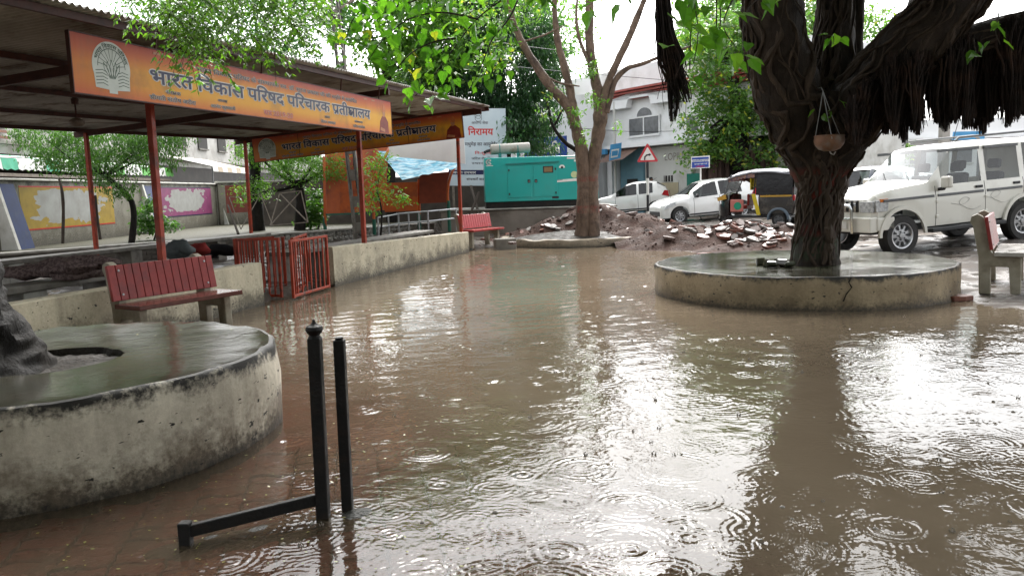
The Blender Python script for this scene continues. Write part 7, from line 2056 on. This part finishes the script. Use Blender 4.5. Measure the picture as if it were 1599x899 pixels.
b = MB(); pz = at(1094, 263, 30.55); b.tube([(pz.x, pz.y, .1), (pz.x, pz.y, pz.z)], .03, 8); b.build('pole', MINKW, ns, True, world=True)

# ---------------------------------------------------------------- far right: white shops, blue boards, pole
fr2 = thing('far_building', 'bright white building far behind the ivory four by four', 'building', at(1460, 290, 52))
p0, p1 = at(1320, 280, 52), at(1760, 280, 52)
b = MB(); b.b2((p0.x, 52, 0), (p1.x, 60, 5.2)); b.build('wall', pm('bright_white_wall', (0.74, 0.74, 0.74), (0.66, 0.66, 0.66), .5, .7), fr2, world=True)
for k in range(6):
    x = p0.x + 1.2 + k * 3.0
    b = MB(); b.b2((x, 51.92, 2.4), (x + 1.0, 51.99, 3.3)); w = b.build('window', MCURT, fr2, world=True)
    b = MB(); b.b2((x - .1, 51.85, 2.3), (x + 1.1, 51.99, 2.4)); b.build('sill', MBGR, w, world=True)
b = MB(); b.b2((p0.x - .3, 51.2, 3.9), (p1.x, 52, 4.05)); b.build('sunshade', MBWH, fr2, world=True)
fs = thing('far_sign', 'large blue shop board under the hanging roots', 'sign', at(1510, 225, 46))
quad([(1486, 219, 46), (1534, 218, 46), (1534, 205, 46), (1488, 206, 46)], MSKY, 'board', fs, .1)
quad([(1526, 232, 45.9), (1536, 231, 45.9), (1536, 212, 45.9), (1526, 213, 45.9)], MSKY, 'side_board', fs, .1)
b = MB(); a_ = at(1530, 230, 46); b.tube([(a_.x, a_.y + .1, 0), (a_.x, a_.y + .1, a_.z)], .08, 8); b.build('post', MGREYP, fs, world=True)
cp = thing('concrete_pillar', 'grey concrete pillar rising behind the roof of the ivory four by four', 'pillar', at(1475, 240, 34))
a_ = at(1475, 190, 34); b = MB(); b.b2((a_.x - .17, a_.y - .17, 0), (a_.x + .17, a_.y + .17, a_.z)); b.build('shaft', pm('pale_pillar', (0.36, 0.34, 0.31), (0.3, 0.28, 0.25), 3, .7), cp, world=True, bevel=.02)
b = MB(); b.b2((a_.x - .22, a_.y - .22, a_.z), (a_.x + .22, a_.y + .22, a_.z + .12)); b.build('cap', MPCC, cp, world=True)
p = at(1402, 290, 33)
hatch('distant_car', 'white car far off between the dark car and the four by four', (p.x, p.y, .2), (-.9, -.3), 3.9, 1.7, 1.52, 2.45, .3, MWHITE)

# power lines
for i, (pts, lab) in enumerate(((((760, 100, 24), (950, 118, 32), (1110, 128, 38), (1240, 120, 44)), 'upper power line crossing behind the forked tree'), (((900, 200, 36), (1000, 206, 37), (1110, 202, 38)), 'lower cable crossing the white building front'), (((760, 64, 24), (930, 82, 32), (1180, 84, 44)), 'thin power line crossing the sky between the trees'), (((0, 247, 21), (60, 246, 22), (215, 246, 24)), 'cable running along the striped awning'))):
    th = thing('power_line', lab, 'cable', at(*pts[0])); b = MB(); b.tube(path([at(*p) for p in pts], 8), .012, 5); b.build('wire', MPLA, th, world=True)

# ---------------------------------------------------------------- person in white by the parked car
def person(loc, rz, label):
    th = thing('person', label, 'person', loc, rz)
    J = {'pel': (0, 0, .95), 'wai': (0, 0, 1.12), 'che': (0, .01, 1.32), 'nec': (0, 0, 1.47), 'hea': (0, -.02, 1.58), 'top': (0, -.01, 1.70),
         'sl': (.18, 0, 1.40), 'el': (.24, .03, 1.13), 'hl': (.23, -.06, .88), 'sr': (-.18, 0, 1.40), 'er': (-.24, .03, 1.13), 'hr': (-.22, -.07, .88),
         'tl': (.09, 0, .88), 'kl': (.10, -.01, .48), 'al': (.10, .02, .08), 'fl': (.11, -.13, .03), 'tr': (-.09, 0, .88), 'kr': (-.10, -.01, .48), 'ar': (-.10, .02, .08), 'fr': (-.11, -.13, .03)}
    Rr = {'pel': .135, 'wai': .125, 'che': .145, 'nec': .055, 'hea': .088, 'top': .06, 'sl': .062, 'el': .045, 'hl': .032, 'sr': .062, 'er': .045, 'hr': .032, 'tl': .085, 'kl': .06, 'al': .045, 'fl': .035, 'tr': .085, 'kr': .06, 'ar': .045, 'fr': .035}
    ed = [('pel', 'wai'), ('wai', 'che'), ('che', 'nec'), ('nec', 'hea'), ('hea', 'top'), ('che', 'sl'), ('sl', 'el'), ('el', 'hl'), ('che', 'sr'), ('sr', 'er'), ('er', 'hr'), ('pel', 'tl'), ('tl', 'kl'), ('kl', 'al'), ('al', 'fl'), ('pel', 'tr'), ('tr', 'kr'), ('kr', 'ar'), ('ar', 'fr')]
    ks = list(J); me = bpy.data.meshes.new('body'); me.from_pydata([J[k] for k in ks], [(ks.index(a), ks.index(c)) for a, c in ed], []); me.update()
    m, nt, p = _nt('person_clothes')
    sx = N(nt, 'ShaderNodeSeparateXYZ'); nt.links.new(N(nt, 'ShaderNodeTexCoord').outputs['Object'], sx.inputs[0])
    c1 = mixc(nt, math_(nt, 'GREATER_THAN', sx.outputs[2], .93), (0.10, 0.09, 0.09), (0.66, 0.66, 0.65))
    c1 = mixc(nt, math_(nt, 'GREATER_THAN', sx.outputs[2], 1.475), c1, (0.16, 0.085, 0.055)); nt.links.new(c1, p.inputs['Base Color']); setin(p, Roughness=.7)
    o = link('body', me, th, m)
    sk = o.modifiers.new('skin', 'SKIN')
    for i, k in enumerate(ks):
        v = me.skin_vertices[0].data[i]; v.radius = (Rr[k], Rr[k]); v.use_root = (k == 'pel')
    o.modifiers.new('sub', 'SUBSURF').levels = 2; o.modifiers['sub'].render_levels = 2
    b = MB(); b.ball((0, .02, 1.645), .098, 14, 8, sc=(.95, 1.0, .85), jit=.1); b.build('hair', MPLA, th, True)
    b = MB(); b.ball((0, -.105, 1.585), .022, 8, 5, sc=(.7, 1, 1.2)); b.build('nose', pm('skin', (0.17, 0.09, 0.06), (0.14, 0.075, 0.05), 6, .5), th, True)
    return th
pp_ = at(1017, 300, 38.2)
person((pp_.x, pp_.y, .22), .6, 'person in a white shirt standing behind the small white hatchback')

# ---------------------------------------------------------------- rain splashes, floating leaves
MDROP = glass_mat('splash_drop', (0.9, 0.92, 0.93), 1.6)
MBUB = pm('bubble', (0.28, 0.25, 0.22), (0.2, 0.18, 0.15), 9, .05)
b = MB(); r = random.Random(11)
for k in range(150):
    x, y = r.uniform(430, 1590), 395 + 460 * r.random() ** 1.6
    p = onz(x, y, 0)
    if shore_dist(p.x, p.y) > -.3 or math.hypot(p.x - PA_C[0], p.y - PA_C[1]) < 1.5 or math.hypot(p.x - PB_C[0], p.y - PB_C[1]) < 2.15 or p.x < -6.3 + .28 * p.y: continue
    s = r.uniform(.005, .010)
    if r.random() < .5:
        b.ball((p.x, p.y, 0), s * 1.3, 10, 5, sc=(1, 1, .7))
    else:
        n = 6
        for q in range(n):
            a = 6.28 * q / n + r.random(); b.tube([(p.x + s * math.cos(a), p.y + s * math.sin(a), -.002), (p.x + s * 1.5 * math.cos(a), p.y + s * 1.5 * math.sin(a), s * r.uniform(.8, 1.9))], [s * .35, s * .18], 5)
        b.ball((p.x, p.y, s * 2.2), s * .45, 7, 5)
tag(b.build('rain_splashes', MBUB, smooth=True), 'tiny splashes and bubbles thrown up by the rain on the water', None, kind='stuff')
MLEAFY = foliage('fallen_leaf', (0.32, 0.27, 0.05), (0.22, 0.24, 0.06), .2)
C = []
for k in range(260):
    x, y = r.uniform(20, 760), r.uniform(640, 890); p = onz(x, y, .004)
    if math.hypot(p.x - PA_C[0], p.y - PA_C[1]) < 1.43 or r.random() < max(0, (p.x + .3) * .8): continue
    C.append((p.x, p.y, .006))
for k in range(24):
    a, q = r.uniform(0, 6.28), 1.3 * r.random() ** .5; C.append((PA_C[0] + q * math.cos(a), PA_C[1] + q * math.sin(a), PA_H + .006))
C = np.array(C); n = len(C); az = rng.uniform(0, 6.28, n); d = np.stack([np.cos(az), np.sin(az), rng.normal(0, .1, n)], 1); w = np.stack([-np.sin(az), np.cos(az), rng.normal(0, .1, n)], 1); S_ = (.014 * rng.uniform(.6, 1.7, n))[:, None]
V = np.stack([C, C + w * S_ * .3 + d * S_ * .5, C + d * S_, C - w * S_ * .3 + d * S_ * .5], 1).reshape(-1, 3)
tag(link('fallen_leaves', npmesh('fallen_leaves', V, np.arange(4 * n).reshape(-1, 4)), None, MLEAFY), 'tiny yellow leaves scattered on wet paving and platform', None, kind='stuff')
